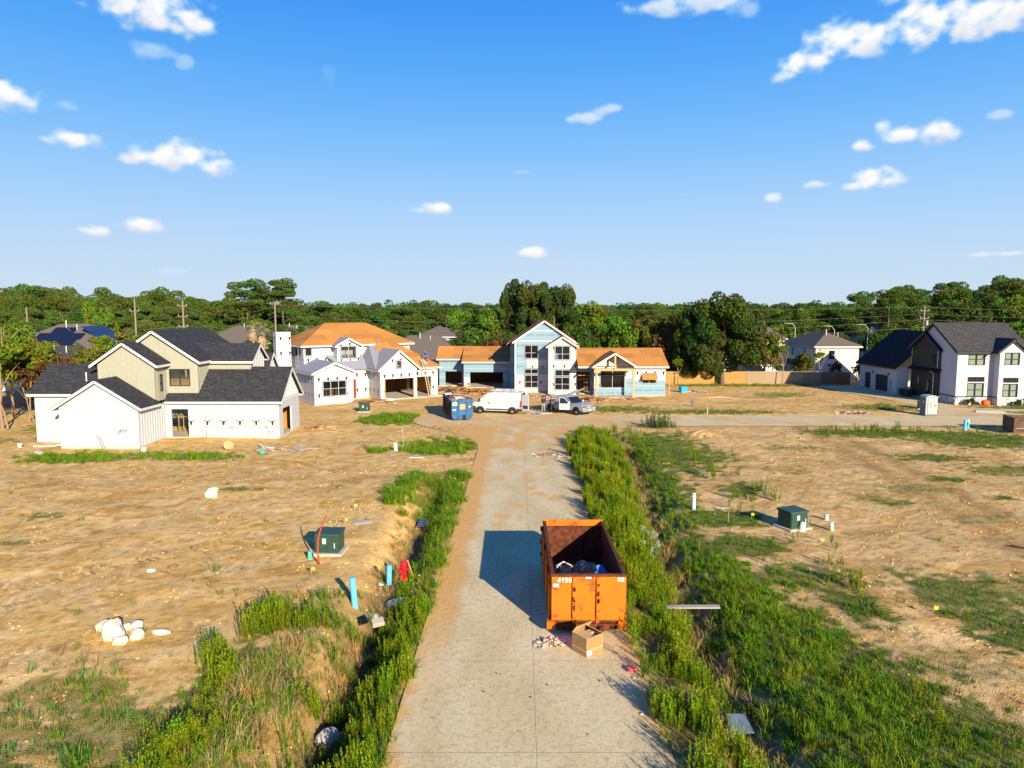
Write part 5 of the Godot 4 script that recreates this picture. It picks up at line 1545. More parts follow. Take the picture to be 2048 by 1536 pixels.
func blue_house() -> void:
	HO = Vector3(4.3, 0, -95)
	var h := thing("unfinished_house", "two storey house shell in pale blue and white sheeting with orange board roofs", "house", HO)
	base_slab(h, [[0.3, 8.3, -105, -93.2], [4.6, 8.3, -93.2, -90.8], [-10.5, -6.9, -107, -101.2], [-6.9, 0.3, -107, -98.9], [8.3, 19.5, -98.6, -91.4], [10.2, 19.5, -91.4, -89.3], [10.2, 15.3, -89.3, -87.3]])
	var wb: Material = M.wrap_blue
	var ww: Material = M.wrap
	# tall gable
	var w := wall(h, "wall", Vector2(0.35, -93.3), Vector2(4.72, -93.3), 0.1, 2.38, ww, [[1.32, 3.11, 0.66, 2.31]])
	window(h, w, 1.32, 3.11, 0.66, 2.31, 2, [0.45], M.frame_white, M.glass, M.tape)
	w = wall(h, "wall", Vector2(0.35, -93.3), Vector2(8.24, -93.3), 2.38, 6.75, wb, [[1.31, 3.1, 4.51, 6.26], [1.32, 3.11, 2.48, 3.12]], [3.88, 9.42])
	window(h, w, 1.31, 3.1, 4.51, 6.26, 2, [0.42], M.frame_white, M.glass, M.tape)
	window(h, w, 1.32, 3.11, 2.48, 3.12, 2, [], M.frame_white, M.glass, M.tape)
	var b := nb()
	b.box(Vector3(2.0, 3.3, -93.32), Vector3(4.6, 4.35, -93.293))
	obj("white_sheet", b, ww, h)
	b = nb()
	for y in [6.75, 8.1]: b.box(Vector3(0.4 + (y - 6.75) * 1.5, y, -93.3), Vector3(8.0 - (y - 6.75) * 1.5, y + 0.07, -93.288))
	b.box(Vector3(0.35, 2.38, -93.3), Vector3(0.5, 6.7, -93.288))
	obj("seam_tape", b, mat(0.62, 0.68, 0.70, 0.5), h)
	wall(h, "wall", Vector2(0.35, -95.5), Vector2(0.35, -93.3), 0.1, 6.7, wb)
	wall(h, "wall", Vector2(-0.22, -95.5), Vector2(0.34, -95.5), 0.1, 6.4, wb)
	wall(h, "wall", Vector2(-0.22, -105), Vector2(-0.22, -95.5), 0.1, 6.4, wb)
	wall(h, "wall", Vector2(8.24, -93.3), Vector2(8.24, -105), 0.1, 6.75, wb)
	wall(h, "wall", Vector2(8.24, -105), Vector2(-0.22, -105), 0.1, 6.4, wb, [], [4.2, 9.4])
	stud_wall(h, Vector2(0.5, -96.0), Vector2(8.1, -96.0), 0.1, 6.5, M.lumber_red, M.inside)
	gable_roof(h, "z", -97.4, -92.9, 0.06, 8.4, 6.72, 9.55, "osb", "osb", M.trim, 40, [false, true])
	gable_roof(h, "z", -105.4, -97.4, -0.75, 9.2, 6.2, 9.5, "osb", "osb", M.trim, 44, [true, false])
	# projecting white gable
	w = wall(h, "wall", Vector2(4.67, -90.9), Vector2(8.24, -90.9), 0.1, 6.38, ww, [[0.84, 2.74, 0.63, 2.25], [0.86, 2.74, 2.42, 3.2], [0.84, 2.74, 4.5, 6.25]], [1.78, 7.38])
	window(h, w, 0.84, 2.74, 0.63, 2.25, 2, [0.45], M.frame_white, M.glass, M.tape)
	window(h, w, 0.86, 2.74, 2.42, 3.2, 2, [], M.frame_white, M.glass, M.tape)
	window(h, w, 0.84, 2.74, 4.5, 6.25, 2, [0.42], M.frame_white, M.glass, M.tape)
	wall(h, "wall", Vector2(4.67, -93.3), Vector2(4.67, -90.9), 0.1, 6.3, ww)
	wall(h, "wall", Vector2(8.24, -90.9), Vector2(8.24, -93.3), 0.1, 6.3, ww)
	gable_roof(h, "z", -93.25, -90.5, 4.38, 8.55, 6.25, 7.55, "osb", "osb", M.trim, 48, [false, true])
	# garage wing
	w = wall(h, "wall", Vector2(-10.4, -101.3), Vector2(-6.75, -101.3), 0.1, 3.95, wb, [[0.86, 3.2, 0.1, 2.1]])
	w = wall(h, "wall", Vector2(-6.75, -99.0), Vector2(-0.22, -99.0), 0.1, 3.7, wb, [[0.89, 5.5, 0.1, 2.2]])
	b = nb()
	b.box(Vector3(-6.74, 0.12, -98.99), Vector3(-5.86, 1.5, -98.98))
	obj("white_sheet", b, ww, h)
	wall(h, "wall", Vector2(-6.75, -101.3), Vector2(-6.75, -99.0), 0.1, 3.8, wb)
	wall(h, "wall", Vector2(-10.4, -107), Vector2(-10.4, -101.3), 0.1, 3.95, wb, [], [2.9, 5.5])
	wall(h, "wall", Vector2(-0.3, -107), Vector2(-10.4, -107), 0.1, 3.95, wb)
	stud_wall(h, Vector2(-10.3, -105.6), Vector2(-0.3, -105.6), 0.1, 3.6, M.lumber_red, M.inside)
	var roof := grp("roof", h)
	slope(roof, [Vector3(-10.75, 3.98, -100.9), Vector3(-7.02, 3.98, -100.9), Vector3(-7.02, 5.6, -104), Vector3(-10.75, 5.6, -104)], "osb", 60)
	slope(roof, [Vector3(-7.0, 3.72, -98.6), Vector3(-0.2, 3.72, -98.6), Vector3(-0.2, 5.6, -104), Vector3(-7.0, 5.6, -104)], "osb", 61)
	slope(roof, [Vector3(-0.2, 3.98, -107.4), Vector3(-10.75, 3.98, -107.4), Vector3(-10.75, 5.6, -104), Vector3(-0.2, 5.6, -104)], "osb", 62)
	b = nb()
	b.beam(Vector3(-10.75, 3.82, -100.9), Vector3(-7.0, 3.82, -100.9), 0.05, 0.2); b.beam(Vector3(-7.0, 3.56, -98.6), Vector3(-0.2, 3.56, -98.6), 0.05, 0.2)
	b.beam(Vector3(-10.75, 3.82, -100.9), Vector3(-10.75, 5.44, -104), 0.05, 0.2); b.beam(Vector3(-7.0, 3.56, -98.6), Vector3(-7.0, 4.5, -101.2), 0.05, 0.2)
	obj("fascia", b, M.trim, roof)
	# right wing and porch
	b = nb()
	b.prism([Vector3(10.5, 3.85, -88.6), Vector3(14.9, 3.85, -88.6), Vector3(12.7, 5.5, -88.6)], Vector3(0, 0, -0.1))
	obj("gable_sheet", b, M.wrap_small, h)
	w = wall(h, "wall", Vector2(8.26, -91.5), Vector2(10.4, -91.5), 0.1, 3.75, wb, [[0.1, 1.85, 0.1, 2.9]])
	stud_wall(h, Vector2(8.3, -93.6), Vector2(10.4, -93.6), 0.1, 3.4, M.lumber, M.inside)
	b = nb()
	for y in [1.95, 2.45]: b.beam(Vector3(8.3, y, -91.4), Vector3(10.25, y, -91.4), 0.04, 0.1)
	obj("brace_board", b, M.lumber, h)
	wall(h, "wall", Vector2(10.4, -91.5), Vector2(10.4, -89.4), 0.1, 3.75, wb)
	w = wall(h, "wall", Vector2(10.4, -89.4), Vector2(15.3, -89.4), 0.1, 3.75, ww, [[0.75, 3.85, 1.05, 3.24]], [2.4, 5.6])
	window(h, w, 0.75, 3.85, 1.05, 3.24, 2, [0.7], M.frame_white, M.glass, M.tape)
	b = nb()
	b.box(Vector3(10.42, 0.12, -89.4), Vector3(15.28, 1.0, -89.385)); b.box(Vector3(14.45, 0.13, -89.4), Vector3(15.2, 2.3, -89.38))
	obj("blue_sheet", b, wb, h)
	w = wall(h, "wall", Vector2(15.3, -89.4), Vector2(19.42, -89.4), 0.1, 1.95, wb, [[1.16, 2.95, 1.58, 1.949]])
	w = wall(h, "wall", Vector2(15.3, -89.4), Vector2(19.42, -89.4), 1.95, 3.78, M.wrap_small, [[1.16, 2.95, 1.951, 2.87]])
	window(h, w, 1.16, 2.95, 1.6, 2.86, 2, [], M.frame_white, M.glass, M.tape)
	b = nb()
	b.xf = Transform3D(Basis(Vector3.RIGHT, -0.75), Vector3(17.35, 2.75, -89.25) - HO)
	b.box(Vector3(-0.95, -0.85, 0.0), Vector3(0.95, 0.0, 0.02))
	obj("propped_board", b, M.osb2, h)
	wall(h, "wall", Vector2(19.42, -89.4), Vector2(19.42, -98.6), 0.1, 3.78, wb, [], [4.6, 5.75])
	wall(h, "wall", Vector2(19.42, -98.6), Vector2(8.3, -98.6), 0.1, 3.78, wb)
	stud_wall(h, Vector2(10.5, -93.0), Vector2(19.3, -93.0), 0.1, 3.4, M.lumber_red, M.inside)
	gable_roof(h, "x", 8.3, 19.75, -88.95, -99.0, 3.84, 5.88, "osb", "osb", M.trim, 70, [false, true])
	gable_roof(h, "z", -91.6, -86.95, 9.92, 15.42, 3.98, 5.68, "osb", "osb", M.trim, 80, [false, true])
	b = nb()
	for x in [10.45, 15.0]: b.cbox(Vector3(x - 0.12, 0.11, -87.65), Vector3(x + 0.12, 3.35, -87.41), 0.01)
	obj("porch_post", b, M.lumber_pale, h)
	b = nb()
	b.cbox(Vector3(10.15, 3.35, -87.67), Vector3(15.3, 3.65, -87.39), 0.01)
	obj("porch_beam", b, M.lumber_pale, h)
	b = nb()
	b.box(Vector3(12.6, 3.66, -87.3), Vector3(12.8, 5.4, -87.1)); b.box(Vector3(11.2, 3.66, -87.3), Vector3(11.3, 4.6, -87.2))
	obj("king_post", b, M.lumber_pale, h)

func right_house() -> void:
	HO = Vector3(53, 0, -88)
	var h := thing("finished_house", "finished white and black two storey house with dark garage doors", "house", HO)
	base_slab(h, [[51.0, 59.2, -91, -81.1], [55.2, 58.0, -81.1, -80.1], [49.4, 59, -101, -90.9]])
	var w := wall(h, "wall", Vector2(51.05, -81.2), Vector2(59.2, -81.2), 0.1, 6.15, M.stucco, [[1.25, 3.15, 4.55, 6.0], [1.3, 3.2, 2.65, 3.2], [1.3, 3.2, 0.95, 2.5]])
	window(h, w, 1.25, 3.15, 4.55, 6.0, 2, [0.48], M.frame_dark, M.glass, null, M.blind)
	window(h, w, 1.3, 3.2, 2.65, 3.2, 2, [], M.frame_dark, M.dark_glass)
	window(h, w, 1.3, 3.2, 0.95, 2.5, 2, [0.5], M.frame_dark, M.glass, null, M.blind)
	w = wall(h, "wall", Vector2(51.05, -90.6), Vector2(51.05, -81.2), 0.1, 6.15, M.stucco, [], [4.7, 9.15])
	wall(h, "wall", Vector2(59.2, -81.2), Vector2(59.2, -90.6), 0.1, 6.15, M.stucco, [], [4.7, 9.15])
	wall(h, "wall", Vector2(59.2, -90.6), Vector2(51.05, -90.6), 0.1, 6.15, M.stucco)
	gable_roof(h, "x", 50.7, 59.55, -80.8, -91.0, 6.15, 9.35, M.shingle_grey, M.shingle_grey, M.frame_dark)
	w = wall(h, "wall", Vector2(55.2, -80.2), Vector2(58.0, -80.2), 0.1, 6.2, M.stucco, [[0.55, 2.25, 4.65, 6.05], [0.55, 2.25, 2.65, 3.2], [0.55, 2.25, 1.0, 2.5]], [1.4, 7.5])
	window(h, w, 0.55, 2.25, 4.65, 6.05, 2, [0.48], M.frame_dark, M.glass, null, M.blind)
	window(h, w, 0.55, 2.25, 2.65, 3.2, 2, [], M.frame_dark, M.dark_glass)
	window(h, w, 0.55, 2.25, 1.0, 2.5, 2, [0.5], M.frame_dark, M.glass, null, M.blind)
	wall(h, "wall", Vector2(55.2, -81.2), Vector2(55.2, -80.2), 0.1, 6.2, M.stucco)
	wall(h, "wall", Vector2(58.0, -80.2), Vector2(58.0, -81.2), 0.1, 6.2, M.stucco)
	gable_roof(h, "z", -84.6, -79.8, 54.75, 58.45, 6.18, 7.68, M.shingle_grey, M.shingle_grey, M.frame_dark, 1, [false, true])
	# stone skirting under a dark band
	var b := nb()
	rng.seed = 3
	for seg in [[Vector3(51.05, 0, -81.2), Vector3(1, 0, 0), 4.15, Vector3(0, 0, 1)], [Vector3(55.2, 0, -80.2), Vector3(1, 0, 0), 2.8, Vector3(0, 0, 1)], [Vector3(51.05, 0, -84.2), Vector3(0, 0, 1), 3.0, Vector3(-1, 0, 0)]]:
		for r in 4:
			var x := 0.0
			while x < seg[2] - 0.05:
				var l := minf(rng.randf_range(0.18, 0.42), seg[2] - x)
				var k := rng.randf_range(0.3, 0.75)
				b.col = Color(k, k * 0.97, k * 0.95)
				var a: Vector3 = seg[0] + seg[1] * (x + 0.012) + Vector3(0, 0.1 + r * 0.19, 0)
				var c: Vector3 = seg[0] + seg[1] * (x + l - 0.012) + Vector3(0, 0.1 + r * 0.19 + 0.17, 0) + seg[3] * rng.randf_range(0.03, 0.07)
				b.box(a.min(c), a.max(c))
				x += l
	obj("stone_skirting", b, M.vc, h).set_meta("kind", "stuff")
	b = nb()
	b.box(Vector3(51.0, 0.87, -81.2), Vector3(55.19, 0.97, -81.12)); b.box(Vector3(50.97, 0.87, -84.2), Vector3(51.05, 0.97, -81.2)); b.box(Vector3(55.12, 0.87, -81.1), Vector3(55.2, 0.97, -80.2))
	obj("dark_band", b, M.frame_dark, h)
	# dark entrance wing
	var dm: Material = M.dark_siding
	w = wall(h, "wall", Vector2(51.0, -90.4), Vector2(51.0, -84.25), 0.1, 6.15, dm, [[1.3, 1.9, 1.6, 2.6], [3.2, 4.1, 0.1, 2.4], [4.6, 5.1, 4.4, 5.6]], [3.05, 8.05])
	window(h, w, 1.3, 1.9, 1.6, 2.6, 1, [], M.frame_dark, M.glass, null, mat(0.7, 0.52, 0.22, 0.7))
	window(h, w, 4.6, 5.1, 4.4, 5.6, 1, [0.5], M.frame_dark, M.dark_glass)
	b = nb()
	b.box(Vector3(51.05, 0.12, -87.15), Vector3(51.1, 2.38, -86.35))
	var door := obj("door", b, M.black, h)
	b = nb()
	b.box(Vector3(51.03, 0.9, -86.9), Vector3(51.049, 2.2, -86.6))
	obj("door_glass", b, mat(0.35, 0.25, 0.12, 0.2), door)
	gable_roof(h, "x", 50.65, 56.0, -84.05, -90.75, 6.15, 8.2, M.shingle_black, M.shingle_black, M.frame_dark, 1, [true, false])
	b = nb()
	b.prism([Vector3(50.55, 3.55, -90.6), Vector3(50.55, 3.55, -84.0), Vector3(51.0, 3.85, -84.0), Vector3(51.0, 3.85, -90.6)], Vector3(0, -0.12, 0))
	obj("skirt_roof", b, M.shingle_black, h)
	b = nb()
	b.tube([Vector3(50.9, 6.0, -84.75), Vector3(50.88, 5.8, -84.7), Vector3(50.88, 3.95, -84.7)], [0.05], 6)
	b.tube([Vector3(50.5, 3.5, -85.5), Vector3(50.9, 3.2, -85.4), Vector3(50.9, 0.1, -85.4)], [0.05], 6)
	obj("downpipe", b, M.white, h)
	# garage wing
	w = wall(h, "wall", Vector2(49.5, -100.7), Vector2(49.5, -91.0), 0.1, 3.55, M.stucco, [[1.5, 3.1, 0.1, 2.25], [4.4, 7.6, 0.1, 2.25]])
	for q in [[1.5, 3.1], [4.4, 7.6]]:
		for r in 4:
			b = nb()
			b.cbox(Vector3(49.56, 0.12 + r * 0.53, -100.7 + q[0]), Vector3(49.62, 0.63 + r * 0.53, -100.7 + q[1]), 0.012)
			obj("garage_door_panel", b, M.frame_dark, h)
	wall(h, "wall", Vector2(49.5, -91.0), Vector2(51.0, -91.0), 0.1, 3.55, M.stucco)
	wall(h, "wall", Vector2(59.0, -100.7), Vector2(49.5, -100.7), 0.1, 3.55, M.stucco, [], [4.75, 7.6])
	gable_roof(h, "z", -101.1, -90.75, 49.05, 59.6, 3.52, 8.1, M.shingle_black, M.shingle_black, M.frame_dark)
	b = nb()
	b.box(Vector3(49.36, 1.0, -92.6), Vector3(49.5, 1.7, -92.2)); b.tube([Vector3(49.43, 0.1, -92.4), Vector3(49.43, 1.0, -92.4)], [0.03], 6)
	obj("meter_box", b, M.grey, h)
	for z in [-96.9, -92.9]:
		b = nb()
		b.lathe([[0.0, 2.3], [0.09, 2.32], [0.09, 2.5], [0.03, 2.6], [0.0, 2.62]], Vector3(49.4, 0, z), 8)
		obj("wall_lamp", b, M.black, h)

func plain_house(called: String, label: String, x0: float, x1: float, z0: float, z1: float, ye: float, yr: float, rx0: float, rx1: float, rz: float, roofm: Material, wallm: Material, wins: Array) -> Node3D:
	HO = Vector3((x0 + x1) / 2, 0, (z0 + z1) / 2)
	var h := thing(called, label, "house", HO)
	var P := [Vector2(x0, z1), Vector2(x1, z1), Vector2(x1, z0), Vector2(x0, z0)]
	var frs := []
	for i in 4: frs.append(wall(h, "wall", P[i], P[(i + 1) % 4], 0, ye, wallm, wins.filter(func(q): return q[0] == i).map(func(q): return [q[1], q[2], q[3], q[4]])))
	for q in wins: window(h, frs[q[0]], q[1], q[2], q[3], q[4], 2 if q[2] - q[1] > 1.0 else 1, [0.5], M.frame_white, M.dark_glass)
	if absf(rx1 - rx0) > 0.01: hip_roof(h, x0 - 0.4, x1 + 0.4, z0 - 0.4, z1 + 0.4, ye, yr, rx0, rx1, rz, rz, roofm, M.trim)
	else: hip_roof(h, x0 - 0.4, x1 + 0.4, z0 - 0.4, z1 + 0.4, ye, yr, rx0, rx0, rz, rz - 5.0, roofm, M.trim)
	var b := nb()
	b.tube([Vector3((rx0 + rx1) / 2 - 0.5, yr - 0.6, rz + 1.0), Vector3((rx0 + rx1) / 2 - 0.5, yr + 0.5, rz + 1.0)], [0.07], 6)
	b.tube([Vector3((rx0 + rx1) / 2 + 1.2, yr - 0.9, rz + 1.4), Vector3((rx0 + rx1) / 2 + 1.2, yr, rz + 1.4)], [0.06], 6)
	obj("vent_pipe", b, M.white, h)
	return h

func back_houses() -> void:
	var cream := mat(0.66, 0.60, 0.48, 0.85)
	var h := plain_house("house", "brown roofed two storey house with solar panels behind the scrub trees", -67.5, -54.0, -104.0, -93.0, 5.6, 8.95, -62.5, -58.5, -98.5, M.shingle_brown, M.siding_white, [[0, 10.2, 11.8, 3.3, 4.9], [0, 3.0, 4.4, 3.3, 4.9]])
	HO = h.position
	rng.seed = 2
	for q in [[-62.4, 3, 0.60], [-63.8, 6, 0.38], [-64.2, 6, 0.16]]:  # panels up the front slope
		for i in q[1]:
			var b := nb()
			var f: float = q[2]
			var y := lerpf(5.6, 8.95, f) + 0.12
			var z := lerpf(-92.6, -98.5, f)
			b.prism([Vector3(q[0] + i * 1.04, y, z), Vector3(q[0] + i * 1.04 + 1.0, y, z), Vector3(q[0] + i * 1.04 + 1.0, y + 0.76, z - 1.33), Vector3(q[0] + i * 1.04, y + 0.76, z - 1.33)], Vector3(0, -0.05, 0))
			obj("solar_panel", b, M.dark_glass, h)
	for i in 5:
		for j in 3:
			var b := nb()
			var f := 0.15 + j * 0.25
			var g := 0.3
			var a := Vector3(lerpf(-53.6, -58.5, f), lerpf(5.6, 8.95, f) + 0.1, -95.6 - i * 1.15)
			var k := Vector3(-1.15, 0.79, 0)
			b.prism([a, a + Vector3(0, 0, -1.1), a + Vector3(0, 0, -1.1) + k, a + k], Vector3(0, -0.05, 0))
			obj("solar_panel", b, mat(0.02, 0.035, 0.08, 0.2), h)
	plain_house("house", "low dark roofed house with white wall below the solar panel house", -60.0, -48.0, -91.0, -80.0, 3.4, 6.6, -56.0, -52.0, -85.5, M.shingle_grey, M.siding_white, [[0, 8.0, 9.6, 1.2, 2.6]])
	plain_house("house", "dark roofed house at the far left behind the green scrub", -80.0, -66.0, -122.0, -110.0, 4.6, 7.6, -76.0, -70.0, -116.0, M.shingle_grey, M.siding_white, [])
	plain_house("house", "brown roofed house peeping out right of the solar panel house", -56.0, -44.0, -140.0, -128.0, 5.0, 7.9, -52.0, -47.0, -134.0, M.shingle_brown, cream, [])
	plain_house("house", "large brown low roof behind the roofer", -21.0, -8.0, -124.0, -110.0, 3.4, 6.7, -17.0, -12.0, -117.0, M.shingle_brown, cream, [])
	plain_house("house", "brown hip roofed house with white walls above the large brown roof", -17.0, -7.5, -141.0, -130.0, 6.1, 7.8, -14.2, -9.5, -135.0, M.shingle_brown, M.siding_white, [[0, 5.5, 6.5, 5.2, 5.8]])
	plain_house("house", "cream two storey house behind the end of the fence", 47.3, 54.0, -123.0, -110.5, 5.3, 7.3, 50.6, 50.6, -114.5, M.shingle_brown, cream, [[0, 2.0, 3.0, 3.2, 4.6], [3, 8.0, 8.6, 3.4, 4.6], [3, 3.0, 3.6, 3.4, 4.6]])
	plain_house("house", "pale house with brown roof left of the cream house", 45.5, 53.0, -150.0, -138.0, 5.4, 8.3, 48.5, 50.0, -144.0, M.shingle_brown, cream, [])
	plain_house("house", "grey roofed house half hidden behind the pale part of the fence", 38.5, 45.0, -121.0, -109.0, 2.6, 5.0, 40.5, 43.0, -115.0, M.shingle_grey, M.siding_white, [])
	plain_house("house", "pale walled house glimpsed behind the fence under the dark oak", 22.0, 36.0, -131.0, -118.0, 2.9, 5.2, 26.0, 32.0, -124.5, M.shingle_grey, M.siding_white, [])
	plain_house("house", "tiny brown roof in the trees left of the utility pole on the right", 80.0, 92.0, -172.0, -160.0, 5.0, 7.6, 84.0, 88.0, -166.0, M.shingle_brown, cream, [])
	plain_house("house", "small brown roof among the palms", -52.0, -42.0, -158.0, -148.0, 5.2, 7.6, -49.0, -45.0, -153.0, M.shingle_brown, cream, [])

# ---------------------------------------------------------------- things near the road
func text_on(s: String, h: float, m: Material, parent: Node, x: Transform3D, called := "lettering") -> void:
	var t := TextMesh.new()
	t.text = s
	var f := SystemFont.new()
	f.font_names = PackedStringArray(["Droid Sans"])
	f.font_weight = 700
	t.font = f
	t.font_size = 64
	t.pixel_size = h / 46.0
	t.depth = 0.004
	put(called, t, m, parent, x)

func orange_skip() -> void:
	HO = Vector3(2.55, 0, -25.95)
	var t := thing("roll_off_dumpster", "large rusty orange roll off dumpster standing on the road", "dumpster", HO)
	var paint: Material = M.skip_paint
	var rust: Material = M.skip_rust
	var x0 := -1.22; var x1 := 1.22; var z0 := -3.03; var z1 := 3.03; var yb := 0.28; var yt := 2.0
	var b := MB.new()
	b.box(Vector3(x0 + 0.02, yb, z0), Vector3(x1 - 0.02, yb + 0.06, z1 - 0.02))
	obj("floor", b, rust, t)
	for s in [-1, 1]:
		b = MB.new()
		b.box(Vector3(minf(s * 1.22, s * 1.19), yb + 0.06, z0 + 0.04), Vector3(maxf(s * 1.22, s * 1.19), yt, z1 - 0.05))
		var side := obj("side_wall", b, paint, t)
		b = MB.new()
		b.box(Vector3(minf(s * 1.187, s * 1.18), yb + 0.06, z0 + 0.05), Vector3(maxf(s * 1.187, s * 1.18), yt - 0.02, z1 - 0.06))
		obj("rusty_lining", b, rust, side)
		for i in 8:
			b = MB.new()
			var z := z0 + 0.35 + i * 0.76
			b.cbox(Vector3(minf(s * 1.221, s * 1.33), yb + 0.05, z - 0.06), Vector3(maxf(s * 1.221, s * 1.33), yt - 0.06, z + 0.06), 0.015)
			obj("rib", b, paint if i % 3 else rust, side)
		b = MB.new()
		b.cbox(Vector3(s * 1.2 - 0.07, yt, z0), Vector3(s * 1.2 + 0.07, yt + 0.09, z1), 0.015)
		obj("top_rail", b, rust, t)
	# front plate with two deep ribs and bent foot
	b = MB.new()
	b.box(Vector3(x0, yb + 0.22, z1 - 0.05), Vector3(x1, yt, z1))
	b.prism([Vector3(x0 + 0.1, yb + 0.03, z1 - 0.16), Vector3(x1 - 0.1, yb + 0.03, z1 - 0.16), Vector3(x1, yb + 0.22, z1 - 0.003), Vector3(x0, yb + 0.22, z1 - 0.003)], Vector3(0, 0, -0.05))
	var front := obj("front_wall", b, paint, t)
	b = MB.new()
	b.box(Vector3(x0 + 0.05, yb + 0.1, z1 - 0.062), Vector3(x1 - 0.05, yt - 0.01, z1 - 0.053))
	obj("rusty_lining", b, rust, front)
	for x in [-0.47, 0.33]:
		b = MB.new()
		b.prism([Vector3(x - 0.055, yb + 0.35, z1 + 0.10), Vector3(x + 0.055, yb + 0.35, z1 + 0.10), Vector3(x + 0.055, yt - 0.02, z1 + 0.07), Vector3(x - 0.055, yt - 0.02, z1 + 0.07)], Vector3(0, 0, -0.1))
		b.prism([Vector3(x - 0.055, yb - 0.02, z1 - 0.12), Vector3(x + 0.055, yb - 0.02, z1 - 0.12), Vector3(x + 0.055, yb + 0.35, z1 + 0.10), Vector3(x - 0.055, yb + 0.35, z1 + 0.10)], Vector3(0, 0.02, -0.1))
		obj("rib", b, paint, front)
		b = MB.new()
		rng.seed = int(x * 100)
		for i in 9:
			var y := yb + 0.25 + rng.randf() * 1.2
			b.box(Vector3(x - 0.05 + rng.randf() * 0.05, y, z1 + 0.085), Vector3(x + 0.0 + rng.randf() * 0.05, y + rng.randf_range(0.03, 0.16), z1 + 0.106))
		obj("rust_scab", b, rust, front)
	b = MB.new()
	b.cbox(Vector3(x0 - 0.05, yt + 0.003, z1 - 0.07), Vector3(x1 + 0.05, yt + 0.093, z1 + 0.06), 0.015)
	obj("top_rail", b, rust, t)
	for s in [-1, 1]:
		b = MB.new()
		b.prism([Vector3(s * 1.2 - 0.18, 0.14, z1 - 0.05), Vector3(s * 1.2 + 0.1, 0.14, z1 - 0.05), Vector3(s * 1.2 + 0.1, 0.42, z1 + 0.06), Vector3(s * 1.2 - 0.18, 0.46, z1 + 0.06)], Vector3(0, 0, -0.25))
		obj("corner_gusset", b, paint, t)
		b = MB.new()
		b.cbox(Vector3(s * 0.45 - 0.07, 0.1, z0), Vector3(s * 0.45 + 0.07, yb - 0.003, z1 + 0.12), 0.01)
		obj("skid_rail", b, rust, t)
		b = MB.new()
		b.xf = Transform3D(Basis(Vector3.BACK, PI / 2), Vector3(s * 0.85, 0.13, z1 - 0.35))
		b.lathe([[0.0, -0.18], [0.125, -0.18], [0.125, 0.18], [0.0, 0.18]], Vector3.ZERO, 14)
		obj("roller", b, rust, t)
	b = MB.new()
	b.cbox(Vector3(-0.75, 0.06, z1 - 0.3), Vector3(0.75, 0.26, z1 - 0.08), 0.01)
	obj("front_crossbar", b, rust, t)
	# rear gate
	b = MB.new()
	b.box(Vector3(x0, yb + 0.06, z0 - 0.04), Vector3(x1, yt + 0.08, z0 + 0.02))
	var gate := obj("rear_gate", b, rust, t)
	b = MB.new()
	b.cbox(Vector3(x0 - 0.02, yt - 0.12, z0 + 0.021), Vector3(x1 + 0.02, yt + 0.14, z0 + 0.09), 0.012)
	obj("gate_rail", b, paint, gate)
	for i in 3:
		b = MB.new()
		b.cbox(Vector3(x0 - 0.14, 0.55 + i * 0.55, z0 - 0.08), Vector3(x0 - 0.01, 0.72 + i * 0.55, z0 + 0.1), 0.01)
		obj("hinge", b, rust, gate)
	text_on("4198", 0.165, M.white, t, Transform3D(Basis(), Vector3(-0.79, 1.87, z1 + 0.003)))
	for q in [[-1.18, -0.98, 1.63, 1.75], [-0.09, 0.1, 1.92, 1.985], [0.98, 1.2, 1.83, 1.96]]:
		b = MB.new()
		b.box(Vector3(q[0], q[2], z1), Vector3(q[1], q[3], z1 + 0.003))
		var st := obj("sticker", b, M.white, t)
		if q[0] > 0.5:
			b = MB.new()
			b.beam(Vector3(1.03, 1.87, z1 + 0.006), Vector3(1.13, 1.93, z1 + 0.006), 0.002, 0.025)
			obj("black_mark", b, M.black, st)
	# rubbish inside
	for q in [[-0.66, 1.5, 1.75, 0.46, "shiny black rubbish bag at the left front of the orange dumpster"], [-0.05, 1.35, 1.1, 0.55, "black rubbish bag in the shadow at the middle of the orange dumpster"], [-0.05, 1.5, 2.3, 0.36, "black rubbish bag against the front wall of the orange dumpster"]]:
		var bag := MB.new()
		rng.seed = int(q[0] * 50)
		for i in 5: bag.ball(Vector3(rng.randf_range(-0.15, 0.15), rng.randf_range(-0.1, 0.1), rng.randf_range(-0.15, 0.15)), Vector3(q[3], q[3] * 0.8, q[3]) * rng.randf_range(0.7, 1.0), 0.09, i, 12)
		for i in 7:
			var p: Vector3 = Vector3(rng.randfn(), 0.5, rng.randfn()).normalized() * q[3] * 0.8
			bag.tube([p, p * 1.12 + Vector3(0, 0.1, 0)], [0.08, 0.01], 5)
		var o := obj("rubbish_bag", bag, M.bag)
		o.position = HO + Vector3(q[0], q[1], q[2])
		tag(o, q[4], "rubbish bag", "bags in the orange dumpster")
	b = MB.new()
	b.tube([Vector3(-1.0, 1.75, 1.4), Vector3(-0.72, 1.95, 1.5), Vector3(-0.45, 1.85, 1.6), Vector3(-0.3, 1.5, 1.95)], [0.02, 0.03, 0.02, 0.01], 6)
	b.tube([Vector3(-1.12, 1.4, 1.9), Vector3(-0.95, 1.8, 1.6), Vector3(-0.7, 1.85, 1.2)], [0.015, 0.03, 0.012], 6)
	var pl := obj("plastic_wrap", b, M.white)
	pl.position = HO
	tag(pl, "crumpled white plastic strips over the black bags in the orange dumpster", "plastic wrap")
	b = MB.new()
	b.xf = Transform3D(Basis(Vector3.UP, 0.5) * Basis(Vector3.RIGHT, 0.35), Vector3.ZERO)
	b.cbox(Vector3(-0.3, -0.12, -0.22), Vector3(0.3, 0.12, 0.22), 0.02)
	var bb := obj("discarded_box", b, mat(0.12, 0.25, 0.55, 0.6))
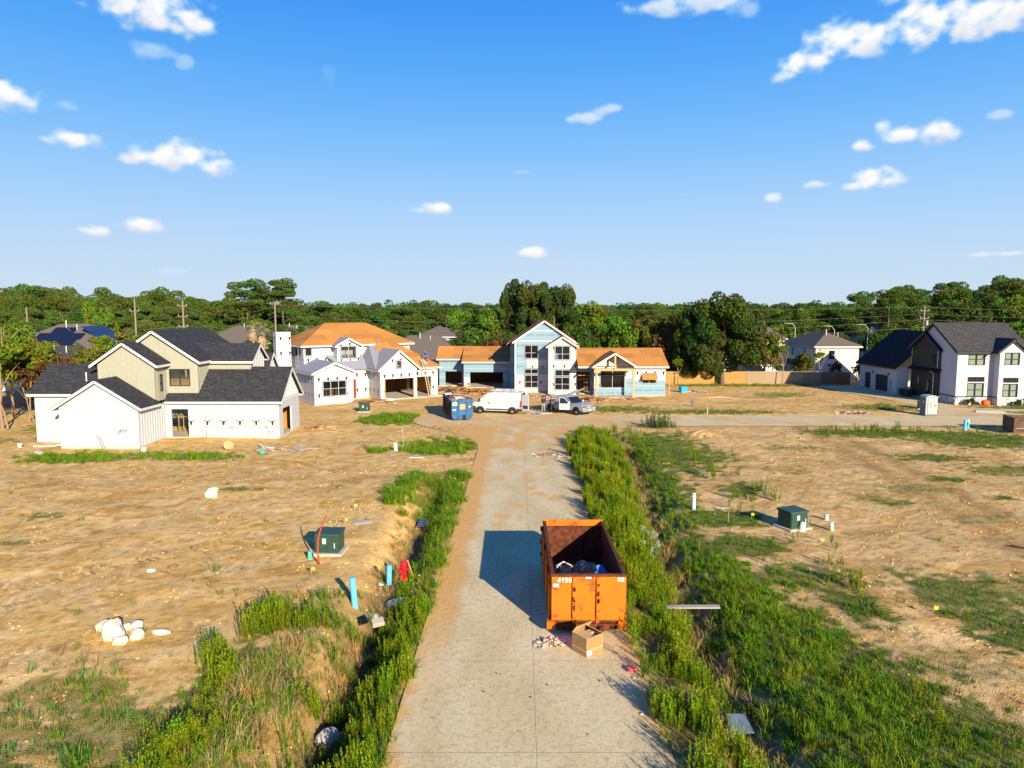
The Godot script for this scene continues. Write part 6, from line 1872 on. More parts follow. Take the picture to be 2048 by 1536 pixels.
	bb.position = HO + Vector3(0.5, 1.5, 1.3)
	tag(bb, "pale blue box thrown in the right side of the orange dumpster", "box")
	for q in [[0.45, 1.42, 1.95, 0.4, "dark grey board lying flat inside the orange dumpster front"], [0.15, 1.38, 2.2, -0.2, "dark panel leaning under the grey board in the orange dumpster"], [0.8, 1.35, 1.9, 1.1, "pale edged board standing at the right wall in the orange dumpster"]]:
		b = MB.new()
		b.xf = Transform3D(Basis(Vector3.UP, q[3]) * Basis(Vector3.RIGHT, 0.3), Vector3.ZERO)
		b.box(Vector3(-0.36, -0.03, -0.38), Vector3(0.36, 0.03, 0.38))
		var o := obj("discarded_board", b, M.tape if q[3] < 1.0 else M.grey)
		o.position = HO + Vector3(q[0], q[1], q[2])
		tag(o, q[4], "board")
	b = MB.new()
	rng.seed = 12
	for i in 60:
		b.col = [Color(0.03, 0.03, 0.035), Color(0.1, 0.06, 0.04), Color(0.05, 0.06, 0.08), Color(0.3, 0.28, 0.25)][i % 4]
		b.xf = Transform3D(Basis(Vector3.UP, rng.randf() * 6.0) * Basis(Vector3.RIGHT, rng.randfn() * 0.5), Vector3(rng.randf_range(-1.0, 1.0), rng.randf_range(0.4, 1.35), rng.randf_range(0.2, 2.7)))
		b.box(Vector3(-0.25, -0.04, -0.12) * rng.randf_range(0.5, 1.4), Vector3(0.25, 0.04, 0.12) * rng.randf_range(0.5, 1.4))
	var heap := obj("rubbish_heap", b, M.vc)
	heap.position = HO
	tag(heap, "dark loose rubbish filling the bottom of the orange dumpster", "rubbish").set_meta("kind", "stuff")

func cardboard_box() -> void:
	var t := thing("cardboard_box", "open brown cardboard box standing before the orange dumpster", "box", Vector3(2.42, 0, -21.75), deg_to_rad(38.0))
	var w := 0.37; var d := 0.33; var h := 0.60
	for q in [[Vector3(-w, 0, d - 0.008), Vector3(w, h, d)], [Vector3(-w, 0, -d), Vector3(w, h, -d + 0.008)], [Vector3(-w, 0, -d + 0.008), Vector3(-w + 0.008, h, d - 0.008)], [Vector3(w - 0.008, 0, -d + 0.008), Vector3(w, h, d - 0.008)]]:
		var b := MB.new()
		b.box(q[0], q[1])
		obj("side", b, M.card, t)
	for q in [[0, 1, -0.35], [0, -1, 0.9], [1, 1, 0.5], [1, -1, 0.25]]:
		var b := MB.new()
		var ax := Vector3.RIGHT if q[0] == 0 else Vector3.BACK
		var off := Vector3(0, h + 0.003, q[1] * d) if q[0] == 0 else Vector3(q[1] * w, h + 0.003, 0)
		b.xf = Transform3D(Basis(ax, q[2] * q[1] * (1.0 if q[0] == 0 else -1.0)), off)
		if q[0] == 0: b.box(Vector3(-w, 0, minf(0.0, -q[1] * 0.3)), Vector3(w, 0.007, maxf(0.0, -q[1] * 0.3)))
		else: b.box(Vector3(minf(0.0, -q[1] * 0.3), 0, -d), Vector3(maxf(0.0, -q[1] * 0.3), 0.007, d))
		obj("flap", b, M.card_in, t)
	var b2 := MB.new()
	for x in [-w - 0.002, w - 0.001]: b2.box(Vector3(x, 0.16, -d - 0.004), Vector3(x + 0.003, 0.215, d + 0.004))
	b2.box(Vector3(-w, 0.16, d), Vector3(w, 0.215, d + 0.003))
	obj("tape", b2, mat(0.5, 0.36, 0.17, 0.25), t)
	b2 = MB.new()
	b2.box(Vector3(-w + 0.03, 0.03, d), Vector3(-w + 0.17, 0.2, d + 0.004)); b2.box(Vector3(-w + 0.19, 0.03, d), Vector3(-w + 0.24, 0.14, d + 0.004))
	obj("paper_label", b2, M.white, t)
	b2 = MB.new()
	b2.box(Vector3(-0.1, 0.56, -0.12), Vector3(0.18, 0.62, 0.1))
	obj("packing_inside", b2, M.card_in, t)

func litter(label: String, x: float, z: float, r: float, n: int, cols: Array, sd: int, size := 0.09) -> void:
	rng.seed = sd
	var b := MB.new()
	for i in n:
		b.col = cols[rng.randi() % cols.size()]
		var an := rng.randf() * TAU; var q := r * pow(rng.randf(), 0.8)
		var px := x + cos(an) * q * 1.2; var pz := z + sin(an) * q
		var up := 0.12 * maxf(0.0, 1.0 - q / r) * rng.randf()
		b.xf = Transform3D(Basis(Vector3.UP, rng.randf() * 6.0) * Basis(Vector3.RIGHT, rng.randfn() * 0.35), Vector3(px, maxf(gh(px, pz), 0.0 if road_sd(px, pz) > 0.0 else -9.0) + 0.02 + up, pz))
		var s := size * rng.randf_range(0.4, 1.4)
		b.box(Vector3(-s, -0.006, -s * 0.4), Vector3(s, 0.008 + rng.randf() * 0.02, s * 0.4))
	var o := obj("litter", b, M.vc)
	tag(o, label, "litter").set_meta("kind", "stuff")

func transformer(label: String, x: float, z: float, turn: float, sc := 1.0) -> void:
	var t := thing("transformer_cabinet", label, "transformer", Vector3(x, gh(x, z) - 0.03, z), turn)
	t.scale = Vector3.ONE * sc
	var b := MB.new()
	b.cbox(Vector3(-0.68, 0, -0.62), Vector3(0.68, 0.12, 0.62), 0.02)
	obj("concrete_pad", b, M.slab, t)
	b = MB.new()
	b.cbox(Vector3(-0.52, 0.12, -0.46), Vector3(0.52, 0.86, 0.45), 0.015)
	var body := obj("cabinet", b, M.green_box, t)
	b = MB.new()
	b.prism([Vector3(-0.56, 0.86, 0.50), Vector3(0.56, 0.86, 0.50), Vector3(0.56, 0.95, 0.46), Vector3(-0.56, 0.95, 0.46)], Vector3(0, 0, -0.98))
	b.prism([Vector3(0.56, 0.95, 0.46), Vector3(0.56, 0.97, -0.5), Vector3(-0.56, 0.97, -0.5), Vector3(-0.56, 0.95, 0.46)], Vector3(0, -0.03, 0))
	obj("lid", b, M.green_box, t)
	for s in [-1, 1]:
		b = MB.new()
		b.cbox(Vector3(minf(0.012 * s, 0.49 * s), 0.16, 0.451), Vector3(maxf(0.012 * s, 0.49 * s), 0.83, 0.475), 0.008)
		obj("door", b, M.green_box, body)
	b = MB.new()
	b.box(Vector3(-0.16, 0.52, 0.476), Vector3(0.0, 0.76, 0.479))
	obj("warning_label", b, M.white, body)
	b = MB.new()
	b.box(Vector3(-0.1, 0.69, 0.479), Vector3(-0.05, 0.73, 0.481))
	obj("red_mark", b, M.red, body)
	b = MB.new()
	b.box(Vector3(0.34, 0.34, 0.476), Vector3(0.38, 0.56, 0.49))
	obj("handle", b, M.white, body)

func hydrant(label: String, x: float, z: float, y: float, red: Material, cap: Material) -> void:
	var t := thing("fire_hydrant", label, "fire hydrant", Vector3(x, y, z))
	var b := MB.new()
	b.lathe([[0.0, 0.0], [0.17, 0.0], [0.17, 0.06], [0.105, 0.07], [0.105, 0.16], [0.15, 0.165], [0.15, 0.2], [0.11, 0.21], [0.11, 0.52], [0.145, 0.53], [0.145, 0.58], [0.0, 0.585]], Vector3.ZERO, 16)
	obj("barrel", b, red, t)
	b = MB.new()
	b.lathe([[0.14, 0.585], [0.13, 0.66], [0.09, 0.73], [0.035, 0.76], [0.035, 0.83], [0.0, 0.835]], Vector3.ZERO, 16)
	obj("bonnet", b, cap, t)
	for q in [[Vector3(1, 0, 0), 0.05], [Vector3(-1, 0, 0), 0.05], [Vector3(0, 0, 1), 0.075]]:
		b = MB.new()
		var o := Vector3(0, 0.42, 0)
		b.tube([o + q[0] * 0.08, o + q[0] * 0.17, o + q[0] * 0.171, o + q[0] * 0.21], [q[1], q[1], q[1] * 1.3, q[1] * 1.25], 10)
		b.tube([o + q[0] * 0.21, o + q[0] * 0.235], [q[1] * 0.4], 5)
		obj("outlet_cap", b, red, t)
	b = MB.new()
	for i in 8: b.box(Vector3(cos(i * 0.785) * 0.135 - 0.015, 0.06, sin(i * 0.785) * 0.135 - 0.015), Vector3(cos(i * 0.785) * 0.135 + 0.015, 0.09, sin(i * 0.785) * 0.135 + 0.015))
	obj("flange_bolts", b, red, t)

func pipe(called: String, label: String, cat: String, x: float, z: float, y0: float, h: float, r: float, m: Material, lean := Vector3.ZERO, group := "") -> MeshInstance3D:
	var b := MB.new()
	var top := Vector3(0, h, 0) + lean
	b.tube([Vector3(0, -0.3, 0), top], [r], 14, false)
	b.tube([top, top - (top.normalized()) * 0.25], [r * 0.86], 14, false)
	b.tube([top - top.normalized() * 0.006, top], [r * 0.99, r], 14, true)
	var o := obj(called, b, m)
	o.position = Vector3(x, y0, z)
	tag(o, label, cat, group)
	return o

func flag(label: String, x: float, z: float) -> void:
	var t := thing("marker_flag", label, "marker flag", Vector3(x, gh(x, z), z), 0.0, "yellow survey flags")
	var b := MB.new()
	b.tube([Vector3(0, -0.05, 0), Vector3(0.01, 0.4, 0)], [0.006], 5)
	obj("wire_stem", b, M.grey, t)
	b = MB.new()
	b.prism([Vector3(0.01, 0.28, 0), Vector3(0.14, 0.26, 0.02), Vector3(0.15, 0.38, 0.03), Vector3(0.01, 0.4, 0)], Vector3(0, 0, -0.004))
	obj("flag", b, M.yellow, t)

func rock(label: String, x: float, z: float, s: Vector3, sd: int, turn := 0.0, grp_ := "white limestone rocks", stuff_: Material = null) -> void:
	rng.seed = sd
	var pts := []
	for i in 12: pts.append((Vector3(rng.randfn(), rng.randfn(), rng.randfn()).normalized() * s) * rng.randf_range(0.8, 1.1))
	var b := MB.new()
	var planes := []
	for i in 14: planes.append([Vector3(rng.randfn(), rng.randfn(), rng.randfn()).normalized(), rng.randf_range(0.68, 0.92)])
	var P := func(i: int, k: int) -> Vector3:
		var th := -PI / 2 + PI * i / 9.0
		var ph := TAU * k / 16.0
		var d := Vector3(cos(th) * cos(ph), sin(th), -cos(th) * sin(ph))
		var r := 1.0
		for pl in planes:
			var q: float = d.dot(pl[0])
			if q > 0.05: r = minf(r, pl[1] / q)
		return d * r * s
	for i in 9:
		for k in 16:
			if i == 0: b.tri(P.call(0, k), P.call(1, k + 1), P.call(1, k))
			elif i == 8: b.tri(P.call(8, k), P.call(8, k + 1), P.call(9, k))
			else: b.quad(P.call(i, k), P.call(i, k + 1), P.call(i + 1, k + 1), P.call(i + 1, k))
	var o := obj("rock", b, stuff_ if stuff_ else M.rock)
	o.position = Vector3(x, gh(x, z) + s.y * 0.55, z)
	o.rotation.y = turn
	tag(o, label, "rock", grp_)

func board(called: String, label: String, cat: String, a: Vector3, c: Vector3, w: float, h: float, m: Material, group := "") -> MeshInstance3D:
	var mid := (a + c) * 0.5
	var b := MB.new()
	b.beam(a - mid, c - mid, w, h)
	var o := obj(called, b, m)
	o.position = mid
	tag(o, label, cat, group)
	return o

func G(x: float, z: float, up := 0.0) -> Vector3: return Vector3(x, gh(x, z) + up, z)

func foreground() -> void:
	orange_skip()
	cardboard_box()
	litter("scraps of paper and wood scattered on the road beside the cardboard box", 1.24, -22.2, 0.45, 60, [Color(0.6, 0.55, 0.48), Color(0.45, 0.25, 0.12), Color(0.7, 0.68, 0.64), Color(0.25, 0.18, 0.12)], 3, 0.07)
	var b := MB.new()
	b.cbox(Vector3(-0.14, 0, -0.09), Vector3(0.14, 0.11, 0.09), 0.01)
	b.col = Color(1, 1, 1)
	var o := obj("carton", b, mat(0.62, 0.10, 0.11, 0.6))
	o.position = Vector3(3.62, 0.0, -20.45)
	tag(o, "small pink red carton at the right road edge past the cardboard box", "carton")
	transformer("green transformer cabinet with white label behind the curved red pole", -8.08, -30.55, deg_to_rad(-3.0), 1.02)
	transformer("green transformer cabinet among white pipes on the right lot", 13.9, -34.3, deg_to_rad(22.0), 1.0)
	transformer("small green transformer cabinet before the white wrapped house", -15.85, -75.6, 0.05, 1.0)
	transformer("small green cabinet beside the grey portable toilet", 45.4, -77.8, -0.3, 0.9)
	b = MB.new()
	b.tube([Vector3(0, -0.2, 0), Vector3(-0.10, 0.6, 0.0), Vector3(-0.06, 1.2, -0.02), Vector3(0.12, 1.75, -0.02), Vector3(0.34, 2.2, 0)], [0.035, 0.035, 0.033, 0.03, 0.02], 8)
	o = obj("marker_pole", b, M.red_pole)
	o.position = G(-8.07, -28.95)
	tag(o, "tall thin curved red marker pole before the green transformer", "marker pole")
	hydrant("red fire hydrant in the weeds of the left verge", -4.38, -27.75, gh(-4.4, -27.7) * 0.0 + 0.02, M.red, M.red)
	hydrant("pale blue fire hydrant with white cap at the side street", 41.8, -64.4, 0.1, M.pvc_blue, M.white)
	pipe("water_pipe", "taller light blue pipe standing on the left bank, nearest the viewer", "pipe", -5.77, -25.2, gh(-5.8, -25.2), 1.1, 0.115, M.pvc_blue, Vector3(-0.1, 0, 0), "blue stub pipes")
	pipe("water_pipe", "light blue pipe standing beside the red fire hydrant", "pipe", -4.93, -27.45, 0.0, 0.72, 0.105, M.pvc_blue, Vector3(0.03, 0, 0), "blue stub pipes")
	pipe("water_pipe", "light blue pipe standing in grass by the blue hydrant", "pipe", 41.05, -63.6, 0.0, 0.95, 0.13, M.pvc_blue, Vector3.ZERO, "blue stub pipes")
	pipe("drain_pipe", "short bright green pipe stub left of the transformer", "pipe", -8.72, -29.6, gh(-8.7, -29.6), 0.36, 0.085, M.pvc_green, Vector3(0.03, 0, 0))
	pipe("drain_pipe", "white upright pipe at the right ditch bank", "pipe", 9.78, -37.35, gh(9.78, -37.35), 0.92, 0.105, M.white)
	pipe("drain_pipe", "pale green pipe leaning on the right transformer cabinet", "pipe", 14.05, -33.65, gh(14.0, -33.7), 0.42, 0.15, M.pvc_pale, Vector3(0.16, 0, -0.12))
	pipe("drain_pipe", "short pale pipe leaning right of the right transformer cabinet", "pipe", 15.68, -33.8, gh(15.7, -33.8), 0.42, 0.1, M.pvc_pale, Vector3(-0.1, 0, 0.02))
	pipe("drain_pipe", "white topped stub in a weed behind the short pale pipe", "pipe", 16.1, -35.5, gh(16.1, -35.5), 0.3, 0.1, M.white, Vector3(0.02, 0, 0))
	pipe("drain_pipe", "pale pipe standing by the grass island left of the road", "pipe", -9.0, -54.5, gh(-9.0, -54.5), 0.62, 0.16, M.pvc_pale, Vector3(-0.12, 0, 0))
	for q in [["yellow marker flag above the left ditch, farthest up the lot", -8.38, -36.9], ["yellow marker flag by the concrete patch on the left bank", -8.28, -34.3], ["yellow marker flag at the soil crack below the red pole", -8.04, -27.55], ["yellow marker flag at the wheel marks on the right", 14.76, -23.9], ["yellow marker flag below the right transformer cabinet", 14.0, -31.3], ["yellow marker flag in green turf left of the right transformer", 12.27, -35.5]]: flag(q[0], q[1], q[2])
	board("survey_stake", "thin wooden stake in the green turf of the right lot", "stake", G(10.88, -34.84, -0.1), G(10.88, -34.84, 0.62), 0.05, 0.03, M.lumber)
	board("survey_stake", "orange wooden stake leaning behind the red hydrant", "stake", G(-4.05, -28.3, -0.1), G(-4.35, -28.6, 0.75), 0.05, 0.03, M.orange_wood)
	board("survey_stake", "white stake at the far edge of the side street", "stake", G(20.43, -73.6, -0.1), G(20.43, -73.6, 0.75), 0.08, 0.05, M.white)
	board("survey_stake", "thin grey stake beside the pale pipe at the grass island", "stake", G(-8.6, -55.6, -0.1), G(-8.7, -55.6, 1.9), 0.05, 0.04, M.grey)
	board("plank", "pale weathered plank laid across the right ditch", "plank", Vector3(5.55, 0.2, -24.65), Vector3(7.45, 0.27, -24.5), 0.24, 0.05, mat(0.40, 0.37, 0.31, 0.85))
	board("plank", "white strip of board on soil right of the white pipe", "plank", G(11.0, -37.6, 0.06), G(11.75, -37.6, 0.06), 0.09, 0.03, M.white)
	board("plank", "thin pale plank across the weeds at the far right roadside", "plank", G(5.7, -50.4, 0.35), G(7.9, -50.2, 0.4), 0.12, 0.04, M.slab)
	board("plank", "dark board lying on soil at the right edge", "plank", G(22.6, -31.3, 0.05), G(23.8, -29.9, 0.05), 0.18, 0.04, M.inside)
	b = MB.new()
	b.prism([Vector3(-0.3, 0, 0.35), Vector3(0.35, 0.0, 0.3), Vector3(0.3, 0.12, -0.4), Vector3(-0.25, 0.16, -0.35)], Vector3(0, -0.02, 0))
	o = obj("plastic_sheet", b, mat(0.14, 0.19, 0.24, 0.5))
	o.position = Vector3(6.2, -0.5, -18.4)
	tag(o, "blue grey plastic sheet in the right ditch at the bottom", "plastic sheet")
	b = MB.new()
	b.prism([Vector3(-0.3, 0, 0.5), Vector3(0.3, 0.0, 0.4), Vector3(0.35, 0.1, -0.5), Vector3(-0.2, 0.16, -0.45)], Vector3(0, -0.02, 0))
	o = obj("plastic_sheet", b, mat(0.08, 0.1, 0.14, 0.4))
	o.position = Vector3(-4.75, -0.5, -36.9)
	tag(o, "dark blue plastic sheet in the left ditch beyond the hydrant", "plastic sheet")
	for q in [[-5.2, -25.1, "broken pale concrete piece in grass by the blue pipe", 0.35, 0.12], [-4.3, -25.9, "long pinkish stone beside the left verge weeds", 0.55, 0.2], [-7.6, -34.9, "flat grey concrete patch on the left bank", 0.6, 0.05], [-4.9, -18.0, "grey lump of concrete in the left ditch at the bottom", 0.4, 0.35]]:
		rock(q[2], q[0], q[1], Vector3(q[3], q[4], q[3] * 0.6), int(q[0] * 10), 0.4, "", M.slab)
	for q in [[-13.55, -22.6, 0.30, 0.26, 0.24, "left round rock of the white rock group"], [-13.0, -22.15, 0.42, 0.46, 0.33, "largest pointed rock in the white rock group"], [-12.75, -22.0, 0.28, 0.34, 0.26, "white rock leaning on the largest pointed rock"], [-12.55, -22.75, 0.30, 0.2, 0.22, "flat white rock at the back of the rock group"], [-12.55, -21.75, 0.27, 0.2, 0.22, "front white rock below the largest pointed rock"], [-12.2, -22.1, 0.27, 0.22, 0.22, "right hand white rock ending the rock group"], [-12.85, -22.75, 0.17, 0.15, 0.16, "small white rock wedged behind the largest rock"], [-11.6, -22.5, 0.36, 0.12, 0.15, "long thin white rock lying alone right of the group"]]:
		rock(q[5], q[0], q[1], Vector3(q[2], q[3], q[4]), int(q[0] * 37.0 + q[1] * 11.0), q[0] * 3.0)
	rock("pale rock with brown stain in the middle of the left lot", -17.2, -39.7, Vector3(0.42, 0.3, 0.32), 71, 0.3)
	rock("low pale rock behind the stained rock of the left lot", -17.5, -40.6, Vector3(0.45, 0.22, 0.35), 72, 0.9)
	b = MB.new()
	b.cbox(Vector3(-0.15, 0, -0.06), Vector3(0.15, 0.1, 0.06), 0.01)
	o = obj("foam_block", b, M.white)
	o.position = G(-14.7, -28.0)
	o.rotation.y = 0.3
	tag(o, "small white foam block on bare soil above the white rocks", "foam block")
	for q in [[-4.5, -22.9, 0.22, "open pale carton thrown in the left verge weeds"], [-6.9, -28.7, 0.0, ""]]:
		if q[3] == "": continue
		b = MB.new()
		b.cbox(Vector3(-0.2, 0, -0.14), Vector3(0.2, 0.16, 0.14), 0.01)
		o = obj("carton", b, mat(0.42, 0.36, 0.30, 0.8))
		o.position = Vector3(q[0], 0.35, q[1])
		o.rotation = Vector3(0.3, 0.4, 0.1)
		tag(o, q[3], "carton")
	var wl := [Color(0.72, 0.72, 0.7), Color(0.62, 0.6, 0.55), Color(0.5, 0.52, 0.6)]
	litter("bits of white litter caught along the right road edge weeds", 5.2, -19.5, 2.0, 12, wl, 8, 0.08)
	litter("white litter and twigs in the right ditch past the dumpster", 7.2, -37.5, 1.2, 30, [Color(0.6, 0.58, 0.55), Color(0.4, 0.3, 0.2)], 9, 0.12)
	litter("white litter bits scattered on the left bank by the hydrant", -5.3, -26.8, 1.2, 10, wl, 10, 0.07)
	litter("twigs and pale scraps swept to the right side of the road", 3.1, -52.5, 1.3, 60, [Color(0.3, 0.17, 0.09), Color(0.5, 0.45, 0.38), Color(0.22, 0.13, 0.08)], 11, 0.14)
	litter("brown splinters scattered on the road before the blue dumpster", -6.4, -64.5, 3.0, 60, [Color(0.3, 0.17, 0.09), Color(0.5, 0.3, 0.15)], 12, 0.12)
	litter("tiny dark scraps dotted over the near road", 0.6, -19.5, 3.0, 12, [Color(0.12, 0.1, 0.08), Color(0.3, 0.2, 0.12)], 13, 0.03)
	b = MB.new()
	b.cbox(Vector3(-0.5, 0, -0.12), Vector3(0.5, 0.05, 0.12), 0.01)
	o = obj("plastic_sheet", b, M.white)
	o.position = G(-7.0, -51.2, 0.02)
	tag(o, "white flattened scrap on the dirt crossing left of the road", "plastic sheet")

# ---------------------------------------------------------------- vehicles
func hull(prof: Array, half: Callable) -> MB:  # side outline [z, y] closed, front towards -z
	var b := MB.new()
	var flat := PackedVector2Array()
	for p in prof: flat.append(Vector2(p[0], p[1]))
	var ids := Geometry2D.triangulate_polygon(flat)
	for i in range(0, ids.size(), 3):
		var q := [flat[ids[i]], flat[ids[i + 1]], flat[ids[i + 2]]]
		if (q[1] - q[0]).cross(q[2] - q[0]) < 0: q = [q[0], q[2], q[1]]
		var l := q.map(func(p): return Vector3(-half.call(p.y), p.y, p.x))
		var r := q.map(func(p): return Vector3(half.call(p.y), p.y, p.x))
		b.tri(l[0], l[1], l[2])
		b.tri(r[0], r[2], r[1])
	for i in prof.size():
		var p: Array = prof[i]; var q: Array = prof[(i + 1) % prof.size()]
		var hp: float = half.call(p[1]); var hq: float = half.call(q[1])
		b.quad(Vector3(-hp, p[1], p[0]), Vector3(hp, p[1], p[0]), Vector3(hq, q[1], q[0]), Vector3(-hq, q[1], q[0]))
	for i in range(0, b.v.size(), 3):  # turn any face that looks inwards
		var c := (b.v[i] + b.v[i + 1] + b.v[i + 2]) / 3.0
		if b.n[i].dot(c - Vector3(0, 1.1, clampf(c.z, -1.8, 1.8))) < 0:
			var sw := b.v[i + 1]; b.v[i + 1] = b.v[i + 2]; b.v[i + 2] = sw
			for k in 3: b.n[i + k] = -b.n[i + k]
	return b

func wheel(parent: Node, x: float, z: float, r: float, w := 0.24) -> void:
	var t := MB.new()
	t.xf = Transform3D(Basis(Vector3.BACK, -PI / 2), Vector3(x, r, z))
	t.lathe([[r * 0.62, -w / 2], [r * 0.93, -w / 2], [r, -w * 0.35], [r, w * 0.35], [r * 0.93, w / 2], [r * 0.62, w / 2]], Vector3.ZERO, 20)
	var o := obj("wheel", t, M.tyre, parent)
	t = MB.new()
	var s := signf(x)
	t.xf = Transform3D(Basis(Vector3.BACK, -PI / 2 * s), Vector3(x, r, z))
	t.lathe([[r * 0.64, -w * 0.3], [r * 0.62, w * 0.4], [r * 0.5, w * 0.3], [r * 0.22, w * 0.34], [r * 0.15, w * 0.44], [0.0, w * 0.44]], Vector3.ZERO, 16)
	obj("rim", t, M.rim, o)

func side_plate(parent: Node, called: String, pts: Array, x: float, m: Material, th := 0.012, lean := 0.0) -> MeshInstance3D:
	var b := MB.new()
	var poly := pts.map(func(p): return Vector3(x - lean * (p[1] - 1.0) * signf(x), p[1], p[0]))
	var nn := Vector3()
	for i in poly.size(): nn += (poly[i] as Vector3 - poly[0]).cross(poly[(i + 1) % poly.size()] - poly[0])
	if nn.x * signf(x) < 0: poly.reverse()
	b.prism(poly, Vector3(-th * signf(x), 0, 0))
	return obj(called, b, m, parent)

func van() -> void:
	var t := thing("delivery_van", "white panel van with ladder rack and open rear doors", "van", Vector3(-1.45, 0.0, -74.75), deg_to_rad(78.0))
	var half := func(y): return 1.02 if y < 1.15 else lerpf(1.02, 0.86, (y - 1.15) / 1.15)
	obj("body", hull([[-2.68, 0.34], [-2.72, 0.7], [-2.64, 1.0], [-2.35, 1.16], [-1.95, 1.33], [-1.2, 2.0], [-0.85, 2.2], [-0.3, 2.27], [2.5, 2.29], [2.66, 2.2], [2.7, 1.2], [2.7, 0.42], [2.1, 0.34]], half), M.van, t)
	for s in [-1, 1]:
		side_plate(t, "side_window", [[-1.78, 1.36], [-0.95, 1.36], [-0.95, 1.9], [-1.22, 1.88]], s * 0.985, M.dark_glass, 0.03, 0.14)
		side_plate(t, "side_moulding", [[-1.15, 0.42], [1.2, 0.42], [1.2, 0.56], [-1.15, 0.56]], s * 1.028, M.plastic, 0.02)
		for z in [-1.75, 1.7]:
			var arc := []
			for i in 9: arc.append([z + cos(PI * i / 8.0) * 0.5, 0.33 + sin(PI * i / 8.0) * 0.47])
			side_plate(t, "wheel_arch", arc, s * 1.026, M.plastic, 0.05)
			wheel(t, s * 0.93, z, 0.34)
		side_plate(t, "front_bumper", [[-2.7, 0.3], [-2.15, 0.3], [-2.2, 0.78], [-2.7, 0.86]], s * 1.03, M.plastic, 0.04)
		side_plate(t, "rear_bumper", [[2.15, 0.3], [2.74, 0.3], [2.74, 0.62], [2.2, 0.64]], s * 1.03, M.plastic, 0.04)
		side_plate(t, "tail_lamp", [[2.5, 0.75], [2.7, 0.75], [2.7, 1.5], [2.58, 1.4]], s * 1.025, M.lamp_red, 0.03)
		side_plate(t, "door_handle", [[-0.85, 1.1], [-0.72, 1.1], [-0.72, 1.22], [-0.85, 1.22]], s * 1.03, M.plastic, 0.02)
		var b := MB.new()
		b.cbox(Vector3(s * 1.17 - 0.1, 1.3, -1.85), Vector3(s * 1.17 + 0.1, 1.65, -1.68), 0.03)
		b.beam(Vector3(s * 0.98, 1.38, -1.72), Vector3(s * 1.12, 1.42, -1.76), 0.06, 0.06)
		obj("mirror", b, M.plastic, t)
		b = MB.new()
		b.cbox(Vector3(s * 0.84 - 0.13, 0.85, -2.68), Vector3(s * 0.84 + 0.13, 1.08, -2.5), 0.03)
		obj("headlight", b, M.grey, t)
	var b := MB.new()
	b.prism([Vector3(0.86, 1.36, -1.96), Vector3(-0.86, 1.36, -1.96), Vector3(-0.78, 1.97, -1.27), Vector3(0.78, 1.97, -1.27)], Vector3(0, -0.03, 0.03))
	obj("windscreen", b, M.dark_glass, t)
	b = MB.new()
	b.cbox(Vector3(-0.98, 0.3, -2.76), Vector3(0.98, 0.72, -2.66), 0.03)
	obj("front_bumper", b, M.plastic, t)
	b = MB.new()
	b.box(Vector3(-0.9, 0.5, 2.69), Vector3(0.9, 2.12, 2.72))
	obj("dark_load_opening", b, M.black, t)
	for s in [-1, 1]:  # rear doors swung open
		b = MB.new()
		b.xf = Transform3D(Basis(Vector3.UP, s * 0.35 + (1.1 if s == 1 else -0.1)), Vector3(s * 0.98, 0, 2.74))
		b.cbox(Vector3(-0.03, 0.45, 0.0), Vector3(0.03, 2.1, 0.9), 0.012)
		var d := obj("rear_door", b, M.van, t)
		b = MB.new()
		b.xf = Transform3D(Basis(Vector3.UP, s * 0.35 + (1.1 if s == 1 else -0.1)), Vector3(s * 0.98, 0, 2.74))
		b.box(Vector3(-0.034, 0.65, 0.15), Vector3(0.034, 1.0, 0.78))
		obj("door_pocket", b, M.plastic, d)
	b = MB.new()
	for z in [-0.2, 0.9, 2.0]: b.beam(Vector3(-0.8, 2.4, z), Vector3(0.8, 2.4, z), 0.05, 0.05)
	for s in [-0.75, 0.75]:
		b.beam(Vector3(s, 2.44, -0.4), Vector3(s, 2.44, 2.3), 0.05, 0.06)
		for z in [-0.2, 0.9, 2.0]: b.beam(Vector3(s, 2.25, z), Vector3(s, 2.4, z), 0.05, 0.05)
	b.tube([Vector3(-0.8, 2.44, -0.4), Vector3(-0.8, 2.62, -0.5)], [0.05], 6)
	for z in [0.9, 1.7, 2.0]: b.tube([Vector3(-0.8, 2.44, z), Vector3(-0.8, 2.6, z)], [0.03], 5)
	obj("roof_rack", b, M.white, t)

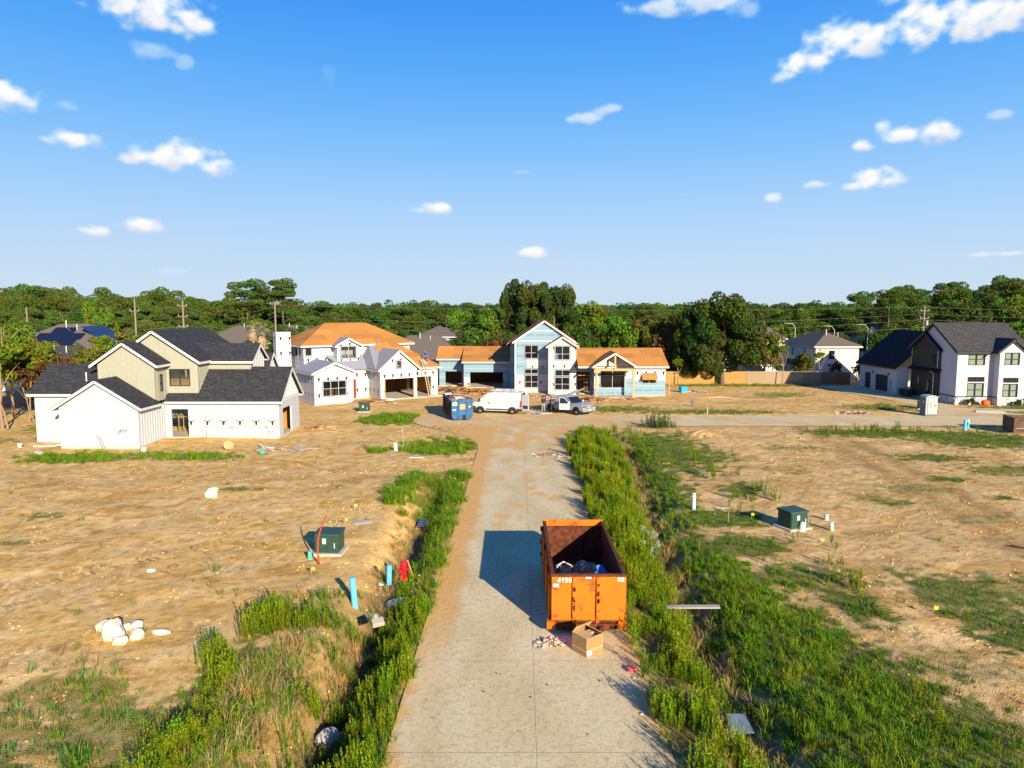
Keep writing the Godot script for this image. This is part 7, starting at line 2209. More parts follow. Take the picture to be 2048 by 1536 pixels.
func pickup() -> void:
	var t := thing("pickup_truck", "silver pickup truck with its white side door open", "pickup truck", Vector3(6.1, 0.0, -74.75), atan2(-0.68, -0.733))
	var half := func(y): return 0.98 if y < 1.12 else lerpf(0.93, 0.72, (y - 1.12) / 0.75)
	obj("cab", hull([[-1.15, 0.5], [-1.15, 1.12], [-0.35, 1.78], [-0.1, 1.84], [0.95, 1.86], [1.25, 1.78], [1.35, 1.12], [1.35, 0.5]], half), M.silver, t)
	var low := func(y): return 0.98 if y < 1.0 else 0.93
	obj("bonnet", hull([[-2.72, 0.55], [-2.72, 0.95], [-2.6, 1.12], [-1.16, 1.18], [-1.16, 0.5]], low), M.silver, t)
	var b := MB.new()
	for s in [-1, 1]: b.box(Vector3(minf(s * 0.98, s * 0.9), 0.5, 1.36), Vector3(maxf(s * 0.98, s * 0.9), 1.2, 3.1))
	b.box(Vector3(-0.9, 0.5, 3.02), Vector3(0.9, 1.2, 3.1)); b.box(Vector3(-0.9, 0.5, 1.36), Vector3(0.9, 0.62, 3.02))
	obj("load_bed", b, M.silver, t)
	for s in [-1, 1]:
		for z in [-1.8, 1.85]:
			wheel(t, s * 0.86, z, 0.39, 0.27)
			var arc := []
			for i in 9: arc.append([z + cos(PI * i / 8.0) * 0.5, 0.42 + sin(PI * i / 8.0) * 0.48])
			side_plate(t, "wheel_arch", arc, s * 0.985, M.black, 0.03)
		side_plate(t, "side_window", [[-0.85, 1.2], [0.2, 1.2], [0.2, 1.7], [-0.3, 1.7]], s * 0.90, M.dark_glass, 0.03, 0.28)
		side_plate(t, "side_window", [[0.3, 1.2], [1.15, 1.2], [1.1, 1.7], [0.3, 1.7]], s * 0.90, M.dark_glass, 0.03, 0.28)
		b = MB.new()
		b.cbox(Vector3(s * 0.76 - 0.16, 0.82, -2.745), Vector3(s * 0.76 + 0.16, 1.05, -2.6), 0.02)
		obj("headlight", b, mat(0.12, 0.10, 0.10, 0.15), t)
		b = MB.new()
		b.cbox(Vector3(s * 1.1 - 0.1, 1.15, -0.95), Vector3(s * 1.1 + 0.1, 1.38, -0.82), 0.02)
		obj("mirror", b, M.van, t)
	b = MB.new()
	b.prism([Vector3(0.86, 1.16, -1.18), Vector3(-0.86, 1.16, -1.18), Vector3(-0.72, 1.76, -0.44), Vector3(0.72, 1.76, -0.44)], Vector3(0, -0.03, 0.03))
	obj("windscreen", b, M.dark_glass, t)
	b = MB.new()
	b.cbox(Vector3(-0.58, 0.72, -2.75), Vector3(0.58, 1.08, -2.65), 0.02)
	var gr := obj("grille", b, M.tape, t)
	b = MB.new()
	b.box(Vector3(-0.13, 0.87, -2.758), Vector3(0.13, 0.93, -2.751)); b.box(Vector3(-0.06, 0.84, -2.757), Vector3(0.06, 0.96, -2.7515))
	obj("badge", b, M.yellow, gr)
	b = MB.new()
	b.cbox(Vector3(-0.98, 0.42, -2.86), Vector3(0.98, 0.68, -2.7), 0.04)
	obj("front_bumper", b, M.rim, t)
	b = MB.new()
	b.box(Vector3(-0.16, 0.48, -2.87), Vector3(0.16, 0.62, -2.862))
	obj("number_plate", b, M.white, t)
	b = MB.new()
	b.box(Vector3(-0.6, 0.3, -2.8), Vector3(0.6, 0.42, -2.7))
	obj("lower_valance", b, M.plastic, t)
	# open door on the near side
	b = MB.new()
	b.xf = Transform3D(Basis(Vector3.UP, 0.75), Vector3(1.0, 0, -0.95))
	b.cbox(Vector3(-0.03, 0.5, 0.0), Vector3(0.04, 1.15, 1.1), 0.015)
	for q in [[Vector3(0, 1.15, 1.08), Vector3(-0.12, 1.74, 1.05)], [Vector3(-0.12, 1.74, 1.05), Vector3(-0.12, 1.74, 0.6)], [Vector3(-0.12, 1.74, 0.6), Vector3(0, 1.15, 0.03)]]: b.beam(q[0], q[1], 0.05, 0.05)
	var d := obj("door", b, M.van, t)
	b = MB.new()
	b.xf = Transform3D(Basis(Vector3.UP, 0.75), Vector3(1.0, 0, -0.95))
	b.prism([Vector3(-0.02, 1.16, 1.05), Vector3(-0.02, 1.16, 0.06), Vector3(-0.12, 1.71, 0.6), Vector3(-0.12, 1.71, 1.02)], Vector3(-0.01, 0, 0))
	obj("door_glass", b, M.dark_glass, d)

func ladder(called: String, label: String, a: Vector3, c: Vector3, w: float, m: Material) -> void:
	HO = a
	var t := thing(called, label, "ladder", a)
	var side := (c - a).cross(Vector3.UP).normalized() * w * 0.5
	for s in [-1, 1]:
		var b := nb()
		b.beam(a + side * s, c + side * s, 0.05, 0.09)
		obj("rail", b, m, t)
	var n := int((c - a).length() / 0.32)
	for i in range(1, n):
		var b := nb()
		var p := a.lerp(c, i / float(n))
		b.tube([p - side, p + side], [0.02], 5)
		obj("rung", b, m, t)

# ---------------------------------------------------------------- people
func nets(bones: Array, cell: float, k: float, b: MB) -> void:
	var lo := Vector3.ONE * 1e9; var hi := -lo
	for q in bones:
		for e in [[q[0], q[2]], [q[1], q[3]]]:
			lo = lo.min(e[0] - Vector3.ONE * (e[1] + cell * 3)); hi = hi.max(e[0] + Vector3.ONE * (e[1] + cell * 3))
	var n := Vector3i(((hi - lo) / cell).ceil()) + Vector3i.ONE
	var f := PackedFloat32Array()
	f.resize(n.x * n.y * n.z)
	f.fill(9.0)
	for q in bones:
		var a: Vector3 = q[0]; var d: Vector3 = q[1] - q[0]
		var l2 := maxf(d.length_squared(), 1e-8)
		var r := maxf(q[2], q[3]) + cell * 2.0 + k
		var l := Vector3i(((a.min(q[1]) - Vector3.ONE * r - lo) / cell).floor()).clamp(Vector3i.ZERO, n - Vector3i.ONE)
		var u := Vector3i(((a.max(q[1]) + Vector3.ONE * r - lo) / cell).ceil()).clamp(Vector3i.ZERO, n - Vector3i.ONE)
		for z in range(l.z, u.z + 1):
			for y in range(l.y, u.y + 1):
				for x in range(l.x, u.x + 1):
					var p := lo + Vector3(x, y, z) * cell
					var t := clampf((p - a).dot(d) / l2, 0.0, 1.0)
					var s := p.distance_to(a + d * t) - lerpf(q[2], q[3], t)
					var i := (z * n.y + y) * n.x + x
					var h := maxf(k - absf(f[i] - s), 0.0) / k
					f[i] = minf(f[i], s) - h * h * k * 0.25
	var id := {}
	var vs := []
	var at := func(x, y, z): return f[(z * n.y + y) * n.x + x]
	for z in n.z - 1:
		for y in n.y - 1:
			for x in n.x - 1:
				var c := 0
				var sum := Vector3.ZERO
				var m := 0
				var base := (z * n.y + y) * n.x + x
				var v := [f[base], f[base + 1], f[base + n.x], f[base + n.x + 1], f[base + n.x * n.y], f[base + n.x * n.y + 1], f[base + n.x * n.y + n.x], f[base + n.x * n.y + n.x + 1]]
				for i in 8: c += 1 if v[i] < 0 else 0
				if c == 0 or c == 8: continue
				for e in [[0, 1], [2, 3], [4, 5], [6, 7], [0, 2], [1, 3], [4, 6], [5, 7], [0, 4], [1, 5], [2, 6], [3, 7]]:
					if (v[e[0]] < 0) != (v[e[1]] < 0):
						var t: float = v[e[0]] / (v[e[0]] - v[e[1]])
						var p0 := Vector3(e[0] & 1, (e[0] >> 1) & 1, e[0] >> 2); var p1 := Vector3(e[1] & 1, (e[1] >> 1) & 1, e[1] >> 2)
						sum += p0.lerp(p1, t); m += 1
				id[base] = vs.size()
				vs.append(lo + (Vector3(x, y, z) + sum / m) * cell)
	var st := [1, n.x, n.x * n.y]
	for z in range(1, n.z - 1):
		for y in range(1, n.y - 1):
			for x in range(1, n.x - 1):
				var base := (z * n.y + y) * n.x + x
				for ax in 3:
					var s0 := f[base] < 0
					if s0 == (f[base + st[ax]] < 0): continue
					var o1: int = st[(ax + 1) % 3]; var o2: int = st[(ax + 2) % 3]
					var q := [id.get(base), id.get(base - o1), id.get(base - o1 - o2), id.get(base - o2)]
					if q.has(null): continue
					if s0: b.quad(vs[q[0]], vs[q[1]], vs[q[2]], vs[q[3]])
					else: b.quad(vs[q[3]], vs[q[2]], vs[q[1]], vs[q[0]])

func smooth(b: MB) -> void:
	var acc := {}
	for i in b.v.size():
		var key := (b.v[i] * 2000.0).round()
		acc[key] = acc.get(key, Vector3.ZERO) + b.n[i]
	for i in b.v.size(): b.n[i] = acc[(b.v[i] * 2000.0).round()].normalized()

func person(label: String, at: Vector3, turn: float, J: Dictionary, shirt: Material, pants: Material, cap: Material) -> void:
	var t := thing("person", label, "person", at, turn)
	var skin := mat(0.36, 0.20, 0.13, 0.6)
	var body := [[J.hip, J.chest, 0.125, 0.14], [J.chest, J.neck, 0.13, 0.055], [J.neck, J.head, 0.055, 0.06], [J.head, J.head + Vector3(0, 0.09, -0.01), 0.085, 0.095], [J.head + Vector3(0, 0.03, -0.085), J.head + Vector3(0, 0.05, -0.105), 0.012, 0.014]]
	var sh := [[J.hip + Vector3(0, 0.06, 0), J.chest, 0.15, 0.165], [J.chest, J.neck - Vector3(0, 0.04, 0), 0.16, 0.075]]
	var tr := [[J.hip + Vector3(0, 0.08, 0), J.hip - Vector3(0, 0.05, 0), 0.148, 0.145]]
	for s in ["l", "r"]:
		var x := -1.0 if s == "l" else 1.0
		var sho: Vector3 = J.chest + Vector3(0.18 * x, 0.1, 0)
		body += [[J.chest + Vector3(0.1 * x, 0.08, 0), sho, 0.08, 0.065], [sho, J["el" + s], 0.055, 0.043], [J["el" + s], J["ha" + s], 0.043, 0.03]]
		sh += [[J.chest + Vector3(0.08 * x, 0.07, 0), sho, 0.1, 0.08], [sho, sho.lerp(J["el" + s], 0.8), 0.075, 0.066]]
		var hj: Vector3 = J.hip + Vector3(0.095 * x, -0.05, 0)
		body += [[hj, J["kn" + s], 0.085, 0.055], [J["kn" + s], J["an" + s], 0.055, 0.038]]
		tr += [[hj, J["kn" + s], 0.1, 0.075], [J["kn" + s], J["an" + s] + Vector3(0, 0.02, 0), 0.072, 0.065]]
		var fd: Vector3 = (J["ha" + s] - J["el" + s]).normalized()
		body.append([J["ha" + s], J["ha" + s] + fd * 0.07, 0.03, 0.034])
		body.append([J["head"] + Vector3(0.085 * x, 0.03, 0), J["head"] + Vector3(0.095 * x, 0.06, 0.01), 0.016, 0.018])
	var b := MB.new()
	nets(body, 0.021, 0.03, b)
	smooth(b)
	for s in ["l", "r"]:
		var fd: Vector3 = (J["ha" + s] - J["el" + s]).normalized()
		var sd := fd.cross(Vector3.RIGHT).normalized()
		var pm: Vector3 = J["ha" + s] + fd * 0.08
		for i in 4:
			var o := pm + sd * (i - 1.5) * 0.019
			var l: float = [0.065, 0.078, 0.072, 0.055][i]
			b.tube([o, o + fd * l * 0.6, o + fd * l + sd.cross(fd) * 0.02], [0.0095, 0.009, 0.007], 5)
		b.tube([J["ha" + s] + fd * 0.03 - sd * 0.03, J["ha" + s] + fd * 0.06 - sd * 0.055, J["ha" + s] + fd * 0.09 - sd * 0.055], [0.012, 0.011, 0.008], 5)
	obj("body", b, skin, t)
	b = MB.new(); nets(sh, 0.022, 0.04, b); smooth(b); obj("shirt", b, shirt, t)
	b = MB.new(); nets(tr, 0.022, 0.03, b); smooth(b); obj("trousers", b, pants, t)
	for s in ["l", "r"]:
		b = MB.new()
		b.cbox(J["an" + s] + Vector3(-0.05, -0.075, -0.19), J["an" + s] + Vector3(0.05, 0.05, 0.08), 0.02)
		obj("boot", b, M.inside, t)
	b = MB.new()
	b.ball(J.head + Vector3(0, 0.095, 0.008), Vector3(0.105, 0.095, 0.112), 0.0, 0, 14)
	b.cbox(J.head + Vector3(-0.07, 0.095, -0.19), J.head + Vector3(0.07, 0.11, -0.08), 0.005)
	obj("cap", b, cap, t)
	b = MB.new()
	for x in [-0.032, 0.032]: b.ball(J.head + Vector3(x, 0.055, -0.085), Vector3(0.012, 0.008, 0.008), 0.0, 0, 6)
	b.box(J.head + Vector3(-0.025, -0.02, -0.09), J.head + Vector3(0.025, -0.013, -0.08))
	obj("eyes_and_mouth", b, M.black, t)

func people() -> void:
	var V := func(x, y, z): return Vector3(x, y, z)
	var stand := {"hip": V.call(0, 0.93, 0), "chest": V.call(0, 1.3, 0.01), "neck": V.call(0, 1.46, 0.01), "head": V.call(0, 1.56, -0.01), "ell": V.call(-0.27, 1.13, 0.05), "elr": V.call(0.28, 1.13, 0.04), "hal": V.call(-0.24, 0.92, -0.12), "har": V.call(0.26, 0.9, -0.06), "knl": V.call(-0.11, 0.5, -0.03), "knr": V.call(0.12, 0.5, -0.01), "anl": V.call(-0.13, 0.08, 0.02), "anr": V.call(0.14, 0.08, 0.0)}
	person("person in dark shirt and light grey trousers standing behind the van", Vector3(3.35, 0.0, -75.2), 0.3, stand, mat(0.035, 0.035, 0.04), mat(0.26, 0.27, 0.28), M.black)
	var s2 := stand.duplicate()
	s2.hal = V.call(-0.2, 1.05, -0.3); s2.har = V.call(0.2, 1.05, -0.3); s2.head = V.call(0, 1.55, -0.04)
	person("person in dark red shirt and navy trousers standing beside the pickup bed", Vector3(4.15, 0.0, -74.6), -1.4, s2, mat(0.10, 0.03, 0.03), mat(0.02, 0.025, 0.06), mat(0.05, 0.03, 0.03))
	var s3 := {"hip": V.call(0, 0.85, 0.1), "chest": V.call(0, 1.18, -0.1), "neck": V.call(0, 1.31, -0.18), "head": V.call(0, 1.38, -0.24), "ell": V.call(-0.28, 0.98, -0.22), "elr": V.call(0.28, 0.98, -0.22), "hal": V.call(-0.2, 0.78, -0.4), "har": V.call(0.2, 0.78, -0.4), "knl": V.call(-0.14, 0.47, -0.08), "knr": V.call(0.14, 0.5, -0.02), "anl": V.call(-0.16, 0.08, 0.1), "anr": V.call(0.17, 0.16, 0.02)}
	var basis := Basis(Vector3.UP, deg_to_rad(35.0))
	person("roofer in bright blue shirt bending on the orange roof boards", Vector3(-22.5, 0, -80.37) + basis * Vector3(15.0, 4.18, -1.05), 2.2, s3, mat(0.02, 0.10, 0.52), mat(0.28, 0.10, 0.05), mat(0.02, 0.08, 0.4))

# ---------------------------------------------------------------- site clutter
func pile(called: String, label: String, cat: String, x: float, z: float, rx: float, rz: float, n: int, len: float, mats: Array, sd: int, high := 0.35) -> void:
	rng.seed = sd
	HO = Vector3(x, gh(x, z), z)
	var t := thing(called, label, cat, HO)
	for i in n:
		var b := MB.new()
		var an := rng.randf() * TAU; var q := sqrt(rng.randf())
		var p := Vector3(cos(an) * q * rx, 0.05 + high * (1.0 - q) * rng.randf(), sin(an) * q * rz)
		var l := len * rng.randf_range(0.4, 1.0)
		b.xf = Transform3D(Basis(Vector3.UP, rng.randfn() * 0.7) * Basis(Vector3.BACK, rng.randfn() * 0.12), p)
		if rng.randf() < 0.3: b.box(Vector3(-l * 0.3, -0.01, -l * 0.2), Vector3(l * 0.3, 0.012, l * 0.2))
		else: b.box(Vector3(-l / 2, -0.025, -0.07), Vector3(l / 2, 0.025, 0.07))
		obj("board", b, mats[rng.randi() % mats.size()], t)
	var b := MB.new()
	for i in n * 3:
		b.col = [Color(0.5, 0.27, 0.1), Color(0.62, 0.45, 0.25), Color(0.3, 0.12, 0.05), Color(0.6, 0.58, 0.55)][rng.randi() % 4]
		var an := rng.randf() * TAU; var q := sqrt(rng.randf()) * 1.25
		b.xf = Transform3D(Basis(Vector3.UP, rng.randf() * 6.0), Vector3(cos(an) * q * rx, 0.03 + high * 0.5 * maxf(0.0, 1.0 - q) * rng.randf(), sin(an) * q * rz))
		b.box(Vector3(-0.14, -0.02, -0.04), Vector3(0.14, 0.02, 0.04))
	obj("splinters", b, M.vc, t).set_meta("kind", "stuff")

func blue_skip() -> void:
	HO = Vector3(-4.9, 0, -69.35)
	var t := thing("roll_off_dumpster", "blue roll off dumpster heaped with scrap beside the van", "dumpster", HO, deg_to_rad(14.0))
	var b := MB.new()
	b.prism([Vector3(-0.85, 0.12, 0), Vector3(0.85, 0.12, 0), Vector3(1.05, 0.45, 0), Vector3(1.05, 2.0, 0), Vector3(-1.05, 2.0, 0), Vector3(-1.05, 0.45, 0)], Vector3(0, 0, -0.06))
	var f := obj("front_wall", b, M.skip_blue, t)
	for x in [-0.36, 0.42]:
		b = MB.new()
		b.box(Vector3(x - 0.06, 0.1, 0.001), Vector3(x + 0.06, 1.98, 0.1))
		obj("rib", b, M.skip_blue, f)
	for i in 7:
		b = MB.new()
		b.box(Vector3(0.5, 0.25 + i * 0.25, 0.002), Vector3(0.98, 0.3 + i * 0.25, 0.07))
		obj("ladder_rung", b, M.skip_blue, f)
	b = MB.new(); b.box(Vector3(0.0, 0.12, 0.002), Vector3(0.34, 0.55, 0.012)); obj("hook_pocket", b, M.black, f)
	b = MB.new(); b.box(Vector3(-0.98, 1.5, 0.002), Vector3(-0.5, 1.8, 0.008)); obj("sticker", b, M.white, f)
	b = MB.new(); b.box(Vector3(-0.96, 1.52, 0.009), Vector3(-0.75, 1.78, 0.012)); obj("yellow_sticker", b, M.yellow, f)
	b = MB.new(); b.box(Vector3(-0.96, 1.02, 0.002), Vector3(-0.62, 1.14, 0.008)); obj("sticker", b, M.white, f)
	b = MB.new(); b.box(Vector3(-0.24, 1.1, 0.002), Vector3(0.3, 1.62, 0.008)); obj("faded_notice", b, M.card_in, f)
	b = MB.new(); b.box(Vector3(0.62, 1.3, 0.072), Vector3(0.82, 1.45, 0.078)); obj("sticker", b, M.white, f)
	for s in [-1, 1]:
		b = MB.new()
		b.box(Vector3(minf(s * 1.05, s * 1.0), 0.45, -5.6), Vector3(maxf(s * 1.05, s * 1.0), 2.0, -0.06))
		var w := obj("side_wall", b, M.skip_brown, t)
		for i in 7:
			b = MB.new()
			b.box(Vector3(minf(s * 1.051, s * 1.14), 0.3, -0.5 - i * 0.8), Vector3(maxf(s * 1.051, s * 1.14), 1.97, -0.38 - i * 0.8))
			obj("rib", b, M.skip_brown, w)
	b = MB.new(); b.box(Vector3(-1.05, 0.15, -5.66), Vector3(1.05, 1.9, -5.6)); obj("rear_gate", b, M.skip_brown, t)
	b = MB.new(); b.box(Vector3(-1.0, 0.2, -5.6), Vector3(1.0, 0.3, -0.06)); obj("floor", b, M.skip_brown, t)
	b = MB.new()
	for q in [[-1.08, 0.04, -1.08, -5.6], [1.08, 0.04, 1.08, -5.6]]: b.beam(Vector3(q[0], 2.04, q[1]), Vector3(q[2], 2.04, q[3]), 0.1, 0.08)
	b.beam(Vector3(-1.08, 2.045, 0), Vector3(1.08, 2.045, 0), 0.1, 0.08)
	obj("top_rail", b, M.skip_blue, t)
	b = MB.new()
	rng.seed = 91
	for i in 160:
		b.col = [Color(0.4, 0.24, 0.12), Color(0.62, 0.6, 0.56), Color(0.05, 0.05, 0.06), Color(0.28, 0.16, 0.09), Color(0.45, 0.4, 0.34), Color(0.16, 0.09, 0.05)][rng.randi() % 6]
		var z := rng.randf_range(-5.4, -0.2)
		b.xf = Transform3D(Basis(Vector3.UP, deg_to_rad(14.0)), HO) * Transform3D(Basis(Vector3.UP, rng.randf() * 6.0) * Basis(Vector3.RIGHT, rng.randfn() * 0.6), Vector3(rng.randf_range(-0.85, 0.85), rng.randf_range(1.55, 2.2), z))
		var s := rng.randf_range(0.12, 0.45)
		b.box(Vector3(-s, -0.03, -s * 0.5), Vector3(s, 0.05, s * 0.5))
	var o := obj("scrap_heap", b, M.vc)
	tag(o, "mixed building scrap heaped in the blue dumpster", "scrap").set_meta("kind", "stuff")

func potty() -> void:
	var t := thing("portable_toilet", "grey portable toilet cabin beside the side street", "portable toilet", Vector3(43.15, 0.02, -72.9), -0.05)
	var g := mat(0.36, 0.40, 0.39, 0.55)
	var g2 := mat(0.13, 0.16, 0.18, 0.55)
	var b := MB.new()
	b.cbox(Vector3(-0.62, 0, -0.62), Vector3(0.62, 0.14, 0.62), 0.02)
	obj("base", b, g2, t)
	b = MB.new()
	b.box(Vector3(-0.58, 0.14, -0.58), Vector3(0.58, 1.9, 0.55))
	obj("cabin", b, g2, t)
	b = MB.new()
	b.prism([Vector3(-0.58, 0.15, 0.552), Vector3(0.58, 0.15, 0.552), Vector3(0.58, 1.9, 0.552), Vector3(0.3, 2.0, 0.552), Vector3(-0.3, 2.0, 0.552), Vector3(-0.58, 1.9, 0.552)], Vector3(0, 0, -0.05))
	var d := obj("front", b, g, t)
	b = MB.new(); b.cbox(Vector3(-0.4, 0.22, 0.553), Vector3(0.4, 1.75, 0.59), 0.015); obj("door", b, g, t)
	b = MB.new(); b.box(Vector3(0.28, 0.95, 0.591), Vector3(0.34, 1.15, 0.61)); b.tube([Vector3(-0.1, 1.4, 0.6), Vector3(-0.14, 1.2, 0.6), Vector3(-0.08, 0.9, 0.6), Vector3(-0.1, 0.75, 0.6)], [0.012], 5); obj("latch_and_mould", b, M.black, d)
	b = MB.new(); b.box(Vector3(-0.12, 1.52, 0.591), Vector3(0.14, 1.66, 0.596)); obj("white_sign", b, M.white, d)
	b = MB.new(); b.box(Vector3(-0.585, 1.3, -0.05), Vector3(-0.58, 1.5, 0.25)); obj("side_sign", b, M.white, d)
	b = MB.new()
	b.prism([Vector3(-0.66, 1.9, 0.64), Vector3(0.66, 1.9, 0.64), Vector3(0.6, 1.98, 0.64), Vector3(0.25, 2.1, 0.64), Vector3(-0.25, 2.1, 0.64), Vector3(-0.6, 1.98, 0.64)], Vector3(0, 0, -1.28))
	obj("roof", b, g, t)

func fence(label: String, a: Vector2, c: Vector2, h: float, m: Material) -> void:
	HO = Vector3(a.x, 0, a.y)
	var t := thing("wooden_fence", label, "fence", HO)
	rng.seed = int(a.x * 3.0)
	var len := a.distance_to(c)
	var u := Vector3(c.x - a.x, 0, c.y - a.y) / len
	var nn := u.cross(Vector3.UP)
	var n := int(len / 2.44)
	for i in n:
		var b := MB.new()
		for k in 16:
			var p := u * (i * len / n + (k + 0.5) * len / n / 16.0)
			var hh := h + rng.randf_range(-0.02, 0.02)
			b.beam(p + nn * 0.03, p + nn * 0.03 + Vector3(0, hh, 0), len / n / 16.0 - 0.012, 0.018, nn)
		for y in [0.35, 1.0, 1.6]: b.beam(u * (i * len / n) + Vector3(0, y, 0), u * ((i + 1) * len / n) + Vector3(0, y, 0), 0.04, 0.09)
		obj("fence_panel", b, m, t)
		b = MB.new()
		b.box(Vector3(-0.05, -0.2, -0.05), Vector3(0.05, h + 0.03, 0.05))
		put("post", b.mesh(), m, t, Transform3D(Basis(), u * (i * len / n) - nn * 0.04))

func pole(label: String, x: float, z: float, h: float, arms: Array) -> Node3D:
	var t := thing("utility_pole", label, "utility pole", Vector3(x, 0, z), 0.0, "wooden utility poles")
	var b := MB.new()
	b.tube([Vector3(0, -0.2, 0), Vector3(0, h, 0)], [0.19, 0.12], 8)
	obj("shaft", b, M.pole_wood, t)
	for y in arms:
		b = MB.new()
		b.beam(Vector3(-0.75, h - y, 0.13), Vector3(0.75, h - y, 0.13), 0.1, 0.12)
		var ar := obj("crossarm", b, M.pole_wood, t)
		b = MB.new()
		for xx in [-0.7, 0.7]: b.lathe([[0.04, 0.0], [0.09, 0.05], [0.06, 0.15], [0.09, 0.2], [0.0, 0.3]], Vector3(xx, h - y + 0.06, 0.13), 8)
		obj("insulator", b, M.grey, ar)
	return t

func wire(label: String, a: Vector3, c: Vector3, sag: float, r := 0.016) -> void:
	var b := MB.new()
	var pts := []
	for i in 17:
		var f := i / 16.0
		pts.append((c - a) * f - Vector3(0, sag * 4.0 * f * (1.0 - f), 0))
	b.tube(pts, [r], 4, false)
	var o := obj("power_line", b, M.wire)
	o.position = a
	tag(o, label, "power line", "overhead power lines")

func lines() -> void:
	var ps := [[-85.0, -125.0, 11.3, [], "plain leaning utility pole at the far left woods"], [-61.0, -115.5, 12.6, [1.9], "utility pole behind the solar panel roof"], [-53.0, -115.0, 12.4, [0.9, 2.6, 4.2], "utility pole with three crossarms above the tall beige gable"], [-38.0, -114.5, 12.1, [0.3], "utility pole rising behind the white chimney"], [72.2, -125.0, 11.6, [0.9, 2.2], "utility pole with transformer behind the black garage roof"]]
	for q in ps: pole(q[4], q[0], q[1], q[2], q[3])
	var b := MB.new()
	b.lathe([[0.0, 8.2], [0.25, 8.2], [0.25, 9.0], [0.0, 9.05]], Vector3(72.55, 0, -124.7), 12)
	var o := obj("pole_transformer", b, M.grey)
	tag(o, "grey can transformer hung on the right utility pole", "transformer can")
	for i in 4:
		var y: float = [11.7, 9.9, 8.5, 6.9][i]
		wire("%s cable of the long span between the chimney pole and the right pole" % ["topmost", "second", "third", "lowest"][i], Vector3(-38.0, y, -114.4), Vector3(72.2, [11.4, 10.2, 9.2, 7.8][i], -124.9), [0.8, 1.6, 1.8, 1.4][i])
		wire("%s cable sagging between the chimney pole and the crossarm pole" % ["topmost", "second", "third", "lowest"][i], Vector3(-53.0, [11.5, 9.8, 8.2, 7.2][i], -114.9), Vector3(-38.0, y, -114.4), [1.6, 2.0, 2.0, 1.5][i])
		wire("%s cable running left from the crossarm pole" % ["topmost", "second", "third", "lowest"][i], Vector3(-85.0, [10.9, 9.4, 8.4, 7.6][i], -124.9), Vector3(-53.0, [11.5, 9.8, 8.2, 7.2][i], -114.9), 0.8)
		wire("%s cable leaving the right pole to the edge of the view" % ["topmost", "second", "third", "lowest"][i], Vector3(72.2, [11.4, 10.2, 9.2, 7.8][i], -124.9), Vector3(125.0, [11.3, 9.6, 8.4, 7.2][i], -130.0), 0.6)
	for q in [[52.5, -132.0, 8.4, "curved white street lamp arm left of the cream house roof"], [58.0, -128.0, 8.0, "curved white street lamp arm above the cream house roof"], [66.0, -132.0, 8.2, "curved white street lamp arm left of the right utility pole"]]:
		var t := thing("street_lamp", q[3], "street lamp", Vector3(q[0], 0, q[1]), 0.0, "street lamps in the next street")
		b = MB.new()
		b.tube([Vector3(0, 0, 0), Vector3(0, q[2] - 0.8, 0), Vector3(-0.5, q[2] - 0.1, 0), Vector3(-1.6, q[2], 0)], [0.08, 0.05, 0.045, 0.035], 6)
		obj("mast", b, M.white, t)
		b = MB.new()
		b.cbox(Vector3(-2.1, q[2] - 0.05, -0.1), Vector3(-1.55, q[2] + 0.05, 0.1), 0.03)
		obj("lamp_head", b, M.grey, t)

func young_tree(x: float, z: float, h: float, label: String) -> void:
	var t := thing("young_tree", label, "tree", Vector3(x, 0, z), 0.0, "thin saplings before the fence")
	var b := MB.new()
	b.tube([Vector3(0, -0.1, 0), Vector3(0.1, h * 0.4, 0), Vector3(-0.1, h * 0.7, 0), Vector3(-0.9, h, 0.1)], [0.09, 0.07, 0.05, 0.02], 6)
	b.tube([Vector3(0.1, h * 0.45, 0), Vector3(0.8, h * 0.9, 0.2)], [0.04, 0.015], 5)
	obj("trunk", b, M.bark_pale, t)
	put("crown", crowns.open[1], M.leaf, t, Transform3D(Basis.from_scale(Vector3(1.1, 0.9, 1.0)), Vector3(-0.1, h * 0.95, 0)))

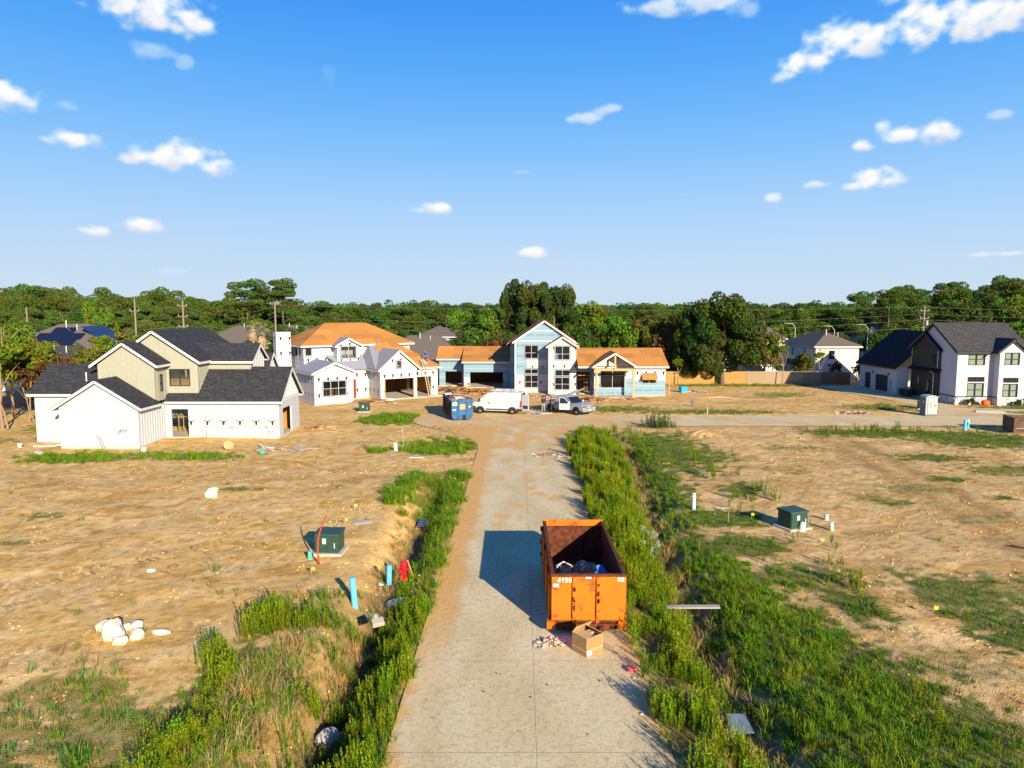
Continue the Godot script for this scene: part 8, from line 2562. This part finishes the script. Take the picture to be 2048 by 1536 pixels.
func clutter() -> void:
	van()
	pickup()
	people()
	blue_skip()
	potty()
	var basis := Basis(Vector3.UP, deg_to_rad(35.0))
	var o0 := Vector3(-22.5, 0, -80.37)
	ladder("ladder", "aluminium ladder leaning on the orange roof edge by the garage", o0 + basis * Vector3(14.4, 0.05, 0.9), o0 + basis * Vector3(14.0, 4.5, -0.05), 0.45, mat(0.55, 0.45, 0.38, 0.5))
	ladder("ladder", "dark ladder sticking up from the pickup bed", Vector3(4.5, 1.05, -76.6), Vector3(7.9, 2.25, -77.6), 0.4, M.tape)
	ladder("ladder", "second dark ladder beside the one on the pickup bed", Vector3(4.8, 1.0, -77.2), Vector3(7.2, 2.1, -78.1), 0.4, M.grey)
	var L := [M.lumber, M.lumber_pale, M.lumber_red, M.osb1]
	pile("lumber_scraps", "heap of scrap boards before the white wrapped house door", "scrap pile", -16.6, -83.0, 2.6, 1.0, 40, 2.2, L, 1, 0.5)
	pile("lumber_scraps", "wide heap of scrap boards before the blue garage", "scrap pile", -7.6, -94.5, 2.6, 2.2, 70, 2.6, L, 2, 1.0)
	pile("lumber_scraps", "heap of boards behind the van before the blue garage door", "scrap pile", -3.6, -92.0, 2.6, 1.6, 60, 2.6, L, 3, 1.1)
	pile("lumber_scraps", "scrap boards below the tall white gable behind the people", "scrap pile", 4.6, -87.8, 2.4, 0.9, 44, 2.2, L + [M.wrap_blue, M.white], 4, 0.5)
	pile("lumber_scraps", "scrap boards scattered right of the pickup before the porch", "scrap pile", 9.9, -84.5, 2.2, 1.6, 40, 2.4, L, 5, 0.7)
	pile("lumber_scraps", "long boards lying along the porch front", "scrap pile", 13.5, -86.2, 3.2, 0.4, 10, 3.4, [M.lumber, M.lumber_pale], 6, 0.1)
	pile("lumber_scraps", "rubbish heap with white sheets beside the blue carton", "scrap pile", 24.2, -93.2, 1.5, 0.7, 22, 1.4, [M.white, M.wrap_blue, M.lumber_red, M.lumber, M.tape], 7, 0.45)
	pile("lumber_scraps", "broken concrete and boards at the side street edge", "scrap pile", 35.8, -74.4, 2.0, 0.8, 26, 1.2, [M.slab, M.white, M.lumber_red, M.inside], 8, 0.4)
	pile("lumber_scraps", "metal strips and boards behind the open van door", "scrap pile", 2.3, -73.9, 1.5, 0.35, 12, 2.0, [M.grey, M.steel, M.inside, M.white], 9, 0.2)
	pile("lumber_scraps", "long boards and sheeting on soil before the left garage wall", "scrap pile", -17.9, -54.6, 2.0, 0.5, 12, 3.0, [M.lumber, M.lumber_pale, M.grey, M.white], 10, 0.12)
	pile("lumber_scraps", "small scraps on soil right of the left garage corner", "scrap pile", -17.6, -64.5, 1.2, 1.0, 8, 1.2, L, 11, 0.1)
	for i in 7: board("lumber_board", "%s pale board of the stacked lumber on the right lot" % ["lowest near", "lowest far", "middle near", "middle far", "upper near", "upper far", "topmost"][i], "lumber", G(21.9 + i * 0.35, -86.6 - (i % 2) * 0.35 + i * 0.02, 0.06 + (i / 2) * 0.06), G(27.5 - i * 0.25, -86.9 - (i % 2) * 0.3, 0.06 + (i / 2) * 0.06), 0.25, 0.045, M.lumber_pale, "stacked lumber on the right lot")
	board("lumber_board", "long thin board lying right of the stacked lumber", "lumber", G(26.5, -85.7, 0.05), G(31.0, -86.2, 0.05), 0.15, 0.04, M.lumber_pale)
	board("lumber_board", "upright wooden prop at the right end of the blue house", "lumber", Vector3(19.9, 0, -89.2), Vector3(19.8, 2.6, -89.3), 0.12, 0.06, M.lumber_pale)
	board("lumber_board", "short level board on the prop at the blue house end", "lumber", Vector3(19.5, 2.65, -89.2), Vector3(21.0, 2.6, -89.2), 0.1, 0.06, M.lumber_pale)
	var b := MB.new()
	b.cbox(Vector3(-0.45, 0, -0.35), Vector3(0.45, 0.8, 0.35), 0.03)
	var o := obj("blue_carton", b, mat(0.02, 0.32, 0.62, 0.6))
	o.position = G(22.6, -93.3)
	o.rotation.y = 0.3
	tag(o, "bright blue carton standing beside the rubbish heap", "carton")
	b = MB.new()
	b.cbox(Vector3(-0.13, 0, -0.1), Vector3(0.13, 0.5, 0.1), 0.02)
	b.cbox(Vector3(-0.16, 0.5, -0.13), Vector3(0.16, 0.62, 0.13), 0.02)
	o = obj("utility_pedestal", b, mat(0.10, 0.14, 0.15, 0.6))
	o.position = G(20.5, -79.9)
	tag(o, "small dark utility pedestal before the stacked lumber", "utility pedestal")
	b = MB.new()
	b.lathe([[0.0, 0.0], [0.14, 0.0], [0.17, 0.36], [0.155, 0.36], [0.13, 0.03], [0.0, 0.03]], Vector3.ZERO, 14)
	o = obj("bucket", b, M.white)
	o.position = G(-39.1, -55.6)
	tag(o, "white bucket on bare soil at the far left", "bucket")
	b = MB.new()
	b.cbox(Vector3(-0.45, 0, -0.12), Vector3(0.45, 0.2, 0.12), 0.02)
	o = obj("foam_tray", b, mat(0.6, 0.64, 0.6, 0.7))
	o.position = G(-35.3, -52.2, 0.15)
	o.rotation = Vector3(0.3, -0.6, 0)
	tag(o, "pale foam tray lying in the grass below the white gable", "foam tray")
	b = MB.new()
	b.cbox(Vector3(-0.16, 0, -0.16), Vector3(0.16, 0.36, 0.16), 0.03)
	o = obj("jug", b, mat(0.42, 0.52, 0.56, 0.5))
	o.position = G(-28.4, -54.0)
	tag(o, "blue grey jug at the right corner of the white gable", "jug")
	b = MB.new()
	b.xf = Transform3D(Basis(Vector3.RIGHT, 1.25), Vector3(0, 0.35, 0))
	b.lathe([[0.0, -0.16], [0.34, -0.16], [0.34, -0.12], [0.1, -0.12], [0.1, 0.12], [0.34, 0.12], [0.34, 0.16], [0.0, 0.16]], Vector3.ZERO, 18)
	o = obj("cable_spool", b, M.lumber_pale)
	o.position = G(-22.1, -54.6)
	tag(o, "wooden cable spool standing before the wrapped garage wall", "cable spool")
	b = MB.new()
	b.ball(Vector3(0, 0.15, 0), Vector3(0.3, 0.16, 0.2), 0.15, 3, 10)
	o = obj("tarp_bundle", b, mat(0.06, 0.36, 0.27, 0.6))
	o.position = G(-19.0, -53.1)
	tag(o, "teal tarp bundle by the long boards on the left", "tarp")
	b = MB.new()
	b.tube([Vector3(-1.2, 0.06, 0), Vector3(0.2, 0.08, 0.1), Vector3(1.0, 0.16, -0.1)], [0.06], 8)
	o = obj("drain_pipe", b, M.white)
	o.position = G(-37.0, -55.9)
	tag(o, "white pipe lying on soil left of the white gable", "pipe")
	b = MB.new()
	b.ball(Vector3(0, 0.15, 0), Vector3(0.9, 0.16, 0.3), 0.2, 4, 12)
	o = obj("plastic_sheet", b, M.white)
	o.position = G(-14.6, -83.4, 0.1)
	tag(o, "crumpled white sheet in the boards before the wrapped garage", "plastic sheet")
	# right house garden
	b = MB.new()
	for i in 8: b.ball(Vector3(cos(i * 0.785) * 0.2, 0.32, sin(i * 0.785) * 0.2), Vector3(0.26, 0.33, 0.26), 0.0, 0, 12)
	var pk := thing("pumpkin", "large orange pumpkin before the white house wall", "pumpkin", Vector3(53.9, 0.0, -80.2))
	obj("rind", b, mat(0.72, 0.13, 0.02, 0.6), pk)
	b = MB.new()
	b.tube([Vector3(0, 0.58, 0), Vector3(0.03, 0.75, 0)], [0.06, 0.04], 6)
	obj("stalk", b, M.bark, pk)
	for q in [[52.3, -80.4, 0.55, "dark green shrub at the left corner of the white house"], [57.0, -79.5, 0.45, "small green shrub under the bay window"], [58.3, -79.4, 0.75, "dark shrub at the right edge before the bay"]]:
		var t := thing("shrub", q[3], "shrub", Vector3(q[0], 0.0, q[1]), 0.0, "shrubs along the white house")
		put("foliage", crowns.dark[1], M.leaf, t, Transform3D(Basis.from_scale(Vector3(q[2], q[2] * 1.0, q[2])), Vector3(0, q[2] * 0.8, 0)))
	for q in [["air conditioning unit by the dark wing, left one", -91.0 + 0.5, 50.4], ["air conditioning unit by the dark wing, right one", -89.4, 50.4]]:
		var t := thing("air_conditioner", q[0], "air conditioner", Vector3(q[2] - 0.2, 0.0, q[1]), 0.0, "air conditioners by the dark wing")
		b = MB.new(); b.cbox(Vector3(-0.4, 0.05, -0.4), Vector3(0.4, 0.85, 0.4), 0.04); obj("casing", b, M.frame_dark, t)
		b = MB.new(); b.lathe([[0.0, 0.86], [0.33, 0.86], [0.33, 0.89], [0.0, 0.9]], Vector3.ZERO, 14); obj("fan_guard", b, M.grey, t)
	b = MB.new()
	b.cbox(Vector3(-1.3, 0.0, -0.3), Vector3(1.3, 0.22, 0.3), 0.05)
	o = obj("culvert_headwall", b, M.slab)
	o.position = Vector3(50.6, 0.0, -74.6)
	o.rotation.y = -0.4
	tag(o, "pale concrete culvert headwall right of the driveway", "headwall")
	b = MB.new()
	b.cbox(Vector3(-0.7, 0.0, -0.25), Vector3(0.7, 0.25, 0.25), 0.05)
	o = obj("culvert_headwall", b, M.slab)
	o.position = Vector3(44.6, 0.0, -75.4)
	o.rotation.y = -0.3
	tag(o, "pale concrete culvert headwall beside the portable toilet", "headwall")
	# brown skip at the right edge
	var bs := thing("roll_off_dumpster", "dark brown open dumpster cut by the right edge of the view", "dumpster", Vector3(46.9, 0.0, -62.0), -0.2)
	for q in [[Vector3(-2.7, 0.15, 1.0), Vector3(2.7, 1.4, 1.06)], [Vector3(-2.7, 0.15, -1.06), Vector3(2.7, 1.4, -1.0)], [Vector3(-2.76, 0.15, -1.06), Vector3(-2.7, 1.4, 1.06)], [Vector3(2.7, 0.15, -1.06), Vector3(2.76, 1.4, 1.06)]]:
		b = MB.new(); b.box(q[0], q[1]); obj("side_wall", b, M.skip_brown, bs)
	b = MB.new(); b.box(Vector3(-2.78, 1.4, -1.1), Vector3(2.78, 1.46, -1.0)); b.box(Vector3(-2.78, 1.4, 1.0), Vector3(2.78, 1.46, 1.1)); b.box(Vector3(-2.8, 1.401, -1.0), Vector3(-2.7, 1.461, 1.0)); obj("top_rail", b, M.skip_brown, bs)
	b = MB.new(); b.box(Vector3(-2.7, 0.15, -1.0), Vector3(2.7, 1.0, 1.0)); obj("wood_chip_fill", b, M.osb2, bs)
	b = MB.new(); b.box(Vector3(-2.6, 0.5, 1.061), Vector3(2.6, 0.56, 1.08)); obj("pale_strip", b, M.grey, bs)
	# fences
	fence("fresh yellow wooden fence behind the large oak", Vector2(19.8, -104.4), Vector2(34.6, -104.4), 1.85, M.fence)
	fence("weathered pale wooden fence joining the fresh yellow fence", Vector2(34.7, -104.45), Vector2(45.6, -104.45), 1.85, M.fence_old)
	fence("grey brown fence running beside the black garage", Vector2(45.7, -104.5), Vector2(49.4, -103.2), 1.8, mat(0.16, 0.115, 0.075, 0.9))
	fence("old grey fence behind the bare scrub trunks", Vector2(-58.0, -79.0), Vector2(-39.8, -79.5), 1.8, mat(0.20, 0.16, 0.12, 0.9))
	board("rust_panel", "rusty brown panel leaning on the fence by the garage", "panel", Vector3(47.3, 0.75, -103.2), Vector3(48.9, 0.75, -102.8), 0.05, 1.3, mat(0.22, 0.08, 0.035, 0.9))
	young_tree(24.3, -103.6, 3.6, "thin forked sapling before the yellow fence, left of the oak")
	young_tree(39.5, -103.3, 5.6, "thin pale sapling before the weathered fence")
	young_tree(44.9, -103.4, 4.6, "arching thin sapling at the shaded end of the fence")
	palm(-36.6, -104.0, 8.3, "fan palm with pale dead skirt left of the white chimney", 0.15)
	palm(-43.0, -118.0, 8.6, "browning fan palm behind the small brown roof", 0.7)
	for q in [[49.6, -108.5, 3.2, 1.2, "purple leafed small tree before the cream house"], [52.5, -107.8, 2.8, 0.8, "dark twiggy shrub tree at the right of the cream house"]]:
		var t := thing("garden_tree", q[4], "tree", Vector3(q[0], 0, q[1]))
		put("trunk", trunks.red[0], M.bark, t, Transform3D(Basis.from_scale(Vector3(q[2], q[2] * 0.8, q[2])), Vector3.ZERO))
		put("crown", crowns.red[0], M.leaf, t, Transform3D(Basis.from_scale(Vector3(q[3], q[2] * 0.34, q[3])), Vector3(0, q[2] * 0.68, 0)))
	tree("garden_tree", "round olive tree between the grey roof and the cream house", "", 44.4, -107.5, 4.6, 2.1, 0.8, "olive")

func _ready() -> void:
	setup()
	nz.noise_type = FastNoiseLite.TYPE_SIMPLEX_SMOOTH
	nz.frequency = 0.11
	nz.fractal_octaves = 3
	nz.seed = 4
	nz2.noise_type = FastNoiseLite.TYPE_SIMPLEX_SMOOTH
	nz2.frequency = 0.13
	nz2.fractal_octaves = 4
	nz2.seed = 19
	make_materials()
	paint_turf()
	make_ground()
	make_roads()
	left_house()
	wrapped_house()
	blue_house()
	right_house()
	back_houses()
	make_trees()
	lines()
	foreground()
	clutter()
	make_plants()
